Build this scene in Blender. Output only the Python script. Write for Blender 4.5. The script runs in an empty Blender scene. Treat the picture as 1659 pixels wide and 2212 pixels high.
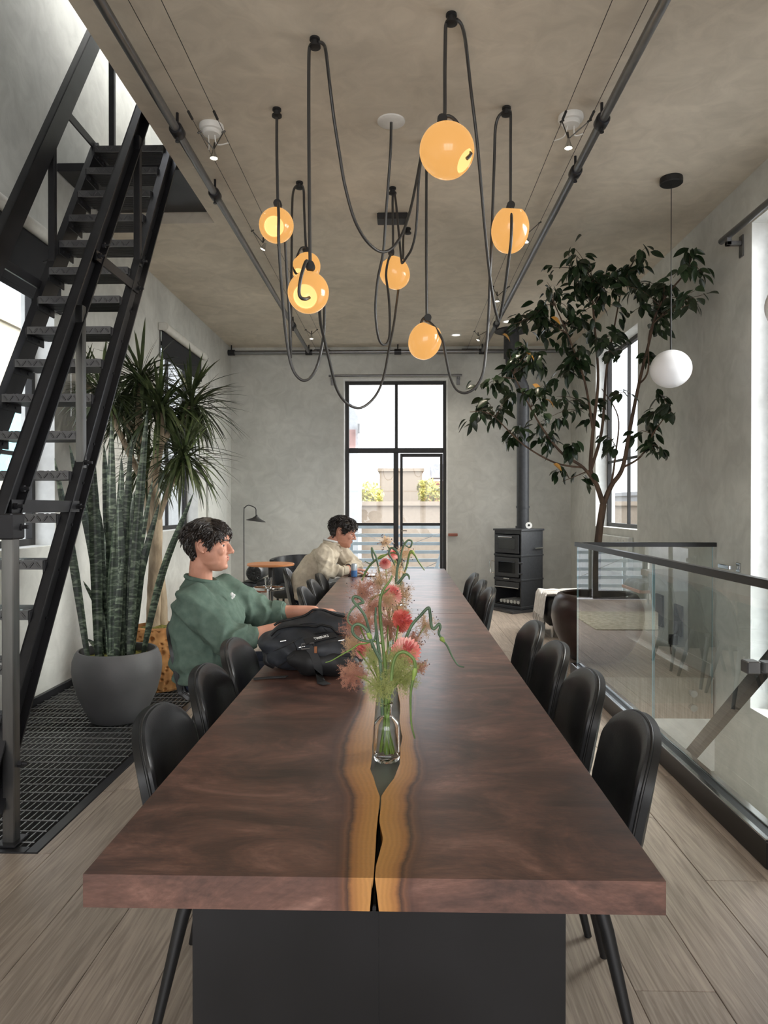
import bpy, math, random
import numpy as np
from mathutils import Vector, Matrix, noise as mnoise
random.seed(7)
RNG = random.Random(11)
pi = math.pi
scene = bpy.context.scene
COL = scene.collection

# ------------------------------------------------------------------ camera
F_PX, CX, CY = 1530.0, 829.5, 1106.0
H_CAM = 1.37
YAW, PITCH = math.radians(1.385), math.radians(0.37)
cam_data = bpy.data.cameras.new('camera')
cam_data.sensor_fit = 'VERTICAL'
cam_data.sensor_height = 36.0
cam_data.sensor_width = 27.0
cam_data.lens = F_PX / 2212.0 * 36.0
cam_data.clip_start = 0.05
cam_data.clip_end = 400
cam = bpy.data.objects.new('camera', cam_data)
COL.objects.link(cam)
cam.location = (0, 0, H_CAM)
cam.rotation_euler = (pi / 2 - PITCH, 0, YAW)
scene.camera = cam
CAM_R = cam.rotation_euler.to_matrix()

# ------------------------------------------------------------------ light and exposure
SKY_STRENGTH = 2.9
SUN_STRENGTH = 11.5
FILL_FRONT, DAY_TOP = 72.0, 6.0
scene.view_settings.view_transform = 'Standard'
scene.view_settings.look = 'None'
scene.view_settings.gamma = 1.0
scene.view_settings.use_curve_mapping = False
scene.view_settings.exposure = 0.88

world = bpy.data.worlds.new('overcast_sky')
scene.world = world
world.use_nodes = True
wn, wl = world.node_tree.nodes, world.node_tree.links
wn.clear()
w_out = wn.new('ShaderNodeOutputWorld')
w_bg = wn.new('ShaderNodeBackground')
w_tc = wn.new('ShaderNodeTexCoord')
w_map = wn.new('ShaderNodeMapping')
w_map.inputs['Scale'].default_value = (1.5, 1.5, 5.0)
w_no = wn.new('ShaderNodeTexNoise')
w_no.inputs['Scale'].default_value = 2.2
w_no.inputs['Detail'].default_value = 5
w_ra = wn.new('ShaderNodeValToRGB')
w_ra.color_ramp.elements[0].position = 0.35
w_ra.color_ramp.elements[0].color = (0.44, 0.46, 0.53, 1)
w_ra.color_ramp.elements[1].position = 0.62
w_ra.color_ramp.elements[1].color = (0.58, 0.59, 0.62, 1)
wl.new(w_tc.outputs['Generated'], w_map.inputs['Vector'])
wl.new(w_map.outputs[0], w_no.inputs['Vector'])
wl.new(w_no.outputs['Fac'], w_ra.inputs[0])
wl.new(w_ra.outputs[0], w_bg.inputs['Color'])
w_bg.inputs['Strength'].default_value = SKY_STRENGTH
wl.new(w_bg.outputs[0], w_out.inputs['Surface'])


# hazy sun behind thin cloud on the stairwell side
sun_l = bpy.data.lights.new('hazy_sun', 'SUN')
sun_l.energy = SUN_STRENGTH
sun_l.angle = math.radians(75)
sun_l.color = (1.0, 0.97, 0.93)
sun_o = bpy.data.objects.new('hazy_sun', sun_l)
sun_o.rotation_euler = Vector((0.80, 0.06, 0.46)).to_track_quat('Z', 'Y').to_euler()
COL.objects.link(sun_o)


def area_light(name, loc, rot, sx, sy, watts, color=(1, 1, 1)):
    l = bpy.data.lights.new(name, 'AREA')
    l.shape = 'RECTANGLE'
    l.size, l.size_y = sx, sy
    l.energy = watts
    l.color = color
    o = bpy.data.objects.new(name, l)
    o.location = loc
    o.rotation_euler = rot
    COL.objects.link(o)
    return o


# added fill lamp at the unseen street windows; daylight lamp in the stair skylight
area_light('street_side_fill', (0, -3.05, 1.95), (pi / 2, 0, 0), 4.4, 3.1, FILL_FRONT, (1.0, 0.98, 0.95))
area_light('daylight_stair_skylight', (-2.06, 6.0, 6.35), (0, 0, 0), 0.8, 2.2, DAY_TOP, (0.95, 0.98, 1.0))


# ------------------------------------------------------------------ pixel helpers
def ray(px, py):
    d = CAM_R @ Vector(((px - CX) / F_PX, (CY - py) / F_PX, -1.0))
    return d


def at(px, py, Y):
    d = ray(px, py)
    t = Y / d.y
    return Vector((d.x * t, Y, H_CAM + d.z * t))


def at_z(px, py, Z):
    d = ray(px, py)
    t = (Z - H_CAM) / d.z
    return Vector((d.x * t, d.y * t, Z))


def at_x(px, py, X):
    d = ray(px, py)
    t = X / d.x
    return Vector((X, d.y * t, H_CAM + d.z * t))


# ------------------------------------------------------------------ materials
def C(r, g, b):
    def f(c):
        c /= 255.0
        return c / 12.92 if c <= 0.04045 else ((c + 0.055) / 1.055) ** 2.4
    return (f(r), f(g), f(b), 1.0)


MATS = {}


def new_mat(name):
    m = bpy.data.materials.new(name)
    m.use_nodes = True
    nt = m.node_tree
    b = nt.nodes['Principled BSDF']
    MATS[name] = m
    return m, nt, b


def mul(c, k):
    return (min(c[0] * k, 1), min(c[1] * k, 1), min(c[2] * k, 1), 1)


def noise_mat(name, c0, c1, scale=4, detail=4, rough=0.6, metal=0.0, bump=0.0, bump_scale=60, stretch=(1, 1, 1),
              spec=0.5, lo=0.35, hi=0.65, rand=0.0, coat=0.0, distort=0.0):
    m, nt, b = new_mat(name)
    n, l = nt.nodes, nt.links
    tc = n.new('ShaderNodeTexCoord')
    mp = n.new('ShaderNodeMapping')
    mp.inputs['Scale'].default_value = stretch
    l.new(tc.outputs['Object'], mp.inputs['Vector'])
    vec = mp.outputs[0]
    if rand > 0:
        oi = n.new('ShaderNodeObjectInfo')
        ad = n.new('ShaderNodeVectorMath')
        ad.operation = 'ADD'
        sc = n.new('ShaderNodeVectorMath')
        sc.operation = 'SCALE'
        sc.inputs[0].default_value = (37.0, 19.0, 53.0)
        l.new(oi.outputs['Random'], sc.inputs['Scale'])
        l.new(vec, ad.inputs[0])
        l.new(sc.outputs[0], ad.inputs[1])
        vec = ad.outputs[0]
    no = n.new('ShaderNodeTexNoise')
    no.inputs['Scale'].default_value = scale
    no.inputs['Detail'].default_value = detail
    no.inputs['Distortion'].default_value = distort
    l.new(vec, no.inputs['Vector'])
    ra = n.new('ShaderNodeValToRGB')
    ra.color_ramp.elements[0].position = lo
    ra.color_ramp.elements[0].color = c0
    ra.color_ramp.elements[1].position = hi
    ra.color_ramp.elements[1].color = c1
    l.new(no.outputs['Fac'], ra.inputs[0])
    col = ra.outputs[0]
    if rand > 0:
        hs = n.new('ShaderNodeHueSaturation')
        mr = n.new('ShaderNodeMapRange')
        mr.inputs['To Min'].default_value = 1 - rand
        mr.inputs['To Max'].default_value = 1 + rand
        l.new(oi.outputs['Random'], mr.inputs['Value'])
        l.new(mr.outputs[0], hs.inputs['Value'])
        l.new(col, hs.inputs['Color'])
        col = hs.outputs[0]
    l.new(col, b.inputs['Base Color'])
    b.inputs['Roughness'].default_value = rough
    b.inputs['Metallic'].default_value = metal
    b.inputs['Specular IOR Level'].default_value = spec
    b.inputs['Coat Weight'].default_value = coat
    if bump > 0:
        nb = n.new('ShaderNodeTexNoise')
        nb.inputs['Scale'].default_value = bump_scale
        nb.inputs['Detail'].default_value = 3
        l.new(vec, nb.inputs['Vector'])
        bp = n.new('ShaderNodeBump')
        bp.inputs['Strength'].default_value = bump
        bp.inputs['Distance'].default_value = 0.01
        l.new(nb.outputs['Fac'], bp.inputs['Height'])
        l.new(bp.outputs[0], b.inputs['Normal'])
    return m


def plain(name, c, rough=0.5, metal=0.0, spec=0.5, var=0.06, scale=12, **k):
    return noise_mat(name, mul(c, 1 - var), mul(c, 1 + var), scale=scale, rough=rough, metal=metal, spec=spec, **k)


def emit_mat(name, c, e, strength, rough=0.3):
    m, nt, b = new_mat(name)
    b.inputs['Base Color'].default_value = c
    b.inputs['Emission Color'].default_value = e
    b.inputs['Emission Strength'].default_value = strength
    b.inputs['Roughness'].default_value = rough
    return m


def glass_mat(name, tint=(1, 1, 1, 1), gain=1.6, rough=0.0):
    """clear sheet glass: transparent with a Fresnel mirror reflection"""
    m = bpy.data.materials.new(name)
    m.use_nodes = True
    n, l = m.node_tree.nodes, m.node_tree.links
    n.clear()
    out = n.new('ShaderNodeOutputMaterial')
    tr = n.new('ShaderNodeBsdfTransparent')
    tr.inputs['Color'].default_value = tint
    gl = n.new('ShaderNodeBsdfGlossy')
    gl.inputs['Roughness'].default_value = rough
    fr = n.new('ShaderNodeFresnel')
    fr.inputs['IOR'].default_value = 1.5
    mu = n.new('ShaderNodeMath')
    mu.operation = 'MULTIPLY'
    mu.inputs[1].default_value = gain
    mu.use_clamp = True
    geo = n.new('ShaderNodeNewGeometry')
    inv = n.new('ShaderNodeMath')
    inv.operation = 'SUBTRACT'
    inv.inputs[0].default_value = 1.0
    m2 = n.new('ShaderNodeMath')
    m2.operation = 'MULTIPLY'
    l.new(fr.outputs[0], mu.inputs[0])
    l.new(geo.outputs['Backfacing'], inv.inputs[1])
    l.new(mu.outputs[0], m2.inputs[0])
    l.new(inv.outputs[0], m2.inputs[1])
    mx = n.new('ShaderNodeMixShader')
    l.new(m2.outputs[0], mx.inputs[0])
    l.new(tr.outputs[0], mx.inputs[1])
    l.new(gl.outputs[0], mx.inputs[2])
    l.new(mx.outputs[0], out.inputs['Surface'])
    MATS[name] = m
    return m


# ------------------------------------------------------------------ mesh builder
class MB:
    def __init__(self):
        self.v, self.f, self.m = [], [], []

    def add(self, vs, fs, mi=0):
        o = len(self.v)
        self.v.extend([tuple(p) for p in vs])
        for f in fs:
            self.f.append(tuple(i + o for i in f))
            self.m.append(mi)
        return self

    def box(self, lo, hi, mi=0, mat=None):
        x0, y0, z0 = lo
        x1, y1, z1 = hi
        vs = [Vector(p) for p in ((x0, y0, z0), (x1, y0, z0), (x1, y1, z0), (x0, y1, z0),
                                  (x0, y0, z1), (x1, y0, z1), (x1, y1, z1), (x0, y1, z1))]
        if mat is not None:
            vs = [mat @ p for p in vs]
        return self.add(vs, [(0, 3, 2, 1), (4, 5, 6, 7), (0, 1, 5, 4), (1, 2, 6, 5), (2, 3, 7, 6), (3, 0, 4, 7)], mi)

    def cbox(self, lo, hi, ch=0.01, mi=0, mat=None):
        """box with chamfered vertical and horizontal edges"""
        x0, y0, z0 = lo
        x1, y1, z1 = hi
        ch = min(ch, (x1 - x0) * .45, (y1 - y0) * .45, (z1 - z0) * .45)
        rings = []
        for z, i in ((z0, ch), (z0 + ch, 0), (z1 - ch, 0), (z1, ch)):
            a, b_, c, d = x0 + i, x1 - i, y0 + i, y1 - i
            k = ch
            rings.append([(a + k, c, z), (b_ - k, c, z), (b_, c + k, z), (b_, d - k, z),
                          (b_ - k, d, z), (a + k, d, z), (a, d - k, z), (a, c + k, z)])
        vs = [Vector(p) for r in rings for p in r]
        if mat is not None:
            vs = [mat @ p for p in vs]
        fs = [tuple(reversed(range(8))), tuple(range(24, 32))]
        for r in range(3):
            for i in range(8):
                j = (i + 1) % 8
                fs.append((r * 8 + i, r * 8 + j, r * 8 + 8 + j, r * 8 + 8 + i))
        return self.add(vs, fs, mi)

    def bar(self, p0, p1, w, h, up=(0, 0, 1), mi=0):
        """rectangular bar from p0 to p1, w across, h along up"""
        p0, p1 = Vector(p0), Vector(p1)
        d = (p1 - p0).normalized()
        s = d.cross(Vector(up))
        if s.length < 1e-5:
            s = d.cross(Vector((1, 0, 0)))
        s.normalize()
        u = s.cross(d).normalized()
        vs = []
        for p in (p0, p1):
            for a, b_ in ((-1, -1), (1, -1), (1, 1), (-1, 1)):
                vs.append(p + s * (a * w / 2) + u * (b_ * h / 2))
        return self.add(vs, [(0, 3, 2, 1), (4, 5, 6, 7), (0, 1, 5, 4), (1, 2, 6, 5), (2, 3, 7, 6), (3, 0, 4, 7)], mi)

    def tube(self, pts, r, seg=10, mi=0, cap=True, flat=1.0):
        pts = [Vector(p) for p in pts]
        n = len(pts)
        rs = r if isinstance(r, (list, tuple)) else [r] * n
        tang = []
        for i in range(n):
            a = pts[max(0, i - 1)]
            b_ = pts[min(n - 1, i + 1)]
            t = b_ - a
            tang.append(t.normalized() if t.length > 1e-9 else Vector((0, 0, 1)))
        t0 = tang[0]
        ref = Vector((0, 0, 1)) if abs(t0.z) < 0.9 else Vector((1, 0, 0))
        nrm = t0.cross(ref).normalized()
        vs = []
        for i in range(n):
            t = tang[i]
            nrm = (nrm - t * nrm.dot(t))
            nrm = nrm.normalized() if nrm.length > 1e-6 else t.orthogonal().normalized()
            bn = t.cross(nrm)
            for k in range(seg):
                a = 2 * pi * k / seg
                vs.append(pts[i] + (nrm * math.cos(a) + bn * (math.sin(a) * flat)) * rs[i])
        fs = []
        for i in range(n - 1):
            for k in range(seg):
                j = (k + 1) % seg
                fs.append((i * seg + k, i * seg + j, (i + 1) * seg + j, (i + 1) * seg + k))
        if cap:
            fs.append(tuple(reversed(range(seg))))
            fs.append(tuple((n - 1) * seg + k for k in range(seg)))
        return self.add(vs, fs, mi)

    def lathe(self, prof, seg=32, mi=0, mat=None, cap0=True, cap1=True):
        """prof: list of (r, z)"""
        vs, fs = [], []
        for r, z in prof:
            for k in range(seg):
                a = 2 * pi * k / seg
                vs.append(Vector((r * math.cos(a), r * math.sin(a), z)))
        n = len(prof)
        for i in range(n - 1):
            for k in range(seg):
                j = (k + 1) % seg
                fs.append((i * seg + k, i * seg + j, (i + 1) * seg + j, (i + 1) * seg + k))
        if cap0:
            fs.append(tuple(reversed(range(seg))))
        if cap1:
            fs.append(tuple((n - 1) * seg + k for k in range(seg)))
        if mat is not None:
            vs = [mat @ p for p in vs]
        return self.add(vs, fs, mi)

    def ball(self, c, r, seg=16, rings=10, mi=0, rot=None):
        c = Vector(c)
        rx, ry, rz = r if isinstance(r, (list, tuple)) else (r, r, r)
        vs, fs = [Vector((0, 0, -rz))], []
        for i in range(1, rings):
            t = -pi / 2 + pi * i / rings
            for k in range(seg):
                a = 2 * pi * k / seg
                vs.append(Vector((rx * math.cos(t) * math.cos(a), ry * math.cos(t) * math.sin(a), rz * math.sin(t))))
        vs.append(Vector((0, 0, rz)))
        for k in range(seg):
            fs.append((0, 1 + (k + 1) % seg, 1 + k))
        for i in range(rings - 2):
            for k in range(seg):
                j = (k + 1) % seg
                fs.append((1 + i * seg + k, 1 + i * seg + j, 1 + (i + 1) * seg + j, 1 + (i + 1) * seg + k))
        top = len(vs) - 1
        o = 1 + (rings - 2) * seg
        for k in range(seg):
            fs.append((o + k, o + (k + 1) % seg, top))
        if rot is not None:
            vs = [rot @ p for p in vs]
        return self.add([c + p for p in vs], fs, mi)

    def grid(self, nu, nv, fn, mi=0, wrap_u=False):
        vs = [fn(i / (nu if wrap_u else nu - 1), j / (nv - 1)) for j in range(nv) for i in range(nu)]
        fs = []
        for j in range(nv - 1):
            for i in range(nu if wrap_u else nu - 1):
                k = (i + 1) % nu
                fs.append((j * nu + i, j * nu + k, (j + 1) * nu + k, (j + 1) * nu + i))
        return self.add(vs, fs, mi)

    def mesh(self, name, mats, smooth=False):
        me = bpy.data.meshes.new(name)
        me.from_pydata(self.v, [], self.f)
        if not isinstance(mats, (list, tuple)):
            mats = [mats]
        for m in mats:
            me.materials.append(MATS[m] if isinstance(m, str) else m)
        if len(mats) > 1:
            me.polygons.foreach_set('material_index', self.m)
        if smooth:
            me.polygons.foreach_set('use_smooth', [True] * len(me.polygons))
        me.update()
        return me


def link(name, me, parent=None, mat=None, world_coords=True):
    o = bpy.data.objects.new(name, me)
    COL.objects.link(o)
    if mat is not None:
        o.matrix_basis = mat
    if parent is not None:
        o.parent = parent
        if world_coords:
            p, off = parent, Vector((0, 0, 0))
            while p is not None:
                off = off + Vector(p.location)
                p = p.parent
                break
            o.matrix_parent_inverse = Matrix.Translation(-off)
    return o


def smooth_by_angle(me, ang=35):
    me.polygons.foreach_set('use_smooth', [True] * len(me.polygons))
    try:
        me.set_sharp_from_angle(angle=math.radians(ang))
    except Exception:
        pass


def tag(o, label, cat, group=None, kind=None):
    o['label'] = label
    o['category'] = cat
    if group:
        o['group'] = group
    if kind:
        o['kind'] = kind
    return o


def thing(name, label, cat, loc=(0, 0, 0), rotz=0.0, group=None):
    o = bpy.data.objects.new(name, None)
    o.empty_display_size = 0.1
    COL.objects.link(o)
    o.location = loc
    o.rotation_euler = (0, 0, rotz)
    return tag(o, label, cat, group)


def put(mb, name, mats, parent=None, smooth=0, world_coords=True):
    """link an MB as one mesh object; smooth = angle limit in degrees (0 flat)"""
    me = mb.mesh(name, mats)
    if smooth:
        smooth_by_angle(me, smooth)
    return link(name, me, parent, None, world_coords)


def local(mb, name, mats, parent, smooth=0):
    return put(mb, name, mats, parent, smooth, False)


def struct(mb, name, mats, label, cat, smooth=0):
    o = put(mb, name, mats, None, smooth)
    return tag(o, label, cat, kind='structure')


def copy_tree(o, parent=None):
    c = o.copy()
    COL.objects.link(c)
    if parent is not None:
        c.parent = parent
    for ch in o.children:
        copy_tree(ch, c)
    return c


def catmull(pts, n=6):
    pts = [Vector(p) for p in pts]
    out = []
    for i in range(len(pts) - 1):
        p0 = pts[max(i - 1, 0)]
        p1, p2 = pts[i], pts[i + 1]
        p3 = pts[min(i + 2, len(pts) - 1)]
        for k in range(n):
            t = k / n
            out.append(0.5 * ((2 * p1) + (-p0 + p2) * t + (2 * p0 - 5 * p1 + 4 * p2 - p3) * t * t + (-p0 + 3 * p1 - 3 * p2 + p3) * t ** 3))
    out.append(pts[-1])
    return out


def interp(xs, ys, x):
    return float(np.interp(x, xs, ys))


def remesh(mb, voxel, iters=4, factor=0.5):
    """fuse overlapping shapes into one continuous skin"""
    me = mb.mesh('tmp', [])
    ob = bpy.data.objects.new('tmp', me)
    COL.objects.link(ob)
    r = ob.modifiers.new('r', 'REMESH')
    r.mode = 'VOXEL'
    r.voxel_size = voxel
    if iters:
        s = ob.modifiers.new('s', 'SMOOTH')
        s.factor = factor
        s.iterations = iters
    dg = bpy.context.evaluated_depsgraph_get()
    out = bpy.data.meshes.new_from_object(ob.evaluated_get(dg))
    bpy.data.objects.remove(ob)
    bpy.data.meshes.remove(me)
    return out


def finish(me, name, mats, parent, smooth=60, world_coords=True):
    me.name = name
    me.materials.clear()
    for m in (mats if isinstance(mats, (list, tuple)) else [mats]):
        me.materials.append(MATS[m])
    smooth_by_angle(me, smooth)
    return link(name, me, parent, None, world_coords)


def displace(me, fn):
    me.update()
    n = len(me.vertices)
    co, no = np.empty(n * 3), np.empty(n * 3)
    me.vertices.foreach_get('co', co)
    me.vertex_normals.foreach_get('vector', no)
    co, no = co.reshape(-1, 3), no.reshape(-1, 3)
    h = np.array([fn(Vector(c), Vector(m)) for c, m in zip(co, no)])
    co += no * h[:, None]
    me.vertices.foreach_set('co', co.ravel())
    me.update()


def text_mesh(body, size, extrude=0.0004, bold=False):
    cu = bpy.data.curves.new('lettering', 'FONT')
    cu.body = body
    cu.size = size
    cu.extrude = extrude
    cu.align_x = 'CENTER'
    cu.align_y = 'CENTER'
    if bold:
        cu.offset = size * 0.012
    ob = bpy.data.objects.new('lettering', cu)
    COL.objects.link(ob)
    dg = bpy.context.evaluated_depsgraph_get()
    me = bpy.data.meshes.new_from_object(ob.evaluated_get(dg))
    bpy.data.objects.remove(ob)
    return me
# ------------------------------------------------------------------ the materials of the place
def plaster(name, c, rough=0.75):
    """hand-trowelled plaster: clouded tone and faint trowel relief"""
    m, nt, b = new_mat(name)
    n, l = nt.nodes, nt.links
    tc = n.new('ShaderNodeTexCoord')
    a = n.new('ShaderNodeTexNoise')
    a.inputs['Scale'].default_value = 0.9
    a.inputs['Detail'].default_value = 6
    a.inputs['Distortion'].default_value = 0.6
    l.new(tc.outputs['Object'], a.inputs['Vector'])
    r = n.new('ShaderNodeValToRGB')
    r.color_ramp.elements[0].position = 0.32
    r.color_ramp.elements[0].color = mul(c, 0.86)
    r.color_ramp.elements[1].position = 0.68
    r.color_ramp.elements[1].color = mul(c, 1.12)
    l.new(a.outputs['Fac'], r.inputs[0])
    a2 = n.new('ShaderNodeTexNoise')
    a2.inputs['Scale'].default_value = 5.0
    a2.inputs['Detail'].default_value = 7
    a2.inputs['Roughness'].default_value = 0.6
    a2.inputs['Distortion'].default_value = 1.2
    l.new(tc.outputs['Object'], a2.inputs['Vector'])
    mx = n.new('ShaderNodeMix')
    mx.data_type = 'RGBA'
    mx.blend_type = 'MULTIPLY'
    mx.inputs['Factor'].default_value = 0.7
    r2 = n.new('ShaderNodeValToRGB')
    r2.color_ramp.elements[0].position = 0.35
    r2.color_ramp.elements[0].color = (0.80, 0.80, 0.80, 1)
    r2.color_ramp.elements[1].position = 0.65
    r2.color_ramp.elements[1].color = (1, 1, 1, 1)
    l.new(a2.outputs['Fac'], r2.inputs[0])
    l.new(r.outputs[0], mx.inputs[6])
    l.new(r2.outputs[0], mx.inputs[7])
    l.new(mx.outputs[2], b.inputs['Base Color'])
    b.inputs['Roughness'].default_value = rough
    b.inputs['Specular IOR Level'].default_value = 0.25
    bp = n.new('ShaderNodeBump')
    bp.inputs['Strength'].default_value = 0.12
    bp.inputs['Distance'].default_value = 0.02
    l.new(a2.outputs['Fac'], bp.inputs['Height'])
    l.new(bp.outputs[0], b.inputs['Normal'])
    return m


plaster('wall_plaster', C(206, 206, 200))
plaster('ceiling_plaster', C(216, 206, 190))
plain('window_reveal', C(226, 227, 224), 0.7)
plain('frame_black', C(34, 32, 31), 0.45, spec=0.4)
plain('baseboard', C(196, 197, 192), 0.6)
glass_mat('window_glass', (0.97, 0.985, 0.98, 1), 1.0)
glass_mat('rail_glass', (0.95, 0.975, 0.968, 1), 2.0)
_m, _nt, _b = new_mat('vase_glass')
_b.inputs['Base Color'].default_value = (0.98, 0.99, 0.985, 1)
_b.inputs['Transmission Weight'].default_value = 1.0
_b.inputs['Roughness'].default_value = 0.0
_b.inputs['IOR'].default_value = 1.45
plain('pane_edge', C(40, 118, 122), 0.15, spec=0.8)
plain('pane_edge_pale', C(150, 178, 184), 0.15, spec=0.8)
noise_mat('floor_wood', C(138, 125, 113), C(172, 158, 144), scale=3.0, detail=8, rough=0.42, stretch=(22, 1.0, 1), rand=0.10,
          bump=0.05, bump_scale=8, distort=1.2)
plain('subfloor', C(40, 36, 32), 0.9)
plain('tread_plate', C(112, 112, 114), 0.34, metal=0.85)
plain('black_steel', C(52, 52, 55), 0.36, metal=0.6, spec=0.5, var=0.12, scale=9)
noise_mat('raw_steel', C(96, 96, 96), C(150, 150, 150), scale=7, rough=0.32, metal=0.9, stretch=(1, 1, .15))
plain('pipe_steel', C(128, 128, 130), 0.3, metal=0.85, scale=20)
plain('grate_steel', C(140, 140, 140), 0.4, metal=0.8)
plain('chrome', C(205, 207, 208), 0.12, metal=1.0)
plain('brass', C(190, 150, 80), 0.3, metal=1.0)
plain('black_matte', C(24, 24, 25), 0.55)
plain('black_rail', C(22, 22, 23), 0.35)
plain('void_shade', C(18, 18, 19), 0.9)
noise_mat('leather', C(30, 31, 33), C(40, 41, 43), scale=25, rough=0.32, bump=0.06, bump_scale=220, spec=0.5)
plain('leather_side', C(25, 26, 27), 0.42)
plain('stitch', C(70, 70, 70), 0.7)
plain('black_wood', C(26, 26, 27), 0.5)
noise_mat('table_base', C(26, 26, 27), C(36, 36, 38), scale=2.5, rough=0.45, metal=0.3)
plain('inlay_steel', C(104, 108, 102), 0.4, metal=0.3)
noise_mat('stove_iron', C(46, 48, 52), C(54, 56, 60), scale=30, rough=0.5, bump=0.03, bump_scale=300)
plain('stove_glass', C(12, 13, 15), 0.08, spec=0.7)
plain('firelog_ash', C(205, 205, 200), 0.8)
noise_mat('hearth_stone', C(48, 48, 50), C(66, 66, 68), scale=6, rough=0.18)
emit_mat('amber_glass', C(110, 74, 40), (0.93, 0.47, 0.135, 1), 0.46, 0.15)
emit_mat('amber_inside', C(140, 110, 60), (1.0, 0.66, 0.26, 1), 0.60, 0.3)
emit_mat('lamp_lit', (1, 1, 1, 1), (1.0, 0.9, 0.7, 1), 9.0)
emit_mat('downlight_lit', (1, 1, 1, 1), (1.0, 0.95, 0.85, 1), 3.0)
plain('opal_glass', C(236, 236, 238), 0.28, var=0.01)
plain('white_plastic', C(225, 224, 220), 0.45)
plain('cord', C(52, 51, 50), 0.38, spec=0.6)
plain('wire', C(70, 68, 64), 0.4, metal=0.6)
plain('shade_tube', C(214, 212, 204), 0.5)
plain('shade_cloth', C(30, 31, 34), 0.85)
plain('pot_grey', C(78, 77, 78), 0.6, var=0.12, scale=5)
noise_mat('pot_tufa', C(150, 102, 58), C(190, 138, 84), scale=9, rough=0.9)
noise_mat('pot_brown', C(48, 34, 31), C(66, 48, 44), scale=6, rough=0.28, bump=0.1, bump_scale=18)
noise_mat('moss', C(72, 76, 26), C(140, 132, 62), scale=40, rough=1.0, bump=0.6, bump_scale=90)
noise_mat('ficus_leaf', C(20, 34, 20), C(42, 60, 34), scale=14, rough=0.33, rand=0.4, spec=0.5)
noise_mat('yellow_leaf', C(170, 120, 50), C(200, 150, 70), scale=14, rough=0.5)
noise_mat('bark', C(62, 48, 38), C(96, 76, 60), scale=18, rough=0.9, stretch=(1, 1, .25), bump=0.3, bump_scale=50)
noise_mat('pale_bark', C(120, 104, 84), C(178, 160, 134), scale=14, rough=0.9, stretch=(1, 1, .35), bump=0.5, bump_scale=40)
noise_mat('dracaena_leaf', C(38, 50, 26), C(74, 84, 50), scale=10, rough=0.42, rand=0.35)
noise_mat('skin', C(182, 128, 106), C(200, 146, 124), scale=16, rough=0.5, spec=0.4, bump=0.02, bump_scale=200)
plain('lip', C(178, 112, 102), 0.45)
noise_mat('hair', C(24, 19, 17), C(44, 35, 30), scale=60, rough=0.42, stretch=(1, 1, 1))
plain('eye_white', C(225, 220, 215), 0.2, var=0.01)
plain('iris', C(40, 30, 24), 0.15)
noise_mat('green_sweat', C(84, 102, 92), C(96, 113, 103), scale=30, rough=0.95, bump=0.15, bump_scale=400, spec=0.15)
noise_mat('cream_knit', C(190, 178, 158), C(206, 195, 176), scale=30, rough=0.95, bump=0.2, bump_scale=350, spec=0.15)
noise_mat('denim', C(24, 32, 52), C(36, 46, 68), scale=60, rough=0.9)
plain('white_cloth', C(228, 228, 226), 0.9)
noise_mat('nylon', C(34, 37, 42), C(45, 48, 54), scale=20, rough=0.55, bump=0.1, bump_scale=500)
plain('nylon_black', C(20, 20, 22), 0.6)
plain('nylon_webbing', C(40, 41, 43), 0.7)
plain('grey_trim', C(70, 76, 84), 0.6)
plain('tan_leather', C(140, 84, 44), 0.6)
plain('silver', C(190, 194, 198), 0.3, metal=0.7)
plain('can_blue', C(66, 108, 160), 0.35, metal=0.2)
plain('can_grey', C(158, 166, 172), 0.35, metal=0.4)
plain('orange_wood', C(196, 128, 78), 0.4)
plain('red_wood', C(136, 70, 46), 0.4)
noise_mat('rug_wool', C(150, 146, 128), C(186, 182, 164), scale=20, rough=1.0, bump=0.3, bump_scale=200)
noise_mat('throw_wool', C(214, 208, 202), C(236, 232, 228), scale=30, rough=1.0, stretch=(8, 1, 1), bump=0.3, bump_scale=100)
noise_mat('dahlia', C(232, 138, 130), C(246, 200, 190), scale=30, rough=0.6, rand=0.08)
noise_mat('dahlia_coral', C(214, 92, 84), C(236, 134, 118), scale=30, rough=0.6)
noise_mat('dahlia_core', C(200, 96, 96), C(224, 128, 124), scale=40, rough=0.6)
noise_mat('plume_rust', C(178, 122, 104), C(206, 160, 134), scale=20, rough=0.9)
noise_mat('plume_tan', C(192, 160, 124), C(214, 182, 148), scale=20, rough=0.9)
noise_mat('plume_green', C(150, 158, 88), C(184, 188, 124), scale=20, rough=0.9)
noise_mat('scape_green', C(72, 96, 46), C(104, 128, 66), scale=20, rough=0.45)
noise_mat('scape_dark', C(62, 84, 62), C(88, 112, 82), scale=20, rough=0.45)
plain('scape_bud', C(128, 150, 72), 0.5)
plain('stem_green', C(104, 134, 54), 0.4)
plain('seed_dark', C(74, 50, 54), 0.7)
plain('bld_white', C(164, 166, 170), 0.9)
plain('bld_cream', C(140, 134, 120), 0.9)
plain('bld_beige', C(156, 142, 127), 0.9)
plain('bld_brick', C(156, 96, 74), 0.9, var=0.15)
plain('bld_grey', C(150, 150, 152), 0.9)
plain('bld_window', C(110, 160, 168), 0.2)
plain('bld_mauve', C(160, 130, 126), 0.9)
plain('slat_blue', C(156, 168, 178), 0.5)
noise_mat('bush_leaf', C(120, 130, 60), C(190, 170, 80), scale=8, rough=0.8, rand=0.3)
plain('street', C(130, 130, 130), 0.95)


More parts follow.
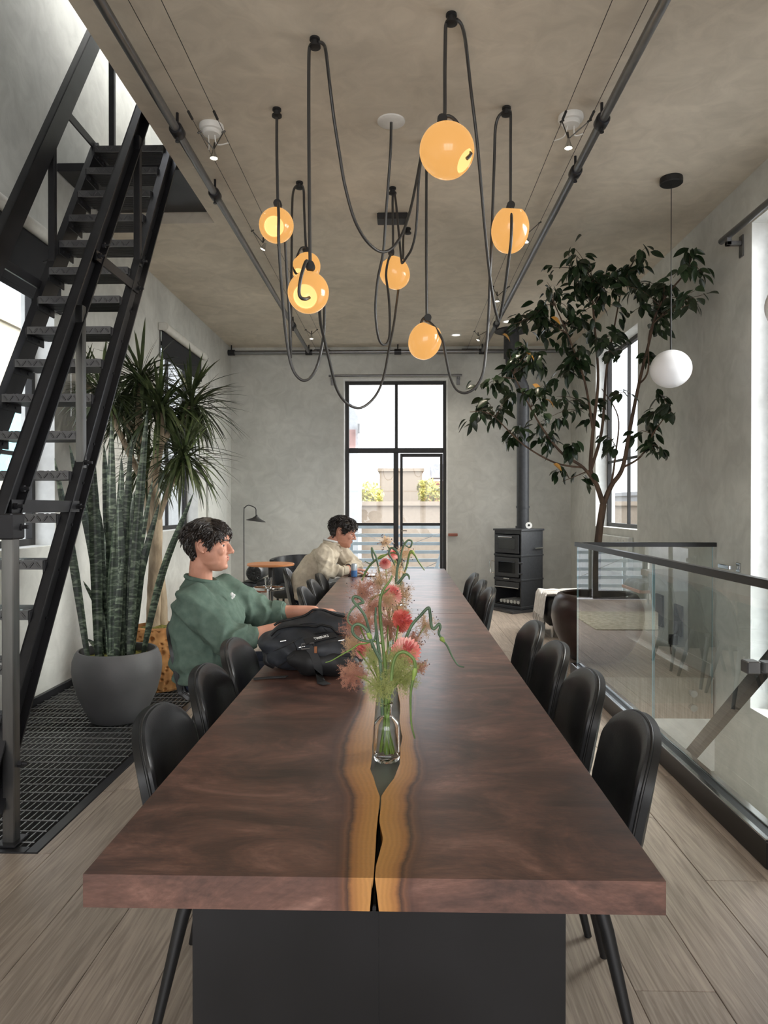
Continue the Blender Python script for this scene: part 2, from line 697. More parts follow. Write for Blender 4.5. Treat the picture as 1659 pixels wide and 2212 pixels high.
def walnut(name, end=False):
    m, nt, b = new_mat(name)
    n, l = nt.nodes, nt.links
    tc = n.new('ShaderNodeTexCoord')
    mp = n.new('ShaderNodeMapping')
    mp.inputs['Scale'].default_value = (0.62, 1.15, 1.0)
    l.new(tc.outputs['Object'], mp.inputs['Vector'])
    big = n.new('ShaderNodeTexNoise')
    big.inputs['Scale'].default_value = 6.0
    big.inputs['Detail'].default_value = 8
    big.inputs['Roughness'].default_value = 0.72
    big.inputs['Distortion'].default_value = 0.7
    l.new(mp.outputs[0], big.inputs['Vector'])
    ra = n.new('ShaderNodeValToRGB')
    e = ra.color_ramp.elements
    e[0].position, e[0].color = 0.28, C(48, 36, 33)
    e[1].position, e[1].color = 0.72, C(142, 108, 96)
    k = e.new(0.45)
    k.color = C(80, 57, 50)
    k = e.new(0.56)
    k.color = C(104, 74, 64)
    l.new(big.outputs['Fac'], ra.inputs[0])
    fine = n.new('ShaderNodeTexNoise')
    fine.inputs['Scale'].default_value = 70
    fine.inputs['Detail'].default_value = 6
    mp2 = n.new('ShaderNodeMapping')
    mp2.inputs['Scale'].default_value = (0.7, 2.4, 2.0)
    l.new(tc.outputs['Object'], mp2.inputs['Vector'])
    l.new(mp2.outputs[0], fine.inputs['Vector'])
    mx = n.new('ShaderNodeMix')
    mx.data_type = 'RGBA'
    mx.blend_type = 'MULTIPLY'
    mx.inputs['Factor'].default_value = 0.6
    r2 = n.new('ShaderNodeValToRGB')
    r2.color_ramp.elements[0].position = 0.3
    r2.color_ramp.elements[0].color = (0.62, 0.60, 0.58, 1)
    r2.color_ramp.elements[1].position = 0.7
    r2.color_ramp.elements[1].color = (1.25, 1.22, 1.2, 1)
    l.new(fine.outputs['Fac'], r2.inputs[0])
    l.new(ra.outputs[0], mx.inputs[6])
    l.new(r2.outputs[0], mx.inputs[7])
    # sapwood: golden band along the live edge, by distance from that edge
    at_ = n.new('ShaderNodeAttribute')
    at_.attribute_name = 'edge'
    ad = n.new('ShaderNodeMath')
    ad.operation = 'MULTIPLY_ADD'
    ad.inputs[1].default_value = 0.5
    l.new(big.outputs['Fac'], ad.inputs[0])
    l.new(at_.outputs['Fac'], ad.inputs[2])
    sb = n.new('ShaderNodeMath')
    sb.operation = 'SUBTRACT'
    sb.inputs[1].default_value = 0.25
    l.new(ad.outputs[0], sb.inputs[0])
    # growth rings running along the edge
    rg = n.new('ShaderNodeMath')
    rg.operation = 'SINE'
    rm = n.new('ShaderNodeMath')
    rm.operation = 'MULTIPLY'
    rm.inputs[1].default_value = 34.0
    l.new(sb.outputs[0], rm.inputs[0])
    l.new(rm.outputs[0], rg.inputs[0])
    sap = n.new('ShaderNodeValToRGB')
    s = sap.color_ramp.elements
    s[0].position, s[0].color = 0.0, C(178, 128, 70)
    s[1].position, s[1].color = 1.0, C(92, 58, 44)
    for p, c in ((0.24, C(168, 118, 62)), (0.38, C(144, 96, 52)), (0.45, C(66, 42, 30)), (0.52, C(104, 68, 48)), (0.62, C(72, 46, 38)), (0.8, C(88, 57, 46))):
        q = s.new(p)
        q.color = c
    half = n.new('ShaderNodeMath')
    half.operation = 'MULTIPLY'
    half.inputs[1].default_value = 0.45
    l.new(sb.outputs[0], half.inputs[0])
    l.new(half.outputs[0], sap.inputs[0])
    dark = n.new('ShaderNodeMapRange')
    dark.inputs['From Min'].default_value = -1
    dark.inputs['From Max'].default_value = 1
    dark.inputs['To Min'].default_value = 0.93
    dark.inputs['To Max'].default_value = 1.06
    l.new(rg.outputs[0], dark.inputs['Value'])
    hs = n.new('ShaderNodeHueSaturation')
    l.new(dark.outputs[0], hs.inputs['Value'])
    l.new(sap.outputs[0], hs.inputs['Color'])
    msk = n.new('ShaderNodeMapRange')
    msk.inputs['From Min'].default_value = 1.1
    msk.inputs['From Max'].default_value = 2.1
    l.new(sb.outputs[0], msk.inputs['Value'])
    fin = n.new('ShaderNodeMix')
    fin.data_type = 'RGBA'
    l.new(msk.outputs[0], fin.inputs['Factor'])
    l.new(hs.outputs[0], fin.inputs[6])
    l.new(mx.outputs[2], fin.inputs[7])
    l.new(fin.outputs[2], b.inputs['Base Color'])
    rr = n.new('ShaderNodeMapRange')
    rr.inputs['To Min'].default_value = 0.33
    rr.inputs['To Max'].default_value = 0.47
    l.new(fine.outputs['Fac'], rr.inputs['Value'])
    l.new(rr.outputs[0], b.inputs['Roughness'])
    b.inputs['Specular IOR Level'].default_value = 0.5
    b.inputs['Coat Weight'].default_value = 0.35
    b.inputs['Coat Roughness'].default_value = 0.22
    bp = n.new('ShaderNodeBump')
    bp.inputs['Strength'].default_value = 0.05
    bp.inputs['Distance'].default_value = 0.004
    l.new(fine.outputs['Fac'], bp.inputs['Height'])
    l.new(bp.outputs[0], b.inputs['Normal'])
    return m


walnut('walnut')


def snake_mat():
    """grey-green blades with dark cross bands"""
    m, nt, b = new_mat('snake_leaf')
    n, l = nt.nodes, nt.links
    tc = n.new('ShaderNodeTexCoord')
    mp = n.new('ShaderNodeMapping')
    mp.inputs['Scale'].default_value = (5, 5, 15)
    oi = n.new('ShaderNodeObjectInfo')
    mp.inputs['Rotation'].default_value = (0.2, 0.15, 0)
    cx = n.new('ShaderNodeCombineXYZ')
    mm = n.new('ShaderNodeMath')
    mm.operation = 'MULTIPLY'
    mm.inputs[1].default_value = 40.0
    l.new(oi.outputs['Random'], mm.inputs[0])
    l.new(mm.outputs[0], cx.inputs['X'])
    l.new(mm.outputs[0], cx.inputs['Z'])
    l.new(cx.outputs[0], mp.inputs['Location'])
    l.new(tc.outputs['Object'], mp.inputs['Vector'])
    no = n.new('ShaderNodeTexNoise')
    no.inputs['Scale'].default_value = 2.6
    no.inputs['Detail'].default_value = 4
    no.inputs['Distortion'].default_value = 1.0
    l.new(mp.outputs[0], no.inputs['Vector'])
    ra = n.new('ShaderNodeValToRGB')
    e = ra.color_ramp.elements
    e[0].position, e[0].color = 0.40, C(32, 42, 34)
    e[1].position, e[1].color = 0.66, C(116, 128, 108)
    k = e.new(0.5)
    k.color = C(54, 68, 52)
    l.new(no.outputs['Fac'], ra.inputs[0])
    l.new(ra.outputs[0], b.inputs['Base Color'])
    b.inputs['Roughness'].default_value = 0.45


snake_mat()
# ------------------------------------------------------------------ the room shell
XL, XR, YB, YF, ZC = -2.56, 2.52, 10.6, -3.0, 3.77
WT = 0.25                         # wall thickness
ZTOP = 6.3
WELL = (1.47, XR, 2.0, 5.76)      # stairwell hole x0,x1,y0,y1
GRATE = (XL, -1.44, 2.76, 6.3)    # steel grating
HATCH = (XL, -1.575, 1.2, 5.96)   # hole in the ceiling over the ladder stair


def wall_yz(mb, x0, x1, y0, y1, z0, z1, holes):
    """wall slab in the YZ plane with rectangular holes (y0,y1,z0,z1)"""
    ys = sorted({y0, y1, *[h[0] for h in holes], *[h[1] for h in holes]})
    ys = [y for y in ys if y0 <= y <= y1]
    for a, b_ in zip(ys[:-1], ys[1:]):
        hs = sorted([(h[2], h[3]) for h in holes if h[0] <= a + 1e-6 and h[1] >= b_ - 1e-6])
        z = z0
        for ha, hb in hs:
            if ha > z:
                mb.box((x0, a, z), (x1, b_, ha))
            z = max(z, hb)
        if z < z1:
            mb.box((x0, a, z), (x1, b_, z1))


WIN = {1: (3.72, 5.18, 1.09, 3.25), 2: (7.49, 8.88, 1.11, 3.25), 3: (7.62, 9.25, 1.125, 3.34), 4: (3.45, 5.17, -0.08, 3.42)}
mb = MB()
wall_yz(mb, XL - WT, XL, YF, YB + WT, -0.4, ZTOP, [WIN[1], WIN[2]])
struct(mb, 'wall_left', 'wall_plaster', 'grey trowelled plaster wall behind the ladder stair and the plants', 'wall')
mb = MB()
wall_yz(mb, XR, XR + WT, YF, YB + WT, -3.2, ZC, [WIN[3], WIN[4]])
struct(mb, 'wall_right', 'wall_plaster', 'grey trowelled plaster wall beside the glass balustrade and the tree', 'wall')
DX0, DX1, DZ = -0.865, 0.695, 3.30
mb = MB()
mb.box((XL, YB, 0), (DX0, YB + WT, ZC))
mb.box((DX1, YB, 0), (XR, YB + WT, ZC))
mb.box((DX0, YB, DZ), (DX1, YB + WT, ZC))
struct(mb, 'wall_back', 'wall_plaster', 'grey plaster end wall around the tall steel door', 'wall')
mb = MB()
for a, b_ in ((XL, -2.2), (-0.8, -0.7), (0.7, 0.8), (2.2, XR)):
    mb.box((a, YF - WT, 0), (b_, YF, ZC))
mb.box((XL, YF - WT, 3.5), (XR, YF, ZC))
mb.box((XL, YF - WT, 0), (XR, YF, 0.4))
struct(mb, 'wall_front', 'wall_plaster', 'street-side plaster wall with three tall openings', 'wall')
mb = MB()
hx0, hx1, hy0, hy1 = HATCH
mb.box((hx1, YF - WT, ZC), (XR + WT, YB + WT, ZC + 0.35))
mb.box((XL, YF - WT, ZC), (hx1, hy0, ZC + 0.35))
mb.box((XL, hy1, ZC), (hx1, YB + WT, ZC + 0.35))
struct(mb, 'ceiling', 'ceiling_plaster', 'warm grey trowelled plaster ceiling above the long table', 'ceiling')
mb = MB()
mb.box((hx1, hy0 - 0.2, ZC + 0.35), (hx1 + 0.15, 7.4, ZTOP))
mb.box((XL, hy0 - 0.2, ZC + 0.35), (hx1, hy0, ZTOP))
mb.box((XL, 7.2, ZC + 0.35), (hx1, 7.4, ZTOP))
mb.box((XL - WT, hy0 - 0.2, ZTOP), (hx1 + 0.15, 4.8, ZTOP + 0.2))
mb.box((XL - WT, 7.2, ZTOP), (hx1 + 0.15, 7.4, ZTOP + 0.2))
struct(mb, 'wall_upper', 'wall_plaster', 'pale plaster walls of the stair shaft above the ceiling hatch', 'wall')

# ------------------------------------------------------------------ floor: slab and planks
floor = MB()
wx0, wx1, wy0, wy1 = WELL
gx0, gx1, gy0, gy1 = GRATE
floor.box((XL, YF, -0.32), (XR, wy0, -0.016)) if False else None
floor.box((gx1, YF, -0.32), (wx0, YB, -0.016))
floor.box((wx0, YF, -0.32), (XR, wy0, -0.016))
floor.box((wx0, wy1, -0.32), (XR, YB, -0.016))
floor.box((XL, YF, -0.32), (gx1, gy0, -0.016))
floor.box((XL, gy1, -0.32), (gx1, YB, -0.016))
floor_o = struct(floor, 'floor', 'subfloor', 'grey-brown oak plank floor', 'floor')


def sub_rect(r, h):
    x0, x1, y0, y1 = r
    a, b_, c, d = h
    if a >= x1 - 1e-6 or b_ <= x0 + 1e-6 or c >= y1 - 1e-6 or d <= y0 + 1e-6:
        return [r]
    out = []
    if y0 < c:
        out.append((x0, x1, y0, c))
    if y1 > d:
        out.append((x0, x1, d, y1))
    ya, yb = max(y0, c), min(y1, d)
    if x0 < a:
        out.append((x0, a, ya, yb))
    if x1 > b_:
        out.append((b_, x1, ya, yb))
    return out


PW = 0.2275
rows = []
x = -0.93
while x > XL:
    x -= PW
k = 0
prng = random.Random(3)
while x < XR:
    a, b_ = max(x, XL), min(x + PW, XR)
    y = YF - prng.uniform(0.2, 1.6)
    if abs(x - 1.1175) < 0.02:
        y = 2.62 - 1.8 * 4
    if abs(x - 0.89) < 0.02:
        y = 3.15 - 1.8 * 4
    while y < YB:
        e = y + (1.8 if abs(x - 1.0) < 0.13 else prng.choice((1.5, 1.8, 2.1)))
        rs = [(a, b_, max(y, YF), min(e, YB))]
        for h in (WELL, GRATE):
            rs = [q for r in rs for q in sub_rect(r, h)]
        for r in rs:
            if r[1] - r[0] > 0.02 and r[3] - r[2] > 0.02:
                rows.append(r)
        y = e
    x += PW
PLANKS = {}
for x0, x1, y0, y1 in rows:
    w, d = round(x1 - x0, 3), round(y1 - y0, 3)
    if (w, d) not in PLANKS:
        q = MB()
        g = 0.0009
        q.cbox((-w / 2 + g, -d / 2 + g, -0.016), (w / 2 - g, d / 2 - g, 0), 0.0016)
        PLANKS[(w, d)] = q.mesh('plank', 'floor_wood')
    o = link('plank', PLANKS[(w, d)], floor_o, Matrix.Translation(((x0 + x1) / 2, (y0 + y1) / 2, 0)), False)

# near-black box under the grating, its colour painting the shade of the void
mb = MB()
mb.box((gx0 - 0.0, gy0, -0.75), (gx1, gy1, -0.7))
mb.box((gx1 - 0.02, gy0, -0.7), (gx1, gy1, -0.07))
mb.box((gx0, gy0, -0.7), (gx1, gy0 + 0.02, -0.07))
mb.box((gx0, gy1 - 0.02, -0.7), (gx1, gy1, -0.07))
struct(mb, 'void_shade_box', 'void_shade', 'near-black box painted as the shaded void below the steel floor grating', 'pit')

# stairwell below the floor
mb = MB()
mb.box((wx0 - 0.12, wy0 - 0.9, -3.2), (wx0 - 0.02, wy1 + 1.4, -0.33))
mb.box((wx0, wy1 + 1.4, -3.2), (XR, wy1 + 1.5, -0.33))
mb.box((wx0 - 0.1, wy0 - 1.0, -3.2), (XR, wy0 - 0.9, -0.33))
struct(mb, 'wall_stairwell', 'wall_plaster', 'plaster walls of the stairwell below the floor', 'wall')
mb = MB()
mb.box((wx0 - 0.1, wy0 - 1, -3.25), (XR, wy1 + 1.5, -3.2))
mb.box((wx0, wy1 - 0.015, -0.75), (XR, wy1 + 0.0, -0.33))
struct(mb, 'trim_1', 'window_reveal', 'white fascia band at the edge of the stairwell', 'trim')
mb = MB()
mb.box((wx0, wy1 - 0.012, -0.33), (XR - 0.01, wy1 - 0.001, -0.002))
struct(mb, 'trim_2', 'floor_wood', 'wooden floor edge facing the stairwell', 'trim')

# baseboards
mb = MB()
mb.box((XL, 6.32, 0), (XL + 0.015, YB, 0.09))
struct(mb, 'baseboard_left', 'baseboard', 'low pale baseboard under the plant wall', 'baseboard')
mb = MB()
mb.box((XR - 0.015, 5.8, 0), (XR, YB, 0.1))
struct(mb, 'baseboard_right', 'baseboard', 'low pale baseboard behind the tree', 'baseboard')
mb = MB()
mb.box((XL + 0.02, YB - 0.015, 0), (DX0 - 0.01, YB, 0.1))
mb.box((DX1 + 0.01, YB - 0.015, 0), (XR - 0.02, YB, 0.1))
struct(mb, 'baseboard_back', 'baseboard', 'low pale baseboard under the end wall', 'baseboard')


# ------------------------------------------------------------------ side windows
def side_window(n, side, label, cols=2, bars=()):
    y0, y1, z0, z1 = WIN[n]
    xi = XL if side < 0 else XR           # room face of the wall
    xg = xi + side * 0.17                 # glass plane
    root = thing('window_%d' % n, label, 'window', (xg, (y0 + y1) / 2, z0))
    root['kind'] = 'structure'
    def B(lo_x, hi_x, a, b_, c, d, name, m):
        q = MB()
        q.box((min(lo_x, hi_x), a, c), (max(lo_x, hi_x), b_, d))
        return put(q, name, m, root)
    t = 0.004
    # painted reveal lining
    rv = MB()
    lo, hi = min(xi, xi + side * WT), max(xi, xi + side * WT)
    rv.box((lo, y0, z0), (hi, y0 + t, z1))
    rv.box((lo, y1 - t, z0), (hi, y1, z1))
    rv.box((lo, y0 + t, z0), (hi, y1 - t, z0 + t))
    rv.box((lo, y0 + t, z1 - t), (hi, y1 - t, z1))
    put(rv, 'reveal', 'window_reveal', root)
    f, d = 0.05, 0.05
    x0, x1 = xg - d / 2, xg + d / 2
    fr = MB()
    fr.box((x0, y0 + t, z0 + t), (x1, y0 + f, z1 - t))
    fr.box((x0, y1 - f, z0 + t), (x1, y1 - t, z1 - t))
    fr.box((x0, y0 + f, z0 + t), (x1, y1 - f, z0 + f))
    fr.box((x0, y0 + f, z1 - f), (x1, y1 - f, z1 - t))
    put(fr, 'window_frame', 'frame_black', root)
    ye = [y0 + f + (y1 - y0 - 2 * f) * i / cols for i in range(cols + 1)]
    ze = [z0 + f] + list(bars) + [z1 - f]
    for y in ye[1:-1]:
        B(x0 + .008, x1 - .008, y - 0.014, y + 0.014, z0 + f, z1 - f, 'mullion', 'frame_black')
    for z in bars:
        B(x0 + .01, x1 - .01, y0 + f, y1 - f, z - 0.014, z + 0.014, 'glazing_bar', 'frame_black')
    for i in range(cols):
        for j in range(len(ze) - 1):
            q = MB()
            q.box((xg - .003, ye[i], ze[j]), (xg + .003, ye[i + 1], ze[j + 1]))
            put(q, 'pane', 'window_glass', root)
    return root


side_window(1, -1, 'tall steel window behind the ladder stair, roller blind half way down', 2, (1.75,))
side_window(2, -1, 'tall steel window behind the spiky plant, blind rolled near the top', 2, (1.75,))
side_window(3, 1, 'tall steel window behind the indoor tree', 2, (1.95,))
side_window(4, 1, 'floor-to-head steel window beside the stairwell, deep white reveal', 2, (1.0, 2.2))


def roller_blind(win, drop, label):
    y0, y1, z0, z1 = WIN[win]
    root = thing('roller_blind', label, 'blind', (XL + 0.07, (y0 + y1) / 2, z1))
    q = MB()
    q.tube([(XL + 0.06, y0 - 0.06, z1 + 0.03), (XL + 0.06, y1 + 0.06, z1 + 0.03)], 0.045, 20)
    put(q, 'tube', 'shade_tube', root, 40)
    q = MB()
    q.box((XL + 0.028, y0 - 0.04, z1 - drop), (XL + 0.032, y1 + 0.04, z1 + 0.02))
    put(q, 'cloth', 'shade_cloth', root)
    q = MB()
    q.cbox((XL + 0.02, y0 - 0.04, z1 - drop - 0.03), (XL + 0.04, y1 + 0.04, z1 - drop), 0.004)
    put(q, 'bottom_bar', 'shade_cloth', root)
    for y in (y0 - 0.075, y1 + 0.062):
        q = MB()
        q.cbox((XL + 0.001, y, z1 - 0.01), (XL + 0.09, y + 0.008, z1 + 0.07), 0.003)
        put(q, 'bracket', 'shade_tube', root)
    q = MB()
    q.tube([(XL + 0.1, y1 + 0.05, z1), (XL + 0.1, y1 + 0.05, z1 - 1.2)], 0.003, 6)
    put(q, 'pull_chain', 'white_plastic', root)
    return root


roller_blind(1, 0.42, 'black roller blind with cream tube over the window by the stair')
roller_blind(2, 0.26, 'black roller blind with cream tube over the window by the spiky plant')

# ------------------------------------------------------------------ tall steel door in the end wall
root = thing('door_1', 'tall black steel glazed door with a four-pane grid and transom', 'door', ((DX0 + DX1) / 2, YB + 0.1, 0))
root['kind'] = 'structure'
q = MB()
t = 0.02
q.box((DX0, YB, 0), (DX0 + t, YB + WT, DZ))
q.box((DX1 - t, YB, 0), (DX1, YB + WT, DZ))
q.box((DX0 + t, YB, DZ - 0.03), (DX1 - t, YB + WT, DZ))
put(q, 'reveal', 'window_reveal', root)
yg0, yg1 = YB + 0.07, YB + 0.13
xm = -0.075
ztr = 2.19


def dbox(name, x0, x1, z0, z1, m='frame_black', a=yg0, b_=yg1):
    q = MB()
    q.cbox((x0, a, z0), (x1, b_, z1), 0.004)
    return put(q, name, m, root)


dbox('frame', DX0 + t, DX0 + t + 0.06, 0, DZ - 0.03)
dbox('frame', DX1 - t - 0.045, DX1 - t, 0, DZ - 0.03)
dbox('frame', DX0 + t + 0.06, DX1 - t - 0.045, DZ - 0.08, DZ - 0.03)
dbox('transom', DX0 + t + 0.06, DX1 - t - 0.045, ztr, ztr + 0.075)
dbox('mullion', xm - 0.02, xm + 0.025, ztr + 0.075, DZ - 0.08)
dbox('mullion', xm - 0.04, xm + 0.035, 0, ztr)
dbox('leaf_frame', xm + 0.06, xm + 0.10, 0.02, ztr - 0.01, a=yg0 - 0.02, b_=yg1 - 0.02)
dbox('leaf_frame', DX1 - t - 0.09, DX1 - t - 0.05, 0.02, ztr - 0.01, a=yg0 - 0.02, b_=yg1 - 0.02)
dbox('leaf_frame', xm + 0.10, DX1 - t - 0.09, ztr - 0.06, ztr - 0.01, a=yg0 - 0.02, b_=yg1 - 0.02)
dbox('glazing_bar', DX0 + t + 0.06, xm - 0.04, 1.095, 1.135)
dbox('glazing_bar', xm + 0.10, DX1 - t - 0.09, 1.095, 1.135)
dbox('kick_plate', DX0 + t + 0.06, xm - 0.04, 0, 0.12)
dbox('kick_plate', xm + 0.10, DX1 - t - 0.09, 0.02, 0.14)
for x0, x1, z0, z1 in ((DX0 + .08, xm - .02, ztr + .075, DZ - .08), (xm + .025, DX1 - .065, ztr + .075, DZ - .08),
                       (DX0 + .08, xm - .04, 1.135, ztr), (DX0 + .08, xm - .04, .12, 1.095),
                       (xm + .10, DX1 - .11, 1.135, ztr - .06), (xm + .10, DX1 - .11, .14, 1.095)):
    dbox('pane', x0, x1, z0, z1, 'window_glass', YB + 0.085, YB + 0.091)
q = MB()
q.tube([(xm + 0.08, yg0 - 0.03, 1.02), (xm + 0.08, yg0 - 0.07, 1.02), (xm + 0.16, yg0 - 0.07, 1.02)], 0.008, 8)
put(q, 'handle', 'chrome', root, 40)

# plain door leaf with a brass lever at the end of the plant wall
root = thing('door_2', 'plain grey door leaf with brass lever at the far end of the plant wall', 'door', (XL, 9.75, 0))
root['kind'] = 'structure'
q = MB()
q.cbox((XL + 0.001, 9.25, 0.01), (XL + 0.03, 10.2, 2.2), 0.004)
put(q, 'leaf', 'baseboard', root)
q = MB()
q.cbox((XL + 0.03, 9.36, 0.92), (XL + 0.036, 9.39, 1.06), 0.002)
q.tube([(XL + 0.036, 9.375, 0.98), (XL + 0.08, 9.375, 0.98), (XL + 0.08, 9.48, 0.98)], 0.008, 8)
put(q, 'handle', 'brass', root, 40)

# front glazing behind the camera
root = thing('window_5', 'three tall street windows with black steel bars', 'window', (0, YF - 0.1, 0.4))
root['kind'] = 'structure'
for a, b_ in ((-2.2, -0.8), (-0.7, 0.7), (0.8, 2.2)):
    q = MB()
    q.box((a, YF - 0.14, 0.4), (a + .05, YF - 0.1, 3.5))
    q.box((b_ - .05, YF - 0.14, 0.4), (b_, YF - 0.1, 3.5))
    q.box((a + .05, YF - 0.14, 0.4), (b_ - .05, YF - 0.1, 0.45))
    q.box((a + .05, YF - 0.14, 3.45), (b_ - .05, YF - 0.1, 3.5))
    q.box((a + .05, YF - 0.14, 1.9), (b_ - .05, YF - 0.1, 1.95))
    put(q, 'window_frame', 'frame_black', root)
# ------------------------------------------------------------------ steel floor grating
gr = thing('floor_grating', 'black steel floor grating with flat frame under the plants and ladder stair', 'grating', ((gx0 + gx1) / 2, (gy0 + gy1) / 2, -0.05))
q = MB()
q.cbox((gx1 - 0.05, gy0, -0.06), (gx1, gy1, 0.004), 0.003)
put(q, 'frame', 'black_steel', gr)
q = MB()
q.cbox((gx0 + 0.002, gy0, -0.06), (gx1 - 0.05, gy0 + 0.05, 0.004), 0.003)
put(q, 'frame', 'black_steel', gr)
q = MB()
q.cbox((gx0 + 0.002, gy1 - 0.05, -0.06), (gx1 - 0.05, gy1, 0.004), 0.003)
put(q, 'frame', 'black_steel', gr)
q = MB()
q.cbox((gx0 + 0.002, gy0 + 0.05, -0.06), (gx0 + 0.03, gy1 - 0.05, 0.05), 0.003)
put(q, 'wall_angle', 'black_steel', gr)
L = gy1 - gy0 - 0.1
bar_me = MB().box((-0.0025, -L / 2, -0.05), (0.0025, L / 2, 0)).mesh('bar', 'grate_steel')
nb = 33
for i in range(nb):
    x = gx0 + 0.05 + (gx1 - 0.07 - gx0 - 0.05) * i / (nb - 1)
    link('bar', bar_me, gr, Matrix.Translation((x - gr.location.x, 0, 0.05)), False)
Wg = gx1 - gx0 - 0.09
rod_me = MB().tube([(-Wg / 2, 0, 0), (Wg / 2, 0, 0)], 0.0032, 6).mesh('cross_rod', 'grate_steel')
y = gy0 + 0.09
while y < gy1 - 0.06:
    link('cross_rod', rod_me, gr, Matrix.Translation((-0.012, y - gr.location.y, 0.051)), False)
    y += 0.1

# ------------------------------------------------------------------ ladder stair
SX = (-2.15, -1.62)       # stringer planes
RISE, SLOPE = 0.2115, 1.65


def nose_y(z):
    return 2.97 + (z - 0.72) / SLOPE


st = thing('ladder_stair', 'steep black steel ladder stair with diamond-plate treads and channel handrails', 'stair', (-1.88, 2.8, 0))
SDIR = Vector((0, 1, SLOPE)).normalized()


def channel(p0, p1, depth, width, open_side):
    """C-section: web plus two flanges"""
    mb = MB()
    p0, p1 = Vector(p0), Vector(p1)
    d = (p1 - p0).normalized()
    s = Vector((1, 0, 0))
    u = s.cross(d).normalized()
    tw = 0.009
    off = s * (-open_side * (width / 2 - tw / 2))
    mb.bar(p0 + off, p1 + off, tw, depth, up=u)
    for k in (-1, 1):
        o = u * (k * (depth / 2 - tw / 2))
        mb.bar(p0 + o, p1 + o, width, tw, up=u)
    return mb


def stz(y):           # stringer centre height
    return 0.72 + SLOPE * (y - 2.97) - 0.17


def rlz(y):           # handrail centre height
    return 1.30 + 1.615 * (y - 2.85)


def bolt(p, side):
    mb = MB()
    mb.tube([Vector(p), Vector(p) + Vector((side * 0.035, 0, 0))], 0.008, 8)
    mb.tube([Vector(p), Vector(p) + Vector((side * 0.014, 0, 0))], 0.015, 6)
    return put(mb, 'bolt', 'black_steel', st)


for x, s in ((SX[0], -1), (SX[1], 1)):
    y0, y1 = 2.74, 5.0
    put(channel((x, y0, stz(y0)), (x, y1, stz(y1)), 0.13, 0.045, s), 'stringer', 'black_steel', st)
    y0, y1 = 2.85, 5.15
    put(channel((x, y0, rlz(y0)), (x, y1, rlz(y1)), 0.12, 0.05, s), 'handrail', 'black_steel', st)
    # newel post with head block and foot plate
    nx = x + s * 0.03
    q = MB()
    q.cbox((nx - 0.025, 2.82, -0.0), (nx + 0.025, 2.87, 1.28), 0.004)
    nw = put(q, 'newel_post', 'raw_steel', st)
    q = MB()
    q.cbox((nx - 0.032, 2.80, 1.24), (nx + 0.032, 2.90, 1.345), 0.006)
    put(q, 'head_block', 'black_steel', nw)
    q = MB()
    q.cbox((nx - 0.045, 2.79, 0.004), (nx + 0.045, 2.90, 0.014), 0.003)
    put(q, 'foot_plate', 'black_steel', nw)
    for yy, zz in ((2.87, 1.29), (2.86, 0.32)):
        bolt((nx + s * 0.025, yy, zz), s)
    # horizontal ties and bracing posts between stringer and rail
    for z in (1.375, 2.70, 3.92):
        ya = 2.85 + (z - 1.30) / 1.615
        yb = 2.97 + (z + 0.17 - 0.72) / SLOPE
        q = MB()
        q.bar((x + s * 0.012, ya - 0.02, z), (x + s * 0.012, yb + 0.02, z), 0.012, 0.055)
        put(q, 'tie_bar', 'black_steel', st)
        bolt((x + s * 0.022, ya, z), s)
        bolt((x + s * 0.022, ya + 0.05, z + 0.075), s)
        bolt((x + s * 0.022, yb, z), s)
    for yy in (3.55, 4.33):
        q = MB()
        q.cbox((x - 0.02, yy - 0.02, stz(yy) + 0.06), (x + 0.02, yy + 0.02, rlz(yy) - 0.04), 0.004)
        put(q, 'post', 'raw_steel' if yy < 4 else 'black_steel', st)
        bolt((x + s * 0.022, yy, stz(yy) + 0.09), s)

# treads: grating deck, diamond-plate nosing, two end plates
TW = SX[1] - SX[0] - 0.05
deck = MB()
deck.box((-TW / 2, 0.0, -0.034), (TW / 2, 0.20, -0.028))
for i in range(12):
    y = 0.012 + i * 0.0162
    deck.box((-TW / 2, y, -0.03), (TW / 2, y + 0.006, 0.0))
for k in range(4):
    xx = -TW / 2 + 0.05 + k * (TW - 0.1) / 3
    deck.box((xx - .003, 0.005, -0.02), (xx + .003, 0.2, -0.004))
for i in range(14):
    y = 0.006 + i * 0.014
    deck.box((-TW / 2 + 0.02, y, -0.038), (TW / 2 - 0.02, y + 0.005, -0.034))
deck_me = deck.mesh('tread', 'black_steel')
nos = MB()
nos.box((-TW / 2, -0.006, -0.04), (TW / 2, 0.0, 0.003))
nos.box((-TW / 2, 0.0, 0.0), (TW / 2, 0.03, 0.003))
nl = 15
for i in range(nl):
    xx = -TW / 2 + 0.02 + (TW - 0.04) * i / (nl - 1)
    a = 0.9 if i % 2 == 0 else -0.9
    M = Matrix.Translation((xx, -0.0065, -0.019)) @ Matrix.Rotation(a, 4, 'Y')
    nos.cbox((-0.016, -0.003, -0.004), (0.016, 0.002, 0.004), 0.002, 0, M)
    M = Matrix.Translation((xx, 0.014, 0.003)) @ Matrix.Rotation(a, 4, 'Z')
    nos.cbox((-0.014, -0.0035, -0.001), (0.014, 0.0035, 0.003), 0.0015, 0, M)
nos_me = nos.mesh('nosing', 'tread_plate')
end = MB()
end.cbox((-0.005, -0.004, -0.075), (0.005, 0.19, 0.0), 0.002)
end.tube([(-0.012, 0.05, -0.05), (0.012, 0.05, -0.05)], 0.009, 8)
end.tube([(-0.012, 0.13, -0.05), (0.012, 0.13, -0.05)], 0.009, 8)
end_me = end.mesh('end_plate', 'black_steel')
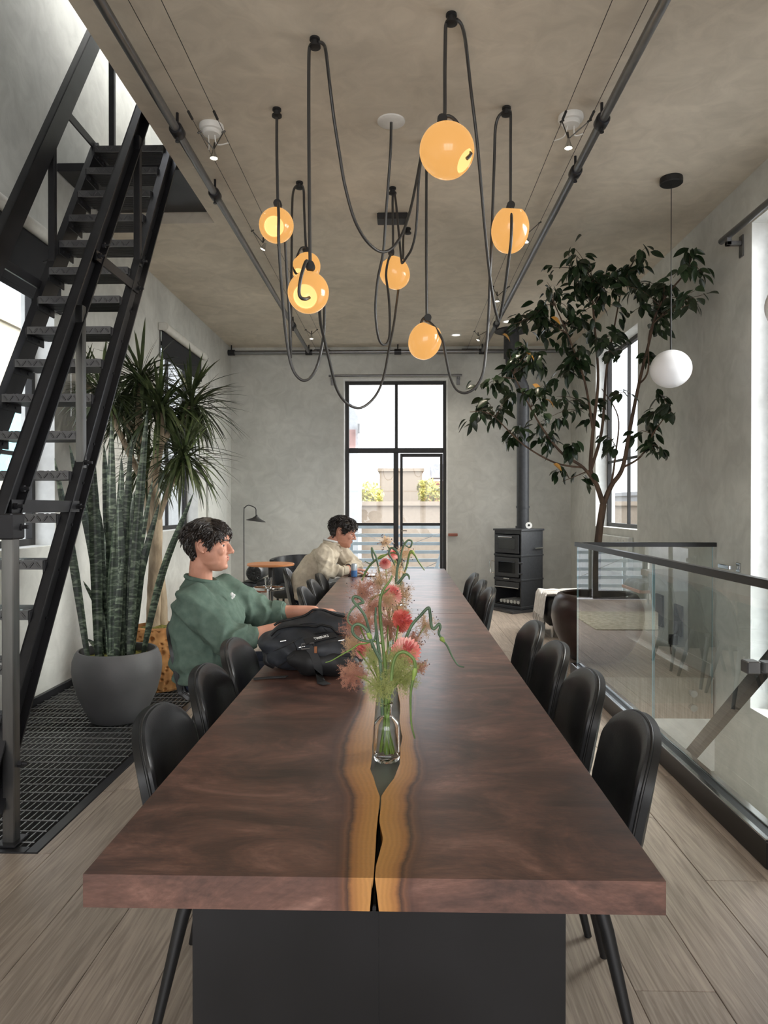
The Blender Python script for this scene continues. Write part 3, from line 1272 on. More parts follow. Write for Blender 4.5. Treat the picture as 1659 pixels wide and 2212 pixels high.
for n in range(1, 19):
    z = RISE * n + 0.067
    t = link('tread', deck_me, st, Matrix.Translation(((SX[0] + SX[1]) / 2 - st.location.x, nose_y(z) - st.location.y, z)), False)
    link('nosing', nos_me, t, None, False)
    for s in (-1, 1):
        link('end_plate', end_me, t, Matrix.Translation((s * (TW / 2 + 0.004), 0, -0.002)), False)

# landing at the top of the stair and its guard post
ld = thing('stair_landing', 'dark steel landing at the head of the ladder stair', 'landing', (-2.06, 5.5, 3.9))
q = MB()
q.cbox((XL + 0.01, 5.2, 3.86), (HATCH[1] - 0.01, 5.95, 3.92), 0.004)
put(q, 'deck', 'black_steel', ld)
for x, y in ((-2.15, 5.24), (-2.15, 5.85)):
    q = MB()
    q.cbox((x - 0.02, y - 0.02, 3.92), (x + 0.02, y + 0.02, 5.0), 0.004)
    put(q, 'guard_post', 'black_steel', ld)
q = MB()
q.bar((-2.15, 5.2, 5.0), (-2.15, 5.9, 5.0), 0.05, 0.05)
put(q, 'guard_rail', 'black_steel', ld)

# ------------------------------------------------------------------ glass balustrade round the stairwell
GX = 1.425
BY0, BY1 = 2.70, 5.76
bal = thing('glass_balustrade', 'frameless glass balustrade with black cap rail and black floor channel around the stairwell', 'balustrade', (GX, BY0, 0))
q = MB()
q.cbox((GX - 0.045, BY0, 0.0), (GX + 0.06, BY1 + 0.05, 0.105), 0.003)
put(q, 'floor_channel', 'black_rail', bal)
for x0, x1 in ((GX - 0.045, GX - 0.022), (GX + 0.022, GX + 0.058)):
    q = MB()
    q.cbox((x0, BY0 + 0.01, 0.105), (x1, BY1, 0.112), 0.002)
    put(q, 'channel_trim', 'chrome', bal)
ysp = 4.03
for a, b_ in ((BY0 + 0.02, ysp - 0.004), (ysp + 0.004, BY1 - 0.012)):
    q = MB()
    q.box((GX - 0.0065, a, 0.10), (GX + 0.0065, b_, 1.06))
    p = put(q, 'pane', 'rail_glass', bal)
    for yy in (a - 0.0015, b_):
        near = yy < BY0 + 0.1
        q = MB()
        q.box((GX - 0.0065, yy, 0.112), (GX + 0.0065, yy + 0.0015, 1.06))
        put(q, 'polished_edge', 'pane_edge' if near else 'pane_edge_pale', p)
q = MB()
q.cbox((GX - 0.019, BY0, 1.055), (GX + 0.019, BY1 + 0.02, 1.09), 0.002)
put(q, 'cap_rail', 'black_rail', bal)
q = MB()
q.box((GX + 0.02, BY1 - 0.0065, -0.20), (XR - 0.03, BY1 + 0.0065, 1.06), 0, Matrix.Translation((0, -0.03, 0)))
p = put(q, 'pane', 'rail_glass', bal)
q = MB()
q.box((XR - 0.03, BY1 - 0.0365, -0.20), (XR - 0.028, BY1 - 0.0235, 1.06))
put(q, 'polished_edge', 'pane_edge_pale', p)
q = MB()
q.cbox((GX + 0.02, BY1 - 0.049, 1.055), (XR - 0.002, BY1 - 0.011, 1.09), 0.002)
put(q, 'cap_rail', 'black_rail', bal)
for z in (-0.12, -0.235):
    q = MB()
    q.tube([(2.34, BY1 - 0.055, z), (2.34, BY1 - 0.012, z)], 0.028, 20)
    put(q, 'standoff', 'chrome', bal, 40)

# stair handrail on the inside of the glass, with clamp
hr = thing('stair_handrail', 'square dark steel handrail sloping down the stairwell inside the glass', 'handrail', (GX + 0.09, 2.9, 0.8))
pa, pb = at_x(1480, 1645, GX + 0.11), at_x(1700, 1385, GX + 0.11)
dd = (pa - pb).normalized()
q = MB()
q.bar(pb, pa + dd * 0.9, 0.045, 0.05)
put(q, 'rail', 'table_base', hr)
cp = at_x(1640, 1440, GX)
q = MB()
q.cbox((GX - 0.06, cp.y - 0.03, cp.z - 0.025), (GX - 0.007, cp.y + 0.03, cp.z + 0.025), 0.004)
q.cbox((GX + 0.007, cp.y - 0.03, cp.z - 0.02), (GX + 0.15, cp.y + 0.03, cp.z + 0.02), 0.004)
put(q, 'glass_clamp', 'pipe_steel', hr)

# steps going down the stairwell
for k in range(9):
    zt = -0.19 * (k + 1)
    y0 = 2.05 + 0.25 * k
    q = MB()
    q.cbox((GX + 0.1, y0, zt - 0.05), (XR - 0.02, y0 + 0.29, zt), 0.004)
    o = put(q, 'stair_step', 'floor_wood')
    tag(o, 'wooden stairwell step behind the balustrade, %s below the floor' % ('first', 'second', 'third', 'fourth', 'fifth', 'sixth', 'seventh', 'eighth', 'ninth')[k], 'step', 'steps going down the stairwell')
# ------------------------------------------------------------------ long walnut tables
TZ, TT = 0.753, 0.056
TX0, TX1 = -0.535, 0.437
TY0, TYM, TY1 = 1.175, 4.12, 7.15
# the crack between the slabs, read off the photograph on the table plane
_gl = [(806, 1909), (808.5, 1871), (811.5, 1830), (812.5, 1800), (817, 1760), (821, 1720), (811, 1694), (800, 1661),
       (804, 1633), (805, 1600), (808, 1560), (811, 1525), (818, 1480), (822, 1440), (832, 1400), (838, 1370), (846, 1340), (850, 1326)]
_gr = [(809, 1909), (812, 1871), (826, 1820), (827, 1808), (820, 1775), (824, 1720), (834.5, 1702), (851, 1682), (864, 1649),
       (865, 1622), (869, 1590), (863, 1560), (864, 1525), (858, 1480), (860, 1440), (858, 1400), (856, 1370), (856, 1340), (856, 1326)]
GLp = sorted((at_z(x, y, TZ).y, at_z(x, y, TZ).x) for x, y in _gl)
GRp = sorted((at_z(x, y, TZ).y, at_z(x, y, TZ).x) for x, y in _gr)


def gapL(y):
    w = 0.0025 * mnoise.noise(Vector((y * 14, 3.1, 0)))
    if y > TYM:
        return -0.05 + 0.012 * math.sin(y * 2.3) + w
    return interp([p[0] for p in GLp], [p[1] for p in GLp], y) + w * min(1, max(0, (y - 1.3) * 4))


def gapR(y):
    w = 0.0025 * mnoise.noise(Vector((y * 14, 9.7, 0)))
    if y > TYM:
        return -0.022 + 0.014 * math.sin(y * 1.9 + 1) + w
    return interp([p[0] for p in GRp], [p[1] for p in GRp], y) + w * min(1, max(0, (y - 1.3) * 4))


def band(y, side):
    """width of the pale sapwood along the live edge"""
    b = 0.046 + 0.012 * math.sin(y * 5.0 + side) + 0.016 * mnoise.noise(Vector((y * 2.2, side * 4.0, 1)))
    return b * (1.25 if side < 0 else 0.95)


def slab(y0, y1, side):
    """one book-matched slab: outer straight edge, inner live edge"""
    ny = int((y1 - y0) / 0.012)
    sx = [0, .004, .012, .022, .034, .05, .07, .1, .15, .22, .32, .45, .6, .8, 1.0]
    mb = MB()
    dist = []

    def row(y, dz, inset):
        out = []
        e = gapL(y) if side < 0 else gapR(y)
        o = TX0 if side < 0 else TX1
        for s in sx:
            x = e + (o - e) * s
            if s == 0 and dz < 0:
                x += (0.008 + 0.006 * mnoise.noise(Vector((y * 9, 2, side)))) * (-1 if side < 0 else 1)
            out.append(Vector((x, y, TZ + dz)))
            dist.append(abs(x - e) / band(y, side))
        return out
    vs, n = [], len(sx)
    ys = [y0 + (y1 - y0) * i / ny for i in range(ny + 1)]
    for y in ys:
        vs += row(y, 0, 0)
    for y in ys:
        vs += row(y, -TT, 0)
    fs = []
    K = n * (ny + 1)
    flip = side < 0
    for i in range(ny):
        for j in range(n - 1):
            a = (i * n + j, i * n + j + 1, (i + 1) * n + j + 1, (i + 1) * n + j)
            fs.append(tuple(reversed(a)) if flip else a)
            b_ = tuple(K + q for q in reversed(a))
            fs.append(tuple(reversed(b_)) if flip else b_)
        for j, r in ((0, False), (n - 1, True)):
            a = (i * n + j, (i + 1) * n + j, K + (i + 1) * n + j, K + i * n + j)
            if r:
                a = tuple(reversed(a))
            fs.append(tuple(reversed(a)) if flip else a)
    for i, r in ((0, True), (ny, False)):
        for j in range(n - 1):
            a = (i * n + j, i * n + j + 1, K + i * n + j + 1, K + i * n + j)
            if r:
                a = tuple(reversed(a))
            fs.append(tuple(reversed(a)) if flip else a)
    mb.add(vs, fs)
    me = mb.mesh('slab', 'walnut')
    at_ = me.attributes.new('edge', 'FLOAT', 'POINT')
    at_.data.foreach_set('value', dist)
    return me


for ya, yb, lab in ((TY0, TYM - 0.002, 'long dark walnut slab table with golden live-edge crack, vase and backpack on it'),
                    (TYM + 0.002, TY1, 'second walnut slab table continuing the first towards the tall door')):
    tb = thing('dining_table', lab, 'table', ((TX0 + TX1) / 2, (ya + yb) / 2, 0))
    for s in (-1, 1):
        me = slab(ya, yb, s)
        o = link('slab', me, tb)
    q = MB()
    q.cbox((-0.125, ya + 0.02, TZ - TT - 0.012), (0.06, yb - 0.02, TZ - TT - 0.001), 0.002)
    put(q, 'spine_plate', 'table_base', tb)
    if ya < 2:
        q = MB()
        q.cbox((-0.11, 1.50, TZ - 0.035), (0.045, yb - 0.3, TZ - 0.024), 0.002)
        # steel inlay filling the wide part of the crack
        put(q, 'steel_inlay', 'inlay_steel', tb)
    for yy, sg in ((ya + 0.075, 1), (yb - 0.075, -1)):
        for x0, x1 in ((-0.372, -0.0431), (0.29, -0.0429)):
            q = MB()
            d = 0.11 * sg
            th = 0.012 * sg
            xa, xb = x0, x1
            vs = [(xa, yy, 0), (xb, yy + d, 0), (xb, yy + d + th, 0), (xa, yy + th, 0)]
            vs += [(a, b_, TZ - TT - 0.002) for a, b_, c in vs]
            q.add(vs, [(0, 1, 5, 4), (1, 2, 6, 5), (2, 3, 7, 6), (3, 0, 4, 7), (4, 5, 6, 7), (3, 2, 1, 0)])
            put(q, 'base_panel', 'table_base', tb)

# ------------------------------------------------------------------ leather chairs
PROF = [(0.245, 0.425), (0.225, 0.437), (0.15, 0.436), (0.02, 0.425), (-0.10, 0.425), (-0.175, 0.44), (-0.218, 0.485),
        (-0.238, 0.55), (-0.252, 0.63), (-0.264, 0.70), (-0.274, 0.76), (-0.280, 0.80)]
_cum = [0.0]
for a, b_ in zip(PROF[:-1], PROF[1:]):
    _cum.append(_cum[-1] + math.dist(a, b_))
_cum = [c / _cum[-1] for c in _cum]


def prof(u):
    return interp(_cum, [p[0] for p in PROF], u), interp(_cum, [p[1] for p in PROF], u)


def round_off(v, n, amount):
    v = min(abs(v), 0.9995)
    return amount * (1 - (1 - v ** n) ** (1 / n))


def chair_pt(u, v):
    """u along seat and back, v in -1..1 across; the top and front edges are arcs"""
    top = 1 - round_off(v, 2.3, 0.185)
    front = round_off(v, 2.6, 0.07)
    uu = front + u * (top - front)
    x, z = prof(uu)
    w = interp([0, .1, .3, .45, .55, .7, .85, 1], [.225, .232, .232, .230, .228, .226, .222, .22], uu)
    y = w * v
    curl = (abs(y) / 0.23) ** 2.4
    side_seat = interp([0, .3, .5, .6], [.012, .035, .045, .0], uu)
    side_back = interp([.35, .5, .7, 1], [.0, .035, .05, .045], uu)
    return Vector((x + side_back * curl, y, z + side_seat * curl))


def chair_surface(offset, puff):
    NU, NV = 46, 27
    pts = [[None] * NV for _ in range(NU)]
    for i in range(NU):
        for j in range(NV):
            u, v = i / (NU - 1), math.sin(pi / 2 * (-1 + 2 * j / (NV - 1)))
            p = chair_pt(u, v)
            vc = max(-.93, min(.93, v))
            du = chair_pt(min(u + .01, 1), vc) - chair_pt(max(u - .01, 0), vc)
            dv = chair_pt(u, vc + .03) - chair_pt(u, vc - .03)
            n = dv.cross(du).normalized()
            ru, rv = min(1, max(0, (u - .72) / .28)), abs(v)
            edge = min(1, max(rv ** 5, ru ** 3.5, max(0, (0.08 - u) / 0.08) ** 2))
            pts[i][j] = p + n * (offset + puff * math.sqrt(max(0, 1 - edge)))
    return pts, NU, NV


def chair_shell(offset, puff, back_off):
    a, NU, NV = chair_surface(offset, puff)
    b_, _, _ = chair_surface(back_off, 0)
    mb = MB()
    vs = [p for r in a for p in r] + [p for r in b_ for p in r]
    K = NU * NV
    fs = []
    for i in range(NU - 1):
        for j in range(NV - 1):
            q = (i * NV + j, i * NV + j + 1, (i + 1) * NV + j + 1, (i + 1) * NV + j)
            fs.append(q)
            fs.append(tuple(K + t for t in reversed(q)))
    rim = [(i, 0) for i in range(NU)] + [(NU - 1, j) for j in range(1, NV)] + [(i, NV - 1) for i in range(NU - 2, -1, -1)] + [(0, j) for j in range(NV - 2, 0, -1)]
    for k in range(len(rim)):
        i0, j0 = rim[k]
        i1, j1 = rim[(k + 1) % len(rim)]
        fs.append((i1 * NV + j1, i0 * NV + j0, K + i0 * NV + j0, K + i1 * NV + j1))
    mb.add(vs, fs)
    loop = [a[i][j] for i, j in rim], [b_[i][j] for i, j in rim]
    return mb, loop


pad_mb, pad_rim = chair_shell(0.0, 0.018, -0.012)
shell_mb, shell_rim = chair_shell(-0.012, 0.0, -0.034)
pad_me = pad_mb.mesh('seat_pad', 'leather')
smooth_by_angle(pad_me, 70)
shell_me = shell_mb.mesh('shell', 'leather_side')
smooth_by_angle(shell_me, 70)
pip = MB()
mid = [Vector(b_) for b_ in pad_rim[1]]
pip.tube(mid[1:] + mid[:2], 0.0042, 6, cap=False)
pip_me = pip.mesh('piping', 'leather_side')
smooth_by_angle(pip_me, 70)


def leg_mesh(sx, sy):
    q = MB()
    q.tube([(0.13 * sx, 0.13 * sy, 0.405), (0.16 * sx, 0.16 * sy, 0.30), (0.225 * sx, 0.215 * sy, 0.0)], [0.019, 0.018, 0.0115], 12)
    me = q.mesh('leg', 'black_wood')
    smooth_by_angle(me, 50)
    return me


LEGS = [leg_mesh(sx, sy) for sx in (-1, 1) for sy in (-1, 1)]
fr = MB()
fr.bar((-0.15, -0.15, 0.395), (0.15, 0.15, 0.395), 0.04, 0.02)
fr.bar((-0.15, 0.15, 0.395), (0.15, -0.15, 0.395), 0.04, 0.0199)
frame_me = fr.mesh('under_frame', 'black_wood')


def chair(x, y, rot, label, group='black leather chairs at the long table'):
    t = thing('dining_chair', label, 'chair', (x, y, 0), rot, group)
    link('seat_pad', pad_me, t, None, False)
    link('shell', shell_me, t, None, False)
    link('piping', pip_me, t, None, False)
    link('under_frame', frame_me, t, None, False)
    for m in LEGS:
        link('leg', m, t, None, False)
    return t


# pushed in along the balustrade side (facing -X) and the plant side (facing +X)
ordn = ['farthest from the tall door', 'second farthest from the tall door', 'third farthest from the tall door', 'fourth farthest from the tall door',
        'third from the tall door', 'second from the tall door', 'closest to the tall door']
for (y, x, r), o_ in zip(((1.97, 0.375, -5), (2.49, 0.38, -2), (3.01, 0.385, -1), (3.56, 0.395, 0), (5.07, 0.36, 0), (5.59, 0.36, 0), (6.18, 0.36, 0)), ordn):
    chair(x, y, pi + math.radians(r), 'black leather chair on the balustrade side of the table, ' + o_)
for (y, x, r), o_ in zip(((2.00, -0.42, 3), (2.53, -0.43, 2), (3.04, -0.45, 0), (5.07, -0.43, 0), (5.59, -0.43, 0), (6.12, -0.43, 0)),
                         ('farthest from the tall door', 'second in front of the man in green', 'next to the man in green',
                          'third before the man in cream', 'second before the man in cream', 'next to the man in cream')):
    chair(x, y, math.radians(r), 'empty black leather chair on the plant side, ' + o_)
chair(-0.86, 3.60, math.radians(0), 'black leather chair pulled out, holding the man in the green sweatshirt')
chair(-0.80, 6.66, math.radians(4), 'black leather chair pulled out, holding the man in the cream sweater')
# ------------------------------------------------------------------ steel pipes under the ceiling
ZP = ZC - 0.11


def pipe(label, x, y0, y1, collars):
    t = thing('ceiling_pipe', label, 'pipe', (x, (y0 + y1) / 2, ZP))
    q = MB()
    q.tube([(x, y0, ZP), (x, y1, ZP)], 0.026, 18)
    put(q, 'pipe', 'pipe_steel', t, 40)
    for y in collars:
        q = MB()
        q.tube([(x, y - 0.045, ZP), (x, y - 0.035, ZP), (x, y + 0.035, ZP), (x, y + 0.045, ZP)], [0.034, 0.041, 0.041, 0.034], 18)
        cl = put(q, 'collar', 'black_steel', t, 40)
        q = MB()
        q.tube([(x, y, ZP + 0.03), (x, y, ZC - 0.001)], 0.009, 8)
        q.tube([(x, y, ZP - 0.03), (x, y, ZP - 0.062)], 0.008, 8)
        q.tube([(x, y, ZP - 0.06), (x, y, ZP - 0.068)], 0.013, 8)
        put(q, 'hanger', 'black_steel', cl)
    return t


PXL, PXR = at_z(383, 283, ZP).x, at_z(1300, 262, ZP).x
PYB = YB - 0.22
pipe('grey steel pipe under the ceiling on the ladder stair side', PXL, -1.5, PYB, (1.6, at_z(383, 283, ZP).y, at_z(470, 420, ZP).y, 8.9))
pipe('grey steel pipe under the ceiling on the balustrade side', PXR, -1.5, PYB, (1.6, at_z(1300, 262, ZP).y, at_z(1240, 372, ZP).y, 8.9))
t = thing('ceiling_pipe', 'grey steel pipe running along the end wall above the tall door', 'pipe', (0, PYB + 0.06, ZP))
q = MB()
q.tube([(XL + 0.005, PYB + 0.06, ZP), (XR - 0.005, PYB + 0.06, ZP)], 0.03, 18)
put(q, 'pipe', 'pipe_steel', t, 40)
for x in (XL + 0.05, PXL, -0.05, PXR, XR - 0.05):
    q = MB()
    q.tube([(x - 0.05, PYB + 0.06, ZP), (x + 0.05, PYB + 0.06, ZP)], 0.042, 18)
    c_ = put(q, 'collar', 'black_steel', t, 40)
    q = MB()
    q.tube([(x, PYB + 0.06, ZP + 0.03), (x, PYB + 0.06, ZC - 0.001)], 0.009, 8)
    put(q, 'hanger', 'black_steel', c_)
for x, sd in ((at(696, 753, YB).x, 'stair'), (at(1014, 752, YB).x, 'stove')):
    q = MB()
    q.cbox((x - 0.12, YB - 0.06, ZP - 0.0), (x + 0.12, YB - 0.001, ZP + 0.065), 0.005)
    tag(put(q, 'cable_anchor_plate', 'black_matte'), 'small black anchor plate high on the end wall, %s side of the door' % sd, 'anchor plate', 'anchor plates above the tall door')

# ------------------------------------------------------------------ cable lighting
ZW = ZC - 0.10
WX = {}
for side, pxs in (('stair', (410, 465)), ('balustrade', (1220, 1280))):
    xs = []
    for px in pxs:
        x = at_z(px, 247, ZW).x
        xs.append(x)
        t = thing('light_cable', 'thin steel lighting cable under the ceiling, %s %s side' % ('outer' if (px in (410, 1280)) else 'inner', side), 'cable', (x, 4, ZW))
        q = MB()
        q.tube([(x, -2.6, ZW), (x, YB - 0.02, ZW)], 0.0022, 6)
        put(q, 'cable', 'wire', t)
        ya = at_z(px, 247, ZW).y
        q = MB()
        q.tube([(x, ya - 0.03, ZW), (x, ya + 0.05, ZW)], 0.008, 8)
        put(q, 'turnbuckle', 'black_matte', t)
    WX[side] = xs
    c0 = at_z(457 if side == 'stair' else 1233, 271 if side == 'stair' else 250, ZC)
    t = thing('cable_transformer', 'white round ceiling transformer feeding the cable lights on the %s side' % side, 'transformer', c0)
    q = MB()
    q.lathe([(0.075, ZC - 0.001), (0.078, ZC - 0.02), (0.07, ZC - 0.035), (0.055, ZC - 0.038), (0.055, ZC - 0.055), (0.05, ZC - 0.06)], 32, 0, Matrix.Translation((c0.x, c0.y, 0)))
    put(q, 'housing', 'white_plastic', t, 40)
    q = MB()
    q.tube(catmull([(c0.x - 0.02, c0.y, ZC - 0.06), (c0.x - 0.03, c0.y + 0.05, ZC - 0.10), (xs[0], c0.y + 0.1, ZW)], 6), 0.004, 6)
    q.tube(catmull([(c0.x + 0.02, c0.y, ZC - 0.06), (c0.x + 0.03, c0.y + 0.02, ZC - 0.11), (xs[1], c0.y + 0.02, ZW)], 6), 0.004, 6)
    put(q, 'lead', 'white_plastic', t)


def spot(px, py, Y, side, label, aim=(0, 0, -1), lit=True):
    p = at(px, py, Y)
    t = thing('cable_spotlight', label, 'spotlight', p)
    xa, xb = WX[side]
    top = p + Vector((0, 0, 0.05))
    q = MB()
    for x in (xa, xb):
        q.tube([top, (x, p.y - 0.05, ZW)], 0.0035, 6)
        q.tube([(x - 0.012, p.y - 0.05, ZW - 0.006), (x + 0.012, p.y - 0.05, ZW + 0.006)], 0.006, 6)
    q.tube([top, top + Vector((0, 0.02, 0.05))], 0.006, 8)
    put(q, 'arms', 'wire', t)
    rot = Vector((0, 0, -1)).rotation_difference(Vector(aim).normalized()).to_matrix().to_4x4()
    M = Matrix.Translation(p) @ rot
    q = MB()
    q.lathe([(0.008, 0.05), (0.012, 0.03), (0.024, 0.0), (0.0255, -0.006), (0.0225, -0.006), (0.02, 0.0), (0.01, 0.02)], 20, 0, M, True, True)
    put(q, 'reflector', 'chrome', t, 50)
    q = MB()
    q.lathe([(0.021, -0.004), (0.012, -0.010), (0.001, -0.012)], 16, 0, M)
    put(q, 'lamp', 'lamp_lit', t, 50)
    l = bpy.data.lights.new('spot_beam', 'SPOT')
    l.energy = 32.0
    l.spot_size = math.radians(75)
    l.spot_blend = 0.8
    l.shadow_soft_size = 0.03
    l.color = (1.0, 0.88, 0.7)
    o = bpy.data.objects.new('spot_beam', l)
    o.matrix_basis = Matrix.Translation(p + Vector(aim).normalized() * 0.03) @ rot
    COL.objects.link(o)
    return t


def zplane(px, py, dz=0.23):
    return at_z(px, py, ZC - dz).y


spot(462, 340, zplane(462, 340), 'stair', 'lit cable spotlight beside the white transformer on the ladder stair side')
spot(1228, 318, zplane(1228, 318), 'balustrade', 'lit cable spotlight beside the white transformer on the balustrade side')
spot(568, 537, zplane(568, 537), 'stair', 'cable spotlight tilted sideways behind the amber pendants, stair side', (-0.5, 0.1, -1))
spot(1136, 521, zplane(1136, 521), 'balustrade', 'lit cable spotlight behind the amber pendant by the balustrade', (-0.2, -0.1, -1))
spot(1074, 650, zplane(1074, 650), 'balustrade', 'cable spotlight where the two cords meet near the tree')
spot(673, 731, zplane(673, 731, .2), 'stair', 'cable spotlight closest to the end wall, stair side')
spot(1033, 734, zplane(1033, 734, .2), 'balustrade', 'cable spotlight closest to the end wall beside the tree', (-0.5, 0, -1))

for px, py, lab in ((985, 723, 'round recessed ceiling downlight above the stove hearth, door side'), (1097, 694, 'round recessed ceiling downlight beside the flue collar')):
    p = at_z(px, py, ZC)
    t = thing('downlight', lab, 'downlight', p)
    q = MB()
    q.lathe([(0.075, ZC - 0.0005), (0.075, ZC - 0.006), (0.055, ZC - 0.008), (0.052, ZC - 0.001)], 24, 0, Matrix.Translation((p.x, p.y, 0)), False, False)
    put(q, 'trim_ring', 'white_plastic', t, 40)
    q = MB()
    q.lathe([(0.053, ZC - 0.001), (0.03, ZC - 0.003), (0.001, ZC - 0.003)], 20, 0, Matrix.Translation((p.x, p.y, 0)), False, True)
    put(q, 'lens', 'downlight_lit', t, 40)
    l = bpy.data.lights.new('downlight_beam', 'SPOT')
    l.energy = 40
    l.spot_size = math.radians(95)
    l.spot_blend = 0.9
    l.shadow_soft_size = 0.05
    l.color = (1, .93, .82)
    o = bpy.data.objects.new('downlight_beam', l)
    o.location = (p.x, p.y, ZC - 0.02)
    COL.objects.link(o)

# ------------------------------------------------------------------ amber glass pendants
p = at_z(845, 261, ZC)
t = thing('pendant_canopy', 'white round ceiling plate where the pendant cord starts', 'ceiling plate', p)
q = MB()
q.lathe([(0.086, ZC - 0.0005), (0.086, ZC - 0.008), (0.08, ZC - 0.012), (0.01, ZC - 0.012)], 40, 0, Matrix.Translation((p.x, p.y, 0)), False, True)
put(q, 'plate', 'white_plastic', t, 40)
p = at_z(848, 466, ZC)
q = MB()
q.cbox((p.x - 0.125, p.y - 0.07, ZC - 0.05), (p.x + 0.125, p.y + 0.07, ZC - 0.001), 0.004)
t = tag(put(q, 'junction_box', 'black_matte'), 'flat black steel junction box on the ceiling between the pendant cords', 'junction box')

KN = {k: at_z(x, y, ZC - 0.02) for k, (x, y) in dict(k1=(598, 242), k2=(680, 91), k3=(975, 39), k4=(1094, 239), k5=(647, 399), k6=(917, 312), k7=(848, 411), k8=(881, 498)).items()}
YK = {k: v.y for k, v in KN.items()}
YG = dict(g1=YK['k1'], g2=YK['k5'], g3=YK['k2'], g4=YK['k3'], g5=YK['k4'], g6=YK['k7'], g7=YK['k6'])


def cord(parent, pts, Ys, flat=True):
    """pts in pixels, Ys = depths at the two ends (or a list)"""
    n = len(pts)
    ys = Ys if len(Ys) == n else [Ys[0] + (Ys[1] - Ys[0]) * i / (n - 1) for i in range(n)]
    P = []
    for (x, y), d in zip(pts, ys):
        if y < 1000:
            d = min(d, at_z(x, y, ZC - 0.03).y)      # never above the ceiling
        P.append(at(x, y, d))
    q = MB()
    q.tube(catmull(P, 5), 0.0088, 8)
    return put(q, 'cord', 'cord', parent, 60)


def knob(parent, k):
    q = MB()
    c = KN[k]
    q.lathe([(0.026, ZC - 0.0005), (0.027, ZC - 0.012), (0.02, ZC - 0.016), (0.02, ZC - 0.034), (0.03, ZC - 0.038), (0.03, ZC - 0.048), (0.02, ZC - 0.052)], 24, 0,
            Matrix.Translation((c.x, c.y, 0)), False, True)
    put(q, 'ceiling_knob', 'black_matte', parent, 40)


def globe(parent, px, py, Y, r_px, elong, axis, open_r=0.46):
    """blown-glass shade: a squashed drop with a round mouth facing `axis`"""
    c = at(px, py, Y)
    R = r_px / F_PX * (c - Vector((0, 0, H_CAM))).length
    a = Vector(axis).normalized()
    rot = Vector((0, 0, 1)).rotation_difference(a).to_matrix().to_4x4()
    M = Matrix.Translation(c) @ rot
    outer = []
    t1 = math.asin(open_r)
    n = 22
    for i in range(n + 1):
        th = pi - (pi - t1) * i / n
        rr = R * math.sin(th) ** 0.9 if math.sin(th) > 0 else 0
        outer.append((max(rr, 0.0005), R * elong * math.cos(th) * (1.0 if math.cos(th) < 0 else 0.96)))
    q = MB()
    q.lathe(outer, 40, 0, M, True, False)
    # folded-in lip
    r0, z0 = outer[-1]
    q.lathe([(r0, z0), (r0 * 0.93, z0 + 0.003), (r0 * 0.88, z0 - 0.004)], 40, 0, M, False, False)
    sh = put(q, 'shade', 'amber_glass', parent, 60)
    q = MB()
    inner = [(r0 * 0.88, z0 - 0.004), (r0 * 0.90, z0 - 0.25 * R), (r0 * 0.95, z0 - 0.6 * R), (r0 * 0.6, z0 - 0.95 * R), (0.0005, z0 - 1.05 * R)]
    q.lathe(list(reversed(inner)), 32, 0, M, True, False)
    put(q, 'inner_well', 'amber_inside', sh, 60)
    return c, R, a


def clip(parent, px, py, Y):
    p = at(px, py, Y)
    q = MB()
    q.cbox((p.x - 0.016, p.y - 0.016, p.z - 0.026), (p.x + 0.016, p.y + 0.016, p.z + 0.026), 0.006)
    q.tube([(p.x, p.y - 0.02, p.z), (p.x, p.y + 0.02, p.z)], 0.024, 14)
    put(q, 'cord_clip', 'black_matte', parent, 40)


GRP = 'amber glass pendants over the long table'


def pend(label, g):
    return thing('pendant_light', label, 'pendant light', (0, YG[g], ZC), 0, GRP)


# g4: the largest, hanging highest
t = pend('amber glass pendant hanging highest, its open mouth facing down and sideways', 'g4')
knob(t, 'k3')
cord(t, [(968, 44), (963, 55), (962, 90), (961, 160), (961, 240), (958, 262)], (YK['k3'], YG['g4']))
clip(t, 955, 260, YG['g4'])
globe(t, 966, 326, YG['g4'], 51, 1.04, (0.75, -0.35, -0.62))
cord(t, [(957, 255), (970, 251), (985, 262), (1003, 292), (1016, 320), (1017, 333), (1008, 343)], (YG['g4'], YG['g4'] - 0.03))
cord(t, [(986, 42), (996, 52), (1003, 75), (1008, 110), (1018, 200), (1030, 300), (1040, 410), (1050, 520), (1060, 610), (1069, 665), (1077, 694)], (YK['k3'], YG['g5'] + 0.15))
# g5
t = pend('amber glass pendant on the balustrade side with a cord falling over its front', 'g5')
knob(t, 'k4')
cord(t, [(1099, 238), (1103, 246), (1103, 300), (1103, 380), (1103, 440)], (YK['k4'], YG['g5']))
clip(t, 1103, 445, YG['g5'])
globe(t, 1102, 496, YG['g5'], 37, 1.22, (0.05, -0.42, 1.0), 0.5)
cord(t, [(1104, 450), (1105, 475), (1104, 520), (1099, 560), (1092, 615), (1084, 665), (1078, 694)], [YG['g5'] - .06, YG['g5'] - .13, YG['g5'] - .13, YG['g5'] - .08, YG['g5'], YG['g5'] + .1, YG['g5'] + .15])
cord(t, [(1087, 242), (1076, 254), (1070, 280), (1068, 340), (1065, 430), (1062, 520), (1058, 610), (1055, 690), (1049, 765), (1042, 810), (1026, 838), (1004, 849), (985, 840), (972, 812), (963, 770), (956, 735), (940, 708), (926, 694)], (YK['k4'], YG['g7'] - 0.04))
# g7
t = pend('amber glass pendant hanging lowest, mouth turned up towards its cord', 'g7')
knob(t, 'k6')
cord(t, [(920, 316), (921, 340), (921, 450), (921, 560), (922, 685)], (YK['k6'], YG['g7']))
clip(t, 924, 687, YG['g7'])
globe(t, 918, 736, YG['g7'], 34, 1.16, (0.38, -0.25, 0.9), 0.5)
cord(t, [(920, 684), (913, 690), (909, 702), (913, 712)], (YG['g7'], YG['g7'] + 0.05))
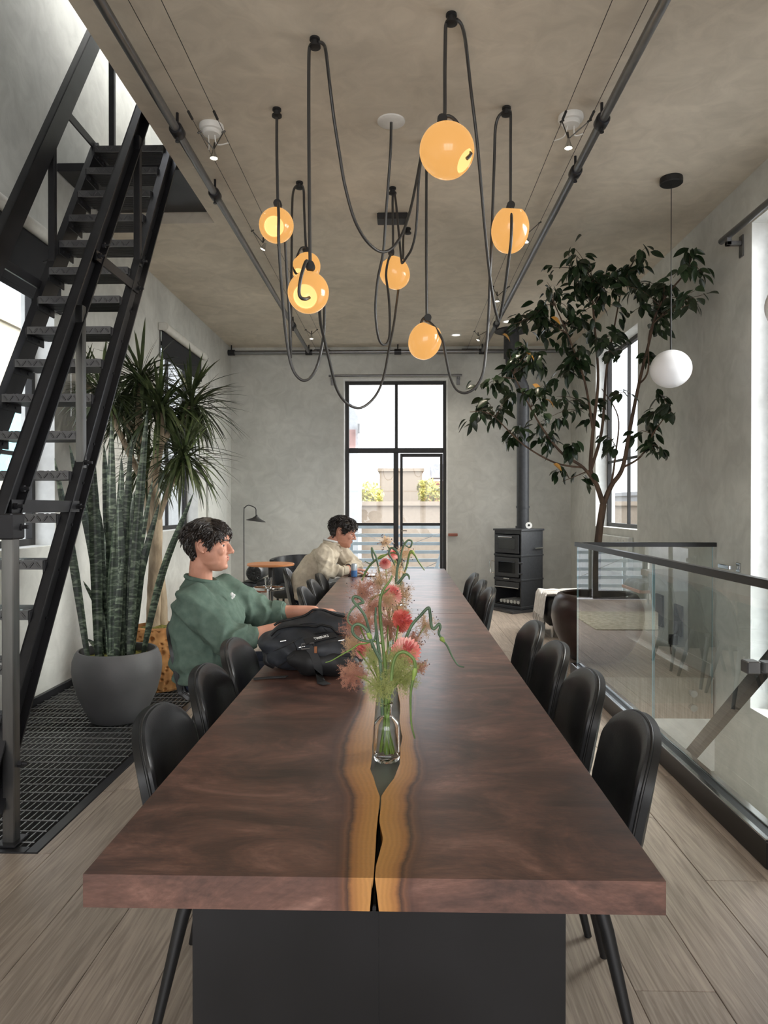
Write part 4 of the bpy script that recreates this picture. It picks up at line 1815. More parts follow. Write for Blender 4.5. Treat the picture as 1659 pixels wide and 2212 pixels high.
# g6
t = pend('small amber glass pendant nearest the black junction box, mouth facing up', 'g6')
knob(t, 'k7')
cord(t, [(849, 415), (848, 440), (849, 500), (849, 538)], (YK['k7'], YG['g6']))
clip(t, 845, 545, YG['g6'])
globe(t, 852, 589, YG['g6'], 30, 1.14, (-0.55, -0.2, 0.85), 0.5)
c0 = at_z(845, 262, ZC).y
cord(t, [(845, 264), (844, 320), (840, 380), (834, 460), (828, 544), (816, 604), (811, 671), (818, 731), (831, 745), (841, 728), (842, 680), (839, 634), (834, 595), (838, 565), (845, 548)], (c0, YG['g6'] - 0.08))
cord(t, [(852, 414), (856, 445), (862, 510), (867, 560), (869, 568), (878, 556), (890, 535), (899, 492), (904, 400), (909, 350), (914, 322)], (YK['k7'], YK['k6']))
cord(t, [(861, 622), (856, 660), (850, 705), (841, 750), (828, 817), (809, 858), (779, 881), (749, 871), (727, 840), (714, 790), (701, 735), (693, 700), (690, 670)], (YG['g6'] + 0.1, YG['g3'] + 0.25))
# spare knob with its short cord
t = thing('cord_knob', 'small black ceiling knob holding a short loop of pendant cord, no shade', 'ceiling knob', KN['k8'])
knob(t, 'k8')
cord(t, [(876, 498), (872, 507), (871, 525), (871, 550), (869, 567)], (YK['k8'], YK['k7'] + 0.1))
# g3
t = pend('amber glass pendant on the long straight cord, round mouth and cord end facing down', 'g3')
knob(t, 'k2')
cord(t, [(672, 96), (668, 108), (667, 160), (667, 260), (668, 400), (669, 500), (670, 566)], (YK['k2'], YG['g3']))
clip(t, 670, 575, YG['g3'] - 0.02)
globe(t, 666, 632, YG['g3'], 42, 1.10, (-0.08, -0.86, -0.5), 0.62)
cord(t, [(668, 568), (662, 564), (657, 575), (650, 600), (646, 630), (650, 643), (660, 646), (668, 643)], [YG['g3'] - .02, YG['g3'] - .05, YG['g3'] - .10, YG['g3'] - .125, YG['g3'] - .125, YG['g3'] - .12, YG['g3'] - .10, YG['g3'] - .07])
cord(t, [(688, 91), (698, 95), (704, 112), (712, 180), (722, 260), (733, 330), (745, 400), (764, 470), (786, 513), (810, 538), (830, 544), (850, 533), (870, 502), (886, 455), (898, 400), (908, 345), (915, 318)], (YK['k2'], YK['k6']))
# g1
t = pend('amber glass pendant nearest the ladder stair, round mouth lit inside', 'g1')
knob(t, 'k1')
cord(t, [(598, 250), (598, 320), (599, 380), (600, 432)], (YK['k1'], YG['g1']))
clip(t, 600, 441, YG['g1'])
globe(t, 597, 487, YG['g1'], 34, 1.16, (0.0, -0.9, -0.42), 0.6)
cord(t, [(601, 438), (602, 470), (602, 520), (607, 600), (613, 680), (620, 740), (627, 780), (638, 808), (655, 822), (672, 814), (686, 788), (695, 750), (700, 715), (701, 660)], [YG['g1'] - .06, YG['g1'] - .14, YG['g1'] - .14] + [YG['g1'] - .1 + .1 * i / 10 for i in range(11)])
cord(t, [(616, 520), (619, 580), (624, 664), (627, 740), (628, 772)], (YG['g1'] + .08, YG['g1'] + .3))
# g2
t = pend('amber glass pendant half hidden behind the one on the long straight cord', 'g2')
knob(t, 'k5')
cord(t, [(652, 400), (656, 412), (657, 450), (659, 500), (661, 538)], (YK['k5'], YG['g2']))
clip(t, 661, 541, YG['g2'])
globe(t, 661, 578, YG['g2'], 28, 1.2, (-0.35, -0.6, -0.75), 0.55)
cord(t, [(660, 535), (650, 537), (640, 560), (635, 580), (641, 592), (652, 590)], (YG['g2'] - 0.02, YG['g2'] - 0.10))
cord(t, [(642, 400), (634, 412), (631, 450), (630, 560), (629, 660), (628, 740), (628, 772)], (YK['k5'], YG['g1'] + 0.3))

# ------------------------------------------------------------------ white globe pendants over the stairwell
for px, py, gpx, gpy, lab in ((1450, 384, 1449, 797, 'white opal globe pendant hanging in front of the indoor tree'),
                              (1740, 60, 1715, 662, 'white opal globe pendant beside the stairwell window')):
    c = at_z(px, py, ZC)
    if px > 1659:
        c = Vector((1.97, 3.58, ZC))
        g = Vector((1.97, 3.58, 2.38))
    else:
        g = at(gpx, gpy, c.y)
    t = thing('globe_pendant', lab, 'pendant light', (g.x, c.y, ZC))
    q = MB()
    q.lathe([(0.078, ZC - 0.0005), (0.08, ZC - 0.012), (0.08, ZC - 0.042), (0.074, ZC - 0.048), (0.01, ZC - 0.05)], 32, 0, Matrix.Translation((g.x, g.y, 0)), False, True)
    put(q, 'ceiling_rose', 'black_matte', t, 40)
    q = MB()
    q.tube([(g.x, g.y, ZC - 0.04), (g.x, g.y, g.z + 0.62)], 0.0032, 8)
    q.tube([(g.x, g.y, g.z + 0.62), (g.x, g.y, g.z + 0.13)], 0.006, 10)
    put(q, 'stem', 'black_matte', t, 40)
    q = MB()
    q.ball(g, (0.145, 0.145, 0.137), 40, 24)
    put(q, 'globe', 'opal_glass', t, 60)

# ------------------------------------------------------------------ curtain rods
t = thing('curtain_rod', 'slim steel rod above the tall door on two wall brackets', 'rod', (0, YB - 0.09, 3.33))
z_ = at(860, 811, YB - 0.08).z
xa, xb = at(710, 812, YB - .08).x, at(998, 812, YB - .08).x
q = MB()
q.tube([(xa, YB - 0.08, z_), (xb, YB - 0.08, z_)], 0.016, 12)
put(q, 'rod', 'pipe_steel', t, 40)
for x in (xa + 0.05, xb - 0.05):
    q = MB()
    q.cbox((x - 0.025, YB - 0.012, z_ - 0.13), (x + 0.025, YB - 0.001, z_ - 0.01), 0.003)
    q.cbox((x - 0.012, YB - 0.095, z_ - 0.05), (x + 0.012, YB - 0.012, z_ - 0.014), 0.003)
    put(q, 'bracket', 'pipe_steel', t)
t = thing('curtain_rod', 'thick steel rod above the stairwell window on a wall bracket', 'rod', (XR - 0.1, 4.4, 3.5))
pa = at_x(1558, 522, XR - 0.10)
q = MB()
q.tube([pa, (XR - 0.10, 2.9, pa.z)], 0.024, 14)
put(q, 'rod', 'pipe_steel', t, 40)
for y in (pa.y - 0.12, 3.1):
    q = MB()
    q.cbox((XR - 0.012, y - 0.03, pa.z - 0.16), (XR - 0.001, y + 0.03, pa.z + 0.0), 0.003)
    q.cbox((XR - 0.12, y - 0.02, pa.z - 0.075), (XR - 0.012, y + 0.02, pa.z - 0.045), 0.003)
    q.cbox((XR - 0.12, y - 0.02, pa.z - 0.075), (XR - 0.085, y + 0.02, pa.z - 0.015), 0.003)
    put(q, 'bracket', 'pipe_steel', t)
# ------------------------------------------------------------------ wood stove on its hearth
SC = Vector((1.585, 9.60, 0))
hearth = MB()
hp = [at_z(1040, 1312, 0.0), at_z(1107, 1327, 0.0), at_z(1192, 1318, 0.0)]
hz = 0.03
outline = [(hp[0].x, hp[0].y), (hp[1].x, hp[1].y), (hp[2].x, hp[2].y), (2.30, 10.35), (1.25, 10.45), (hp[0].x - 0.02, 9.9)]
n = len(outline)
hearth.add([(x, y, 0.001) for x, y in outline] + [(x, y, hz) for x, y in outline],
           [tuple(reversed(range(n))), tuple(range(n, 2 * n))] + [(i, (i + 1) % n, n + (i + 1) % n, n + i) for i in range(n)])
tag(put(hearth, 'hearth_slab', 'hearth_stone'), 'polished dark stone hearth slab under the wood stove', 'hearth')
STOVE_ROT = -math.radians(50)
sv = thing('wood_stove', 'tall dark grey cast-iron wood stove with three stacked compartments and a flue', 'stove', (SC.x, SC.y, hz), STOVE_ROT)
W, D = 0.47, 0.44
# body facing local -Y
q = MB()
q.cbox((-W / 2 - .012, -D / 2 - .012, 0), (W / 2 + .012, D / 2 + .012, 0.04), 0.004)
q.cbox((-W / 2, D / 2 - .02, 0.04), (W / 2, D / 2, 1.03), 0.003)
q.cbox((-W / 2, -D / 2, 0.04), (-W / 2 + .02, D / 2 - .02, 1.03), 0.003)
q.cbox((W / 2 - .02, -D / 2, 0.04), (W / 2, D / 2 - .02, 1.03), 0.003)
for z0, z1 in ((0.36, 0.41), (0.68, 0.72), (0.985, 1.03)):
    q.cbox((-W / 2 + .02, -D / 2, z0), (W / 2 - .02, D / 2 - .02, z1), 0.003)
for z in (0.385, 0.705):
    q.cbox((-W / 2 - .008, -D / 2 - .006, z - 0.012), (W / 2 + .008, D / 2 + .008, z + 0.012), 0.003)
q.cbox((-W / 2 - .015, -D / 2 - .015, 1.03), (W / 2 + .015, D / 2 + .015, 1.055), 0.004)
local(q, 'body', 'stove_iron', sv)
q = MB()
q.cbox((-W / 2 + 0.02, -D / 2 + 0.02, 0.045), (W / 2 - 0.02, D / 2 - 0.025, 0.06), 0.003)
local(q, 'log_store_floor', 'black_matte', sv)
for name, z0, z1, gl in (('oven_door', 0.735, 0.975, (0.79, 0.93)), ('firebox_door', 0.42, 0.675, (0.47, 0.62))):
    q = MB()
    q.cbox((-W / 2 + .03, -D / 2 - 0.018, z0), (W / 2 - .03, -D / 2 - 0.001, z1), 0.004)
    d = local(q, name, 'stove_iron', sv)
    q = MB()
    q.cbox((-W / 2 + .09, -D / 2 - 0.022, gl[0]), (W / 2 - .09, -D / 2 - 0.017, gl[1]), 0.002)
    local(q, 'door_glass', 'stove_glass', d)
    q = MB()
    if name == 'oven_door':
        q.tube([(-0.12, -D / 2 - 0.018, 0.948), (-0.12, -D / 2 - 0.05, 0.948), (0.12, -D / 2 - 0.05, 0.948), (0.12, -D / 2 - 0.018, 0.948)], 0.009, 10)
    else:
        q.tube([(-W / 2 + .02, -D / 2 - 0.015, 0.62), (-W / 2 - .03, -D / 2 - 0.05, 0.62), (-W / 2 - .03, -D / 2 - 0.05, 0.46), (-W / 2 + .02, -D / 2 - 0.015, 0.46)], 0.010, 10)
        for z in (0.47, 0.61):
            hg = MB()
            hg.tube([(W / 2 - .03, -D / 2 - 0.02, z), (W / 2 + .03, -D / 2 - 0.004, z)], 0.012, 8)
            local(hg, 'hinge', 'stove_iron', d, 40)
    local(q, 'door_handle', 'chrome', d, 40)
q = MB()
q.tube([(-0.05, -D / 2 - 0.02, 0.395), (0.05, -D / 2 - 0.02, 0.395)], 0.009, 8)
local(q, 'air_lever', 'chrome', sv, 40)
q = MB()
q.cbox((-W / 2 + .03, -D / 2 - 0.006, 0.285), (W / 2 - .03, -D / 2, 0.355), 0.003)
local(q, 'log_store_lintel', 'stove_iron', sv)
q = MB()
q.tube([(-W / 2 + .03, -D / 2 - 0.02, 0.28), (W / 2 - .03, -D / 2 - 0.02, 0.28)], 0.008, 8)
local(q, 'log_store_rail', 'chrome', sv, 40)
q = MB()
q.tube([(W / 2, 0.02, 0.8), (W / 2 + .03, 0.02, 0.8), (W / 2 + .03, 0.18, 0.8), (W / 2, 0.18, 0.8)], 0.009, 8)
local(q, 'side_handle', 'chrome', sv, 40)
for i in range(6):
    x = -0.15 + i * 0.06
    q = MB()
    q.tube([(x, -D / 2 + 0.04, 0.085), (x, D / 2 - 0.1, 0.085)], 0.024, 8)
    local(q, 'log', 'firelog_ash', sv, 40)
# flue with a small offset near the ceiling
RI = Matrix.Rotation(-STOVE_ROT, 3, 'Z')
f0 = RI @ Vector((0.06, 0.02, 0))
zt = ZC - hz
off = RI @ Vector((-0.15, 0.03, 0))
q = MB()
q.tube([f0 + Vector((0, 0, 1.05)), f0 + Vector((0, 0, 2.95))], 0.083, 24)
q.tube([f0 + Vector((0, 0, 1.05)), f0 + Vector((0, 0, 1.09))], 0.098, 24)
q.tube([f0 + Vector((0, 0, 1.33)), f0 + Vector((0, 0, 1.36))], 0.090, 24)
q.tube([f0 + Vector((0, 0, 2.9)), f0 + Vector((0, 0, 2.95)), f0 + off + Vector((0, 0, 3.32)), f0 + off + Vector((0, 0, 3.38))], 0.085, 24)
q.tube([f0 + off + Vector((0, 0, 3.36)), f0 + off + Vector((0, 0, zt - 0.005))], 0.105, 24)
q.tube([f0 + off + Vector((0, 0, zt - 0.02)), f0 + off + Vector((0, 0, zt - 0.003))], 0.23, 32)
local(q, 'flue', 'stove_iron', sv, 40)
# little white thermometer
th = Vector((SC.x + 0.11, SC.y - 0.16, hz + 1.056))
q = MB()
q.tube([th + Vector((0, 0, 0.045)), th + Vector((0, 0.02, 0.045))], 0.043, 24)
M = None
o = put(q, 'stove_thermometer', 'white_plastic', None, 40)
tg = thing('stove_thermometer', 'small white oval thermometer standing on the wood stove', 'thermometer', th)
o.parent = tg
o.matrix_parent_inverse = Matrix.Translation(-th)
o.name = 'case'
q = MB()
q.tube([th + Vector((0, -0.002, 0.048)), th + Vector((0, 0.001, 0.048))], 0.016, 16)
put(q, 'dial', 'black_matte', tg, 40)

# ------------------------------------------------------------------ daybed, bolster, rug, lamp, small tables at the far end
db = thing('daybed', 'black tufted leather daybed on a red-brown wooden frame with steel legs', 'daybed', (-1.25, 9.75, 0))
dx0, dx1, dy0, dy1 = -2.2, -0.3, 9.4, 10.15
q = MB()
q.cbox((dx0, dy0, 0.235), (dx1, dy0 + 0.06, 0.275), 0.004)
q.cbox((dx0, dy1 - 0.06, 0.235), (dx1, dy1, 0.275), 0.004)
q.cbox((dx0, dy0 + 0.06, 0.235), (dx0 + 0.06, dy1 - 0.06, 0.275), 0.004)
q.cbox((dx1 - 0.06, dy0 + 0.06, 0.235), (dx1, dy1 - 0.06, 0.275), 0.004)
put(q, 'frame', 'red_wood', db)
for x in (dx0 + 0.35, dx1 - 0.35):
    for y in (dy0 + 0.06, dy1 - 0.06):
        q = MB()
        q.tube([(x, y, 0.0), (x, y, 0.236)], 0.018, 12)
        put(q, 'leg', 'chrome', db, 40)


def tuft(u, v):
    nx, ny = 9, 4
    a = abs(math.sin(pi * u * nx)) ** 0.5 * abs(math.sin(pi * v * ny)) ** 0.5
    e = min(1, min(u, 1 - u) * 40) * min(1, min(v, 1 - v) * 16)
    return Vector((dx0 + 0.02 + (dx1 - dx0 - 0.04) * u, dy0 + 0.01 + (dy1 - dy0 - 0.02) * v, 0.28 + (0.075 + 0.02 * a) * e ** 0.4))


q = MB()
q.grid(82, 34, tuft)
q.box((dx0 + 0.02, dy0 + 0.01, 0.276), (dx1 - 0.02, dy1 - 0.01, 0.281))
put(q, 'mattress', 'leather', db, 40)
for x in (-1.9, -0.6):
    q = MB()
    q.cbox((x - 0.03, dy0 + 0.002, 0.232), (x + 0.03, dy0 + 0.010, 0.38), 0.002)
    put(q, 'strap', 'leather_side', db)
bo = thing('bolster', 'round black leather bolster cushion with pleated ends on the daybed', 'cushion', (-1.98, 9.75, 0.38))
bc = Vector((-1.97, 9.42, 0.49))
q = MB()
q.tube([bc, bc + Vector((0, 0.02, 0)), bc + Vector((0, 0.62, 0)), bc + Vector((0, 0.64, 0))], [0.095, 0.11, 0.11, 0.095], 28)
put(q, 'roll', 'leather', bo, 50)
for k in range(20):
    a = 2 * pi * k / 20
    q = MB()
    q.tube([bc + Vector((0.02 * math.cos(a), -0.008, 0.02 * math.sin(a))), bc + Vector((0.06 * math.cos(a), -0.014, 0.06 * math.sin(a))), bc + Vector((0.095 * math.cos(a), 0.004, 0.095 * math.sin(a)))], [0.004, 0.011, 0.009], 6)
    put(q, 'pleat', 'leather', bo, 60)
q = MB()
q.ball(bc + Vector((0, -0.012, 0)), (0.02, 0.012, 0.02), 14, 8)
put(q, 'button', 'leather_side', bo, 60)

q = MB()
q.cbox((-1.9, 7.95, 0.001), (0.66, 9.3, 0.012), 0.004)
tag(put(q, 'rug', 'rug_wool'), 'pale olive-grey wool rug in front of the daybed', 'rug')

lp = Vector((at(527, 1200, 9.3).x, 9.3, 0))
la = thing('floor_lamp', 'slim black arc floor lamp with flared shade beside the daybed', 'lamp', lp)
q = MB()
q.lathe([(0.14, 0.001), (0.14, 0.015), (0.02, 0.022), (0.01, 0.03)], 32, 0, Matrix.Translation((lp.x, lp.y, 0)))
put(q, 'base', 'black_matte', la, 40)
top = at(540, 1092, 9.3).z
sh = at(553, 1121, 9.3)
P = [lp + Vector((0, 0, 0.02)), lp + Vector((0, 0, 0.7)), lp + Vector((0, 0, top - 0.09)), lp + Vector((0.012, 0, top - 0.03)), lp + Vector((0.045, 0, top)),
     lp + Vector((0.085, 0, top)), Vector((sh.x - 0.008, lp.y, top - 0.035)), Vector((sh.x, lp.y, top - 0.09)), Vector((sh.x, lp.y, sh.z + 0.03))]
q = MB()
q.tube(catmull(P, 6), 0.0065, 8)
put(q, 'pole', 'black_matte', la, 60)
q = MB()
q.lathe([(0.012, 0.075), (0.016, 0.06), (0.05, 0.03), (0.13, -0.005), (0.127, -0.008), (0.045, 0.02), (0.012, 0.05)], 28, 0,
        Matrix.Translation((sh.x, lp.y, sh.z - 0.02)) @ Matrix.Rotation(0.12, 4, 'Y'), True, True)
put(q, 'shade', 'black_matte', la, 50)

ot = Vector((-1.47, 7.95, 0))
t = thing('bistro_table', 'round orange-topped bistro table on a black column', 'table', ot)
q = MB()
q.lathe([(0.26, 0.715), (0.265, 0.72), (0.265, 0.735), (0.26, 0.74)], 40, 0, Matrix.Translation(ot))
put(q, 'top', 'orange_wood', t, 40)
q = MB()
q.tube([ot + Vector((0, 0, 0.02)), ot + Vector((0, 0, 0.716))], 0.028, 16)
put(q, 'column', 'black_matte', t, 40)
q = MB()
q.lathe([(0.2, 0.0125), (0.2, 0.02), (0.03, 0.03)], 32, 0, Matrix.Translation(ot))
put(q, 'base', 'black_matte', t, 40)
ct = Vector((at(581, 1300, 7.35).x, 7.35, 0))
t = thing('side_table', 'small round chrome side table carrying a printed glass', 'table', ct)
q = MB()
q.lathe([(0.16, 0.515), (0.165, 0.52), (0.165, 0.535), (0.155, 0.54), (0.14, 0.53)], 40, 0, Matrix.Translation(ct))
put(q, 'top', 'chrome', t, 40)
q = MB()
q.tube([ct + Vector((0, 0, 0.01)), ct + Vector((0, 0, 0.516))], 0.022, 16)
put(q, 'column', 'chrome', t, 40)
q = MB()
q.lathe([(0.13, 0.0005), (0.13, 0.012), (0.03, 0.018)], 32, 0, Matrix.Translation(ct))
put(q, 'base', 'chrome', t, 40)
gc = Vector((ct.x - 0.0, ct.y - 0.03, 0.5305))
t = thing('drinking_glass', 'clear glass with dark printed letter on the chrome side table', 'glass', gc)
q = MB()
q.lathe([(0.030, 0), (0.039, 0.11), (0.036, 0.11), (0.027, 0.006)], 28, 0, Matrix.Translation(gc), True, True)
put(q, 'tumbler', 'vase_glass', t, 40)
me = text_mesh('E', 0.07, 0.0006, True)
me.materials.append(MATS['black_matte'])
link('lettering', me, t, Matrix.Translation((0.006, -0.0385, 0.066)) @ Matrix.Rotation(pi / 2 - 0.08, 4, 'X'), False)

# lounge chair behind the bistro table
lc = thing('lounge_chair', 'black curved lounge chair behind the orange bistro table', 'chair', (-1.25, 8.75, 0))
q = MB()
def lounge(u, v):
    a = pi * (0.02 + 0.96 * u)
    z = 0.28 + (0.44 + 0.05 * math.sin(a)) * v
    r = 0.34 + 0.04 * v
    return Vector((-1.25 + r * math.cos(a), 8.70 + r * 0.9 * math.sin(a), z))
def lounge2(u, v):
    a = pi * (0.02 + 0.96 * u)
    z = 0.28 + (0.44 + 0.05 * math.sin(a)) * v
    r = 0.29 + 0.04 * v
    return Vector((-1.25 + r * math.cos(a), 8.70 + r * 0.9 * math.sin(a), z))
A, B_ = MB(), MB()
q.grid(28, 8, lounge)
q.grid(28, 8, lambda u, v: lounge2(1 - u, v))
q.grid(28, 2, lambda u, v: lounge(u, 1) * (1 - v) + lounge2(u, 1) * v)
q.grid(2, 8, lambda u, v: lounge2(0, v) * (1 - u) + lounge(0, v) * u)
q.grid(2, 8, lambda u, v: lounge(1, v) * (1 - u) + lounge2(1, v) * u)
put(q, 'backrest', 'leather', lc, 50)
q = MB()
q.cbox((-1.53, 8.40, 0.28), (-0.97, 8.94, 0.42), 0.03)
put(q, 'seat', 'leather', lc, 50)
for x in (-1.48, -1.02):
    for y in (8.46, 8.88):
        q = MB()
        q.tube([(x, y, 0.012), (x, y, 0.281)], 0.014, 10)
        put(q, 'leg', 'black_matte', lc, 40)

# ottoman with pale throw behind the tree pot
oc = Vector((1.86, 7.75, 0))
t = thing('ottoman', 'low dark ottoman behind the big brown tree pot', 'ottoman', oc)
q = MB()
q.cbox((oc.x - 0.33, oc.y - 0.3, 0.12), (oc.x + 0.33, oc.y + 0.3, 0.42), 0.04)
put(q, 'cushion', 'leather', t, 50)
for sx in (-1, 1):
    for sy in (-1, 1):
        q = MB()
        q.tube([(oc.x + sx * .26, oc.y + sy * .23, 0), (oc.x + sx * .26, oc.y + sy * .23, 0.125)], 0.018, 10)
        put(q, 'leg', 'chrome', t, 40)
t = thing('throw_blanket', 'white fringed wool throw draped over the ottoman', 'blanket', oc + Vector((0, 0, 0.42)))
def throw(u, v):
    x = (u - 0.5) * 0.92
    y = (v - 0.5) * 0.56
    k = max(0, abs(x) - 0.33)
    z = 0.436 + 0.018 * math.sin(v * 30 + 4 * mnoise.noise(Vector((u * 3, v * 3, 0)))) - k * 1.9 + 0.01 * mnoise.noise(Vector((u * 9, v * 9, 2)))
    if k > 0:
        x = math.copysign(0.335 + k * 0.25 + 0.012 * math.sin(v * 30), x)
    return Vector((oc.x + x, oc.y + y, z + 0.008))
q = MB()
q.grid(50, 60, throw)
put(q, 'cloth', 'throw_wool', t, 80)
q = MB()
for i in range(46):
    v = i / 45
    for u in (0, 1):
        p = throw(u, v)
        q.tube([p, p + Vector((0.008 * (1 if u else -1), RNG.uniform(-.01, .01), -0.07))], [0.004, 0.002], 5)
put(q, 'fringe', 'throw_wool', t)

# ------------------------------------------------------------------ bits on the walls
w = at(978, 1155, YB)
t = thing('door_stop', 'small brown wooden bar fixed on the end wall beside the tall door', 'door stop', w)
q = MB()
q.cbox((w.x - 0.07, YB - 0.05, w.z - 0.022), (w.x + 0.07, YB - 0.02, w.z + 0.022), 0.006)
put(q, 'bar', 'red_wood', t)
q = MB()
q.tube([(w.x - 0.055, YB - 0.02, w.z), (w.x - 0.055, YB - 0.001, w.z)], 0.012, 10)
put(q, 'peg', 'chrome', t)
w = at_x(1597, 1226, XR)
t = thing('window_lever', 'chrome lever handle on a square plate beside the stairwell window', 'handle', w)
q = MB()
q.cbox((XR - 0.012, w.y - 0.03, w.z - 0.035), (XR - 0.001, w.y + 0.03, w.z + 0.035), 0.003)
put(q, 'plate', 'chrome', t)
q = MB()
q.cbox((XR - 0.07, w.y - 0.012, w.z - 0.014), (XR - 0.012, w.y + 0.012, w.z + 0.014), 0.004)
q.cbox((XR - 0.085, w.y - 0.012, w.z - 0.016), (XR - 0.06, w.y + 0.17, w.z + 0.016), 0.004)
put(q, 'lever', 'chrome', t)
for px, py, hh, lab in ((1468, 1340, 0.20, 'tall black socket plate with hanging cables on the wall behind the balustrade'), (1427, 1318, 0.22, 'tall black blank plate low on the wall nearer the tree pot')):
    w = at_x(px, py, XR)
    t = thing('wall_socket_plate', lab, 'socket plate', w)
    q = MB()
    q.cbox((XR - 0.02, w.y - 0.09, w.z - hh * .7), (XR - 0.001, w.y + 0.09, w.z + hh * .7), 0.003)
    put(q, 'plate', 'black_matte', t)
    for k in (-1, 1):
        q = MB()
        q.tube([(XR - 0.022, w.y - 0.07, w.z + k * hh * .6), (XR - 0.018, w.y - 0.07, w.z + k * hh * .6)], 0.005, 8)
        put(q, 'screw', 'chrome', t)
    if px > 1450:
        q = MB()
        q.tube(catmull([(XR - 0.02, w.y, w.z - 0.1), (XR - 0.09, w.y - 0.02, w.z - 0.16), (XR - 0.07, w.y + 0.03, w.z - 0.24), (XR - 0.03, w.y + 0.12, 0.02)], 6), 0.006, 6)
        q.cbox((XR - 0.09, w.y - 0.03, w.z - 0.22), (XR - 0.02, w.y + 0.03, w.z - 0.13), 0.006)
        put(q, 'cable', 'black_matte', t)
w = at_x(1353, 1165, XR)
t = thing('radiator_panel', 'flat pale wall panel below the window behind the tree', 'panel', w)
q = MB()
q.cbox((XR - 0.06, 7.75, 0.62), (XR - 0.002, 8.75, 1.04), 0.006)
put(q, 'panel', 'baseboard', t)
for y in (7.9, 8.0, 8.1):
    q = MB()
    q.tube([(XR - 0.062, y, 1.0), (XR - 0.059, y, 1.0)], 0.008, 8)
    put(q, 'screw', 'chrome', t)
# ------------------------------------------------------------------ helpers for foliage
def leaf_mesh(length, width, fold, droop, n=5, mat='ficus_leaf', name='leaf', point=1.0):
    """leaf along +X from its stalk, folded along the midrib"""
    q = MB()
    rows = []
    for i in range(n + 1):
        t = i / n
        w = width * (math.sin(pi * min(1, t ** 0.85)) ** 0.8 if 0 < t < 1 else 0.02)
        w = max(w, width * 0.03)
        z = -droop * length * t * t
        rows += [Vector((length * t, -w / 2, z + fold * w)), Vector((length * t, 0, z)), Vector((length * t, w / 2, z + fold * w))]
    fs = []
    for i in range(n):
        for j in range(2):
            a = i * 3 + j
            fs.append((a, a + 3, a + 4, a + 1))
    q.add(rows, fs)
    me = q.mesh(name, mat)
    me.polygons.foreach_set('use_smooth', [True] * len(me.polygons))
    return me


def frame_x(d, up=Vector((0, 0, 1)), roll=0.0):
    d = Vector(d).normalized()
    s = up.cross(d)
    if s.length < 1e-4:
        s = Vector((0, 1, 0))
    s.normalize()
    u = d.cross(s)
    M = Matrix((d, s, u)).transposed().to_4x4()
    return M @ Matrix.Rotation(roll, 4, 'X')


def add_leaves(parent, items, max_obj, meshes):
    """items: list of (matrix, mesh index, size key); the largest become parts, the rest one 'stuff' part"""
    items = sorted(items, key=lambda i: -i[2])
    pl = Vector(parent.location)
    for M, k, s in items[:max_obj]:
        link('leaf', meshes[k], parent, Matrix.Translation(-pl) @ M, False)
    rest = items[max_obj:]
    if rest:
        q = MB()
        for M, k, s in rest:
            me = meshes[k]
            q.add([M @ v.co for v in me.vertices], [tuple(p.vertices) for p in me.polygons])
        o = put(q, 'foliage', meshes[0].materials[0], parent, 60)
        o['kind'] = 'stuff'


# ------------------------------------------------------------------ snake plant in the grey pot
pc = at_z(254, 1560, 0.004)
pc = Vector((pc.x, 4.52, 0.005))
pc.x = at(254, 1480, 4.52).x
sp = thing('potted_snake_plant', 'tall snake plant with banded upright blades in a round matte grey pot', 'potted plant', pc)
q = MB()
prof_ = [(0.15, 0.0), (0.165, 0.006), (0.205, 0.09), (0.245, 0.18), (0.268, 0.27), (0.276, 0.33), (0.272, 0.39), (0.255, 0.435), (0.243, 0.452),
         (0.232, 0.452), (0.228, 0.44), (0.238, 0.40), (0.235, 0.36)]
q.lathe(prof_, 56, 0, Matrix.Translation(pc), True, False)
pot = put(q, 'pot', 'pot_grey', sp, 50)
q = MB()
q.grid(24, 12, lambda u, v: pc + Vector((0.236 * v * math.cos(2 * pi * u), 0.236 * v * math.sin(2 * pi * u), 0.395 + 0.012 * mnoise.noise(Vector((math.cos(6.28 * u) * v * 6, math.sin(6.28 * u) * v * 6, 0))))), 0, True)
put(q, 'moss', 'moss', pot, 60)
prng = random.Random(5)
tips = [(180, 1255), (185, 1040), (150, 960), (195, 930), (225, 960), (240, 900), (262, 985), (285, 940), (300, 1000), (318, 885), (330, 1030), (418, 1065),
        (212, 1090), (248, 1110), (272, 1140), (296, 1090), (225, 1150), (205, 1200), (310, 1180), (235, 1010), (255, 1060), (278, 1010), (290, 1060), (118, 990), (345, 1085), (265, 1200), (190, 1380), (242, 1240)]
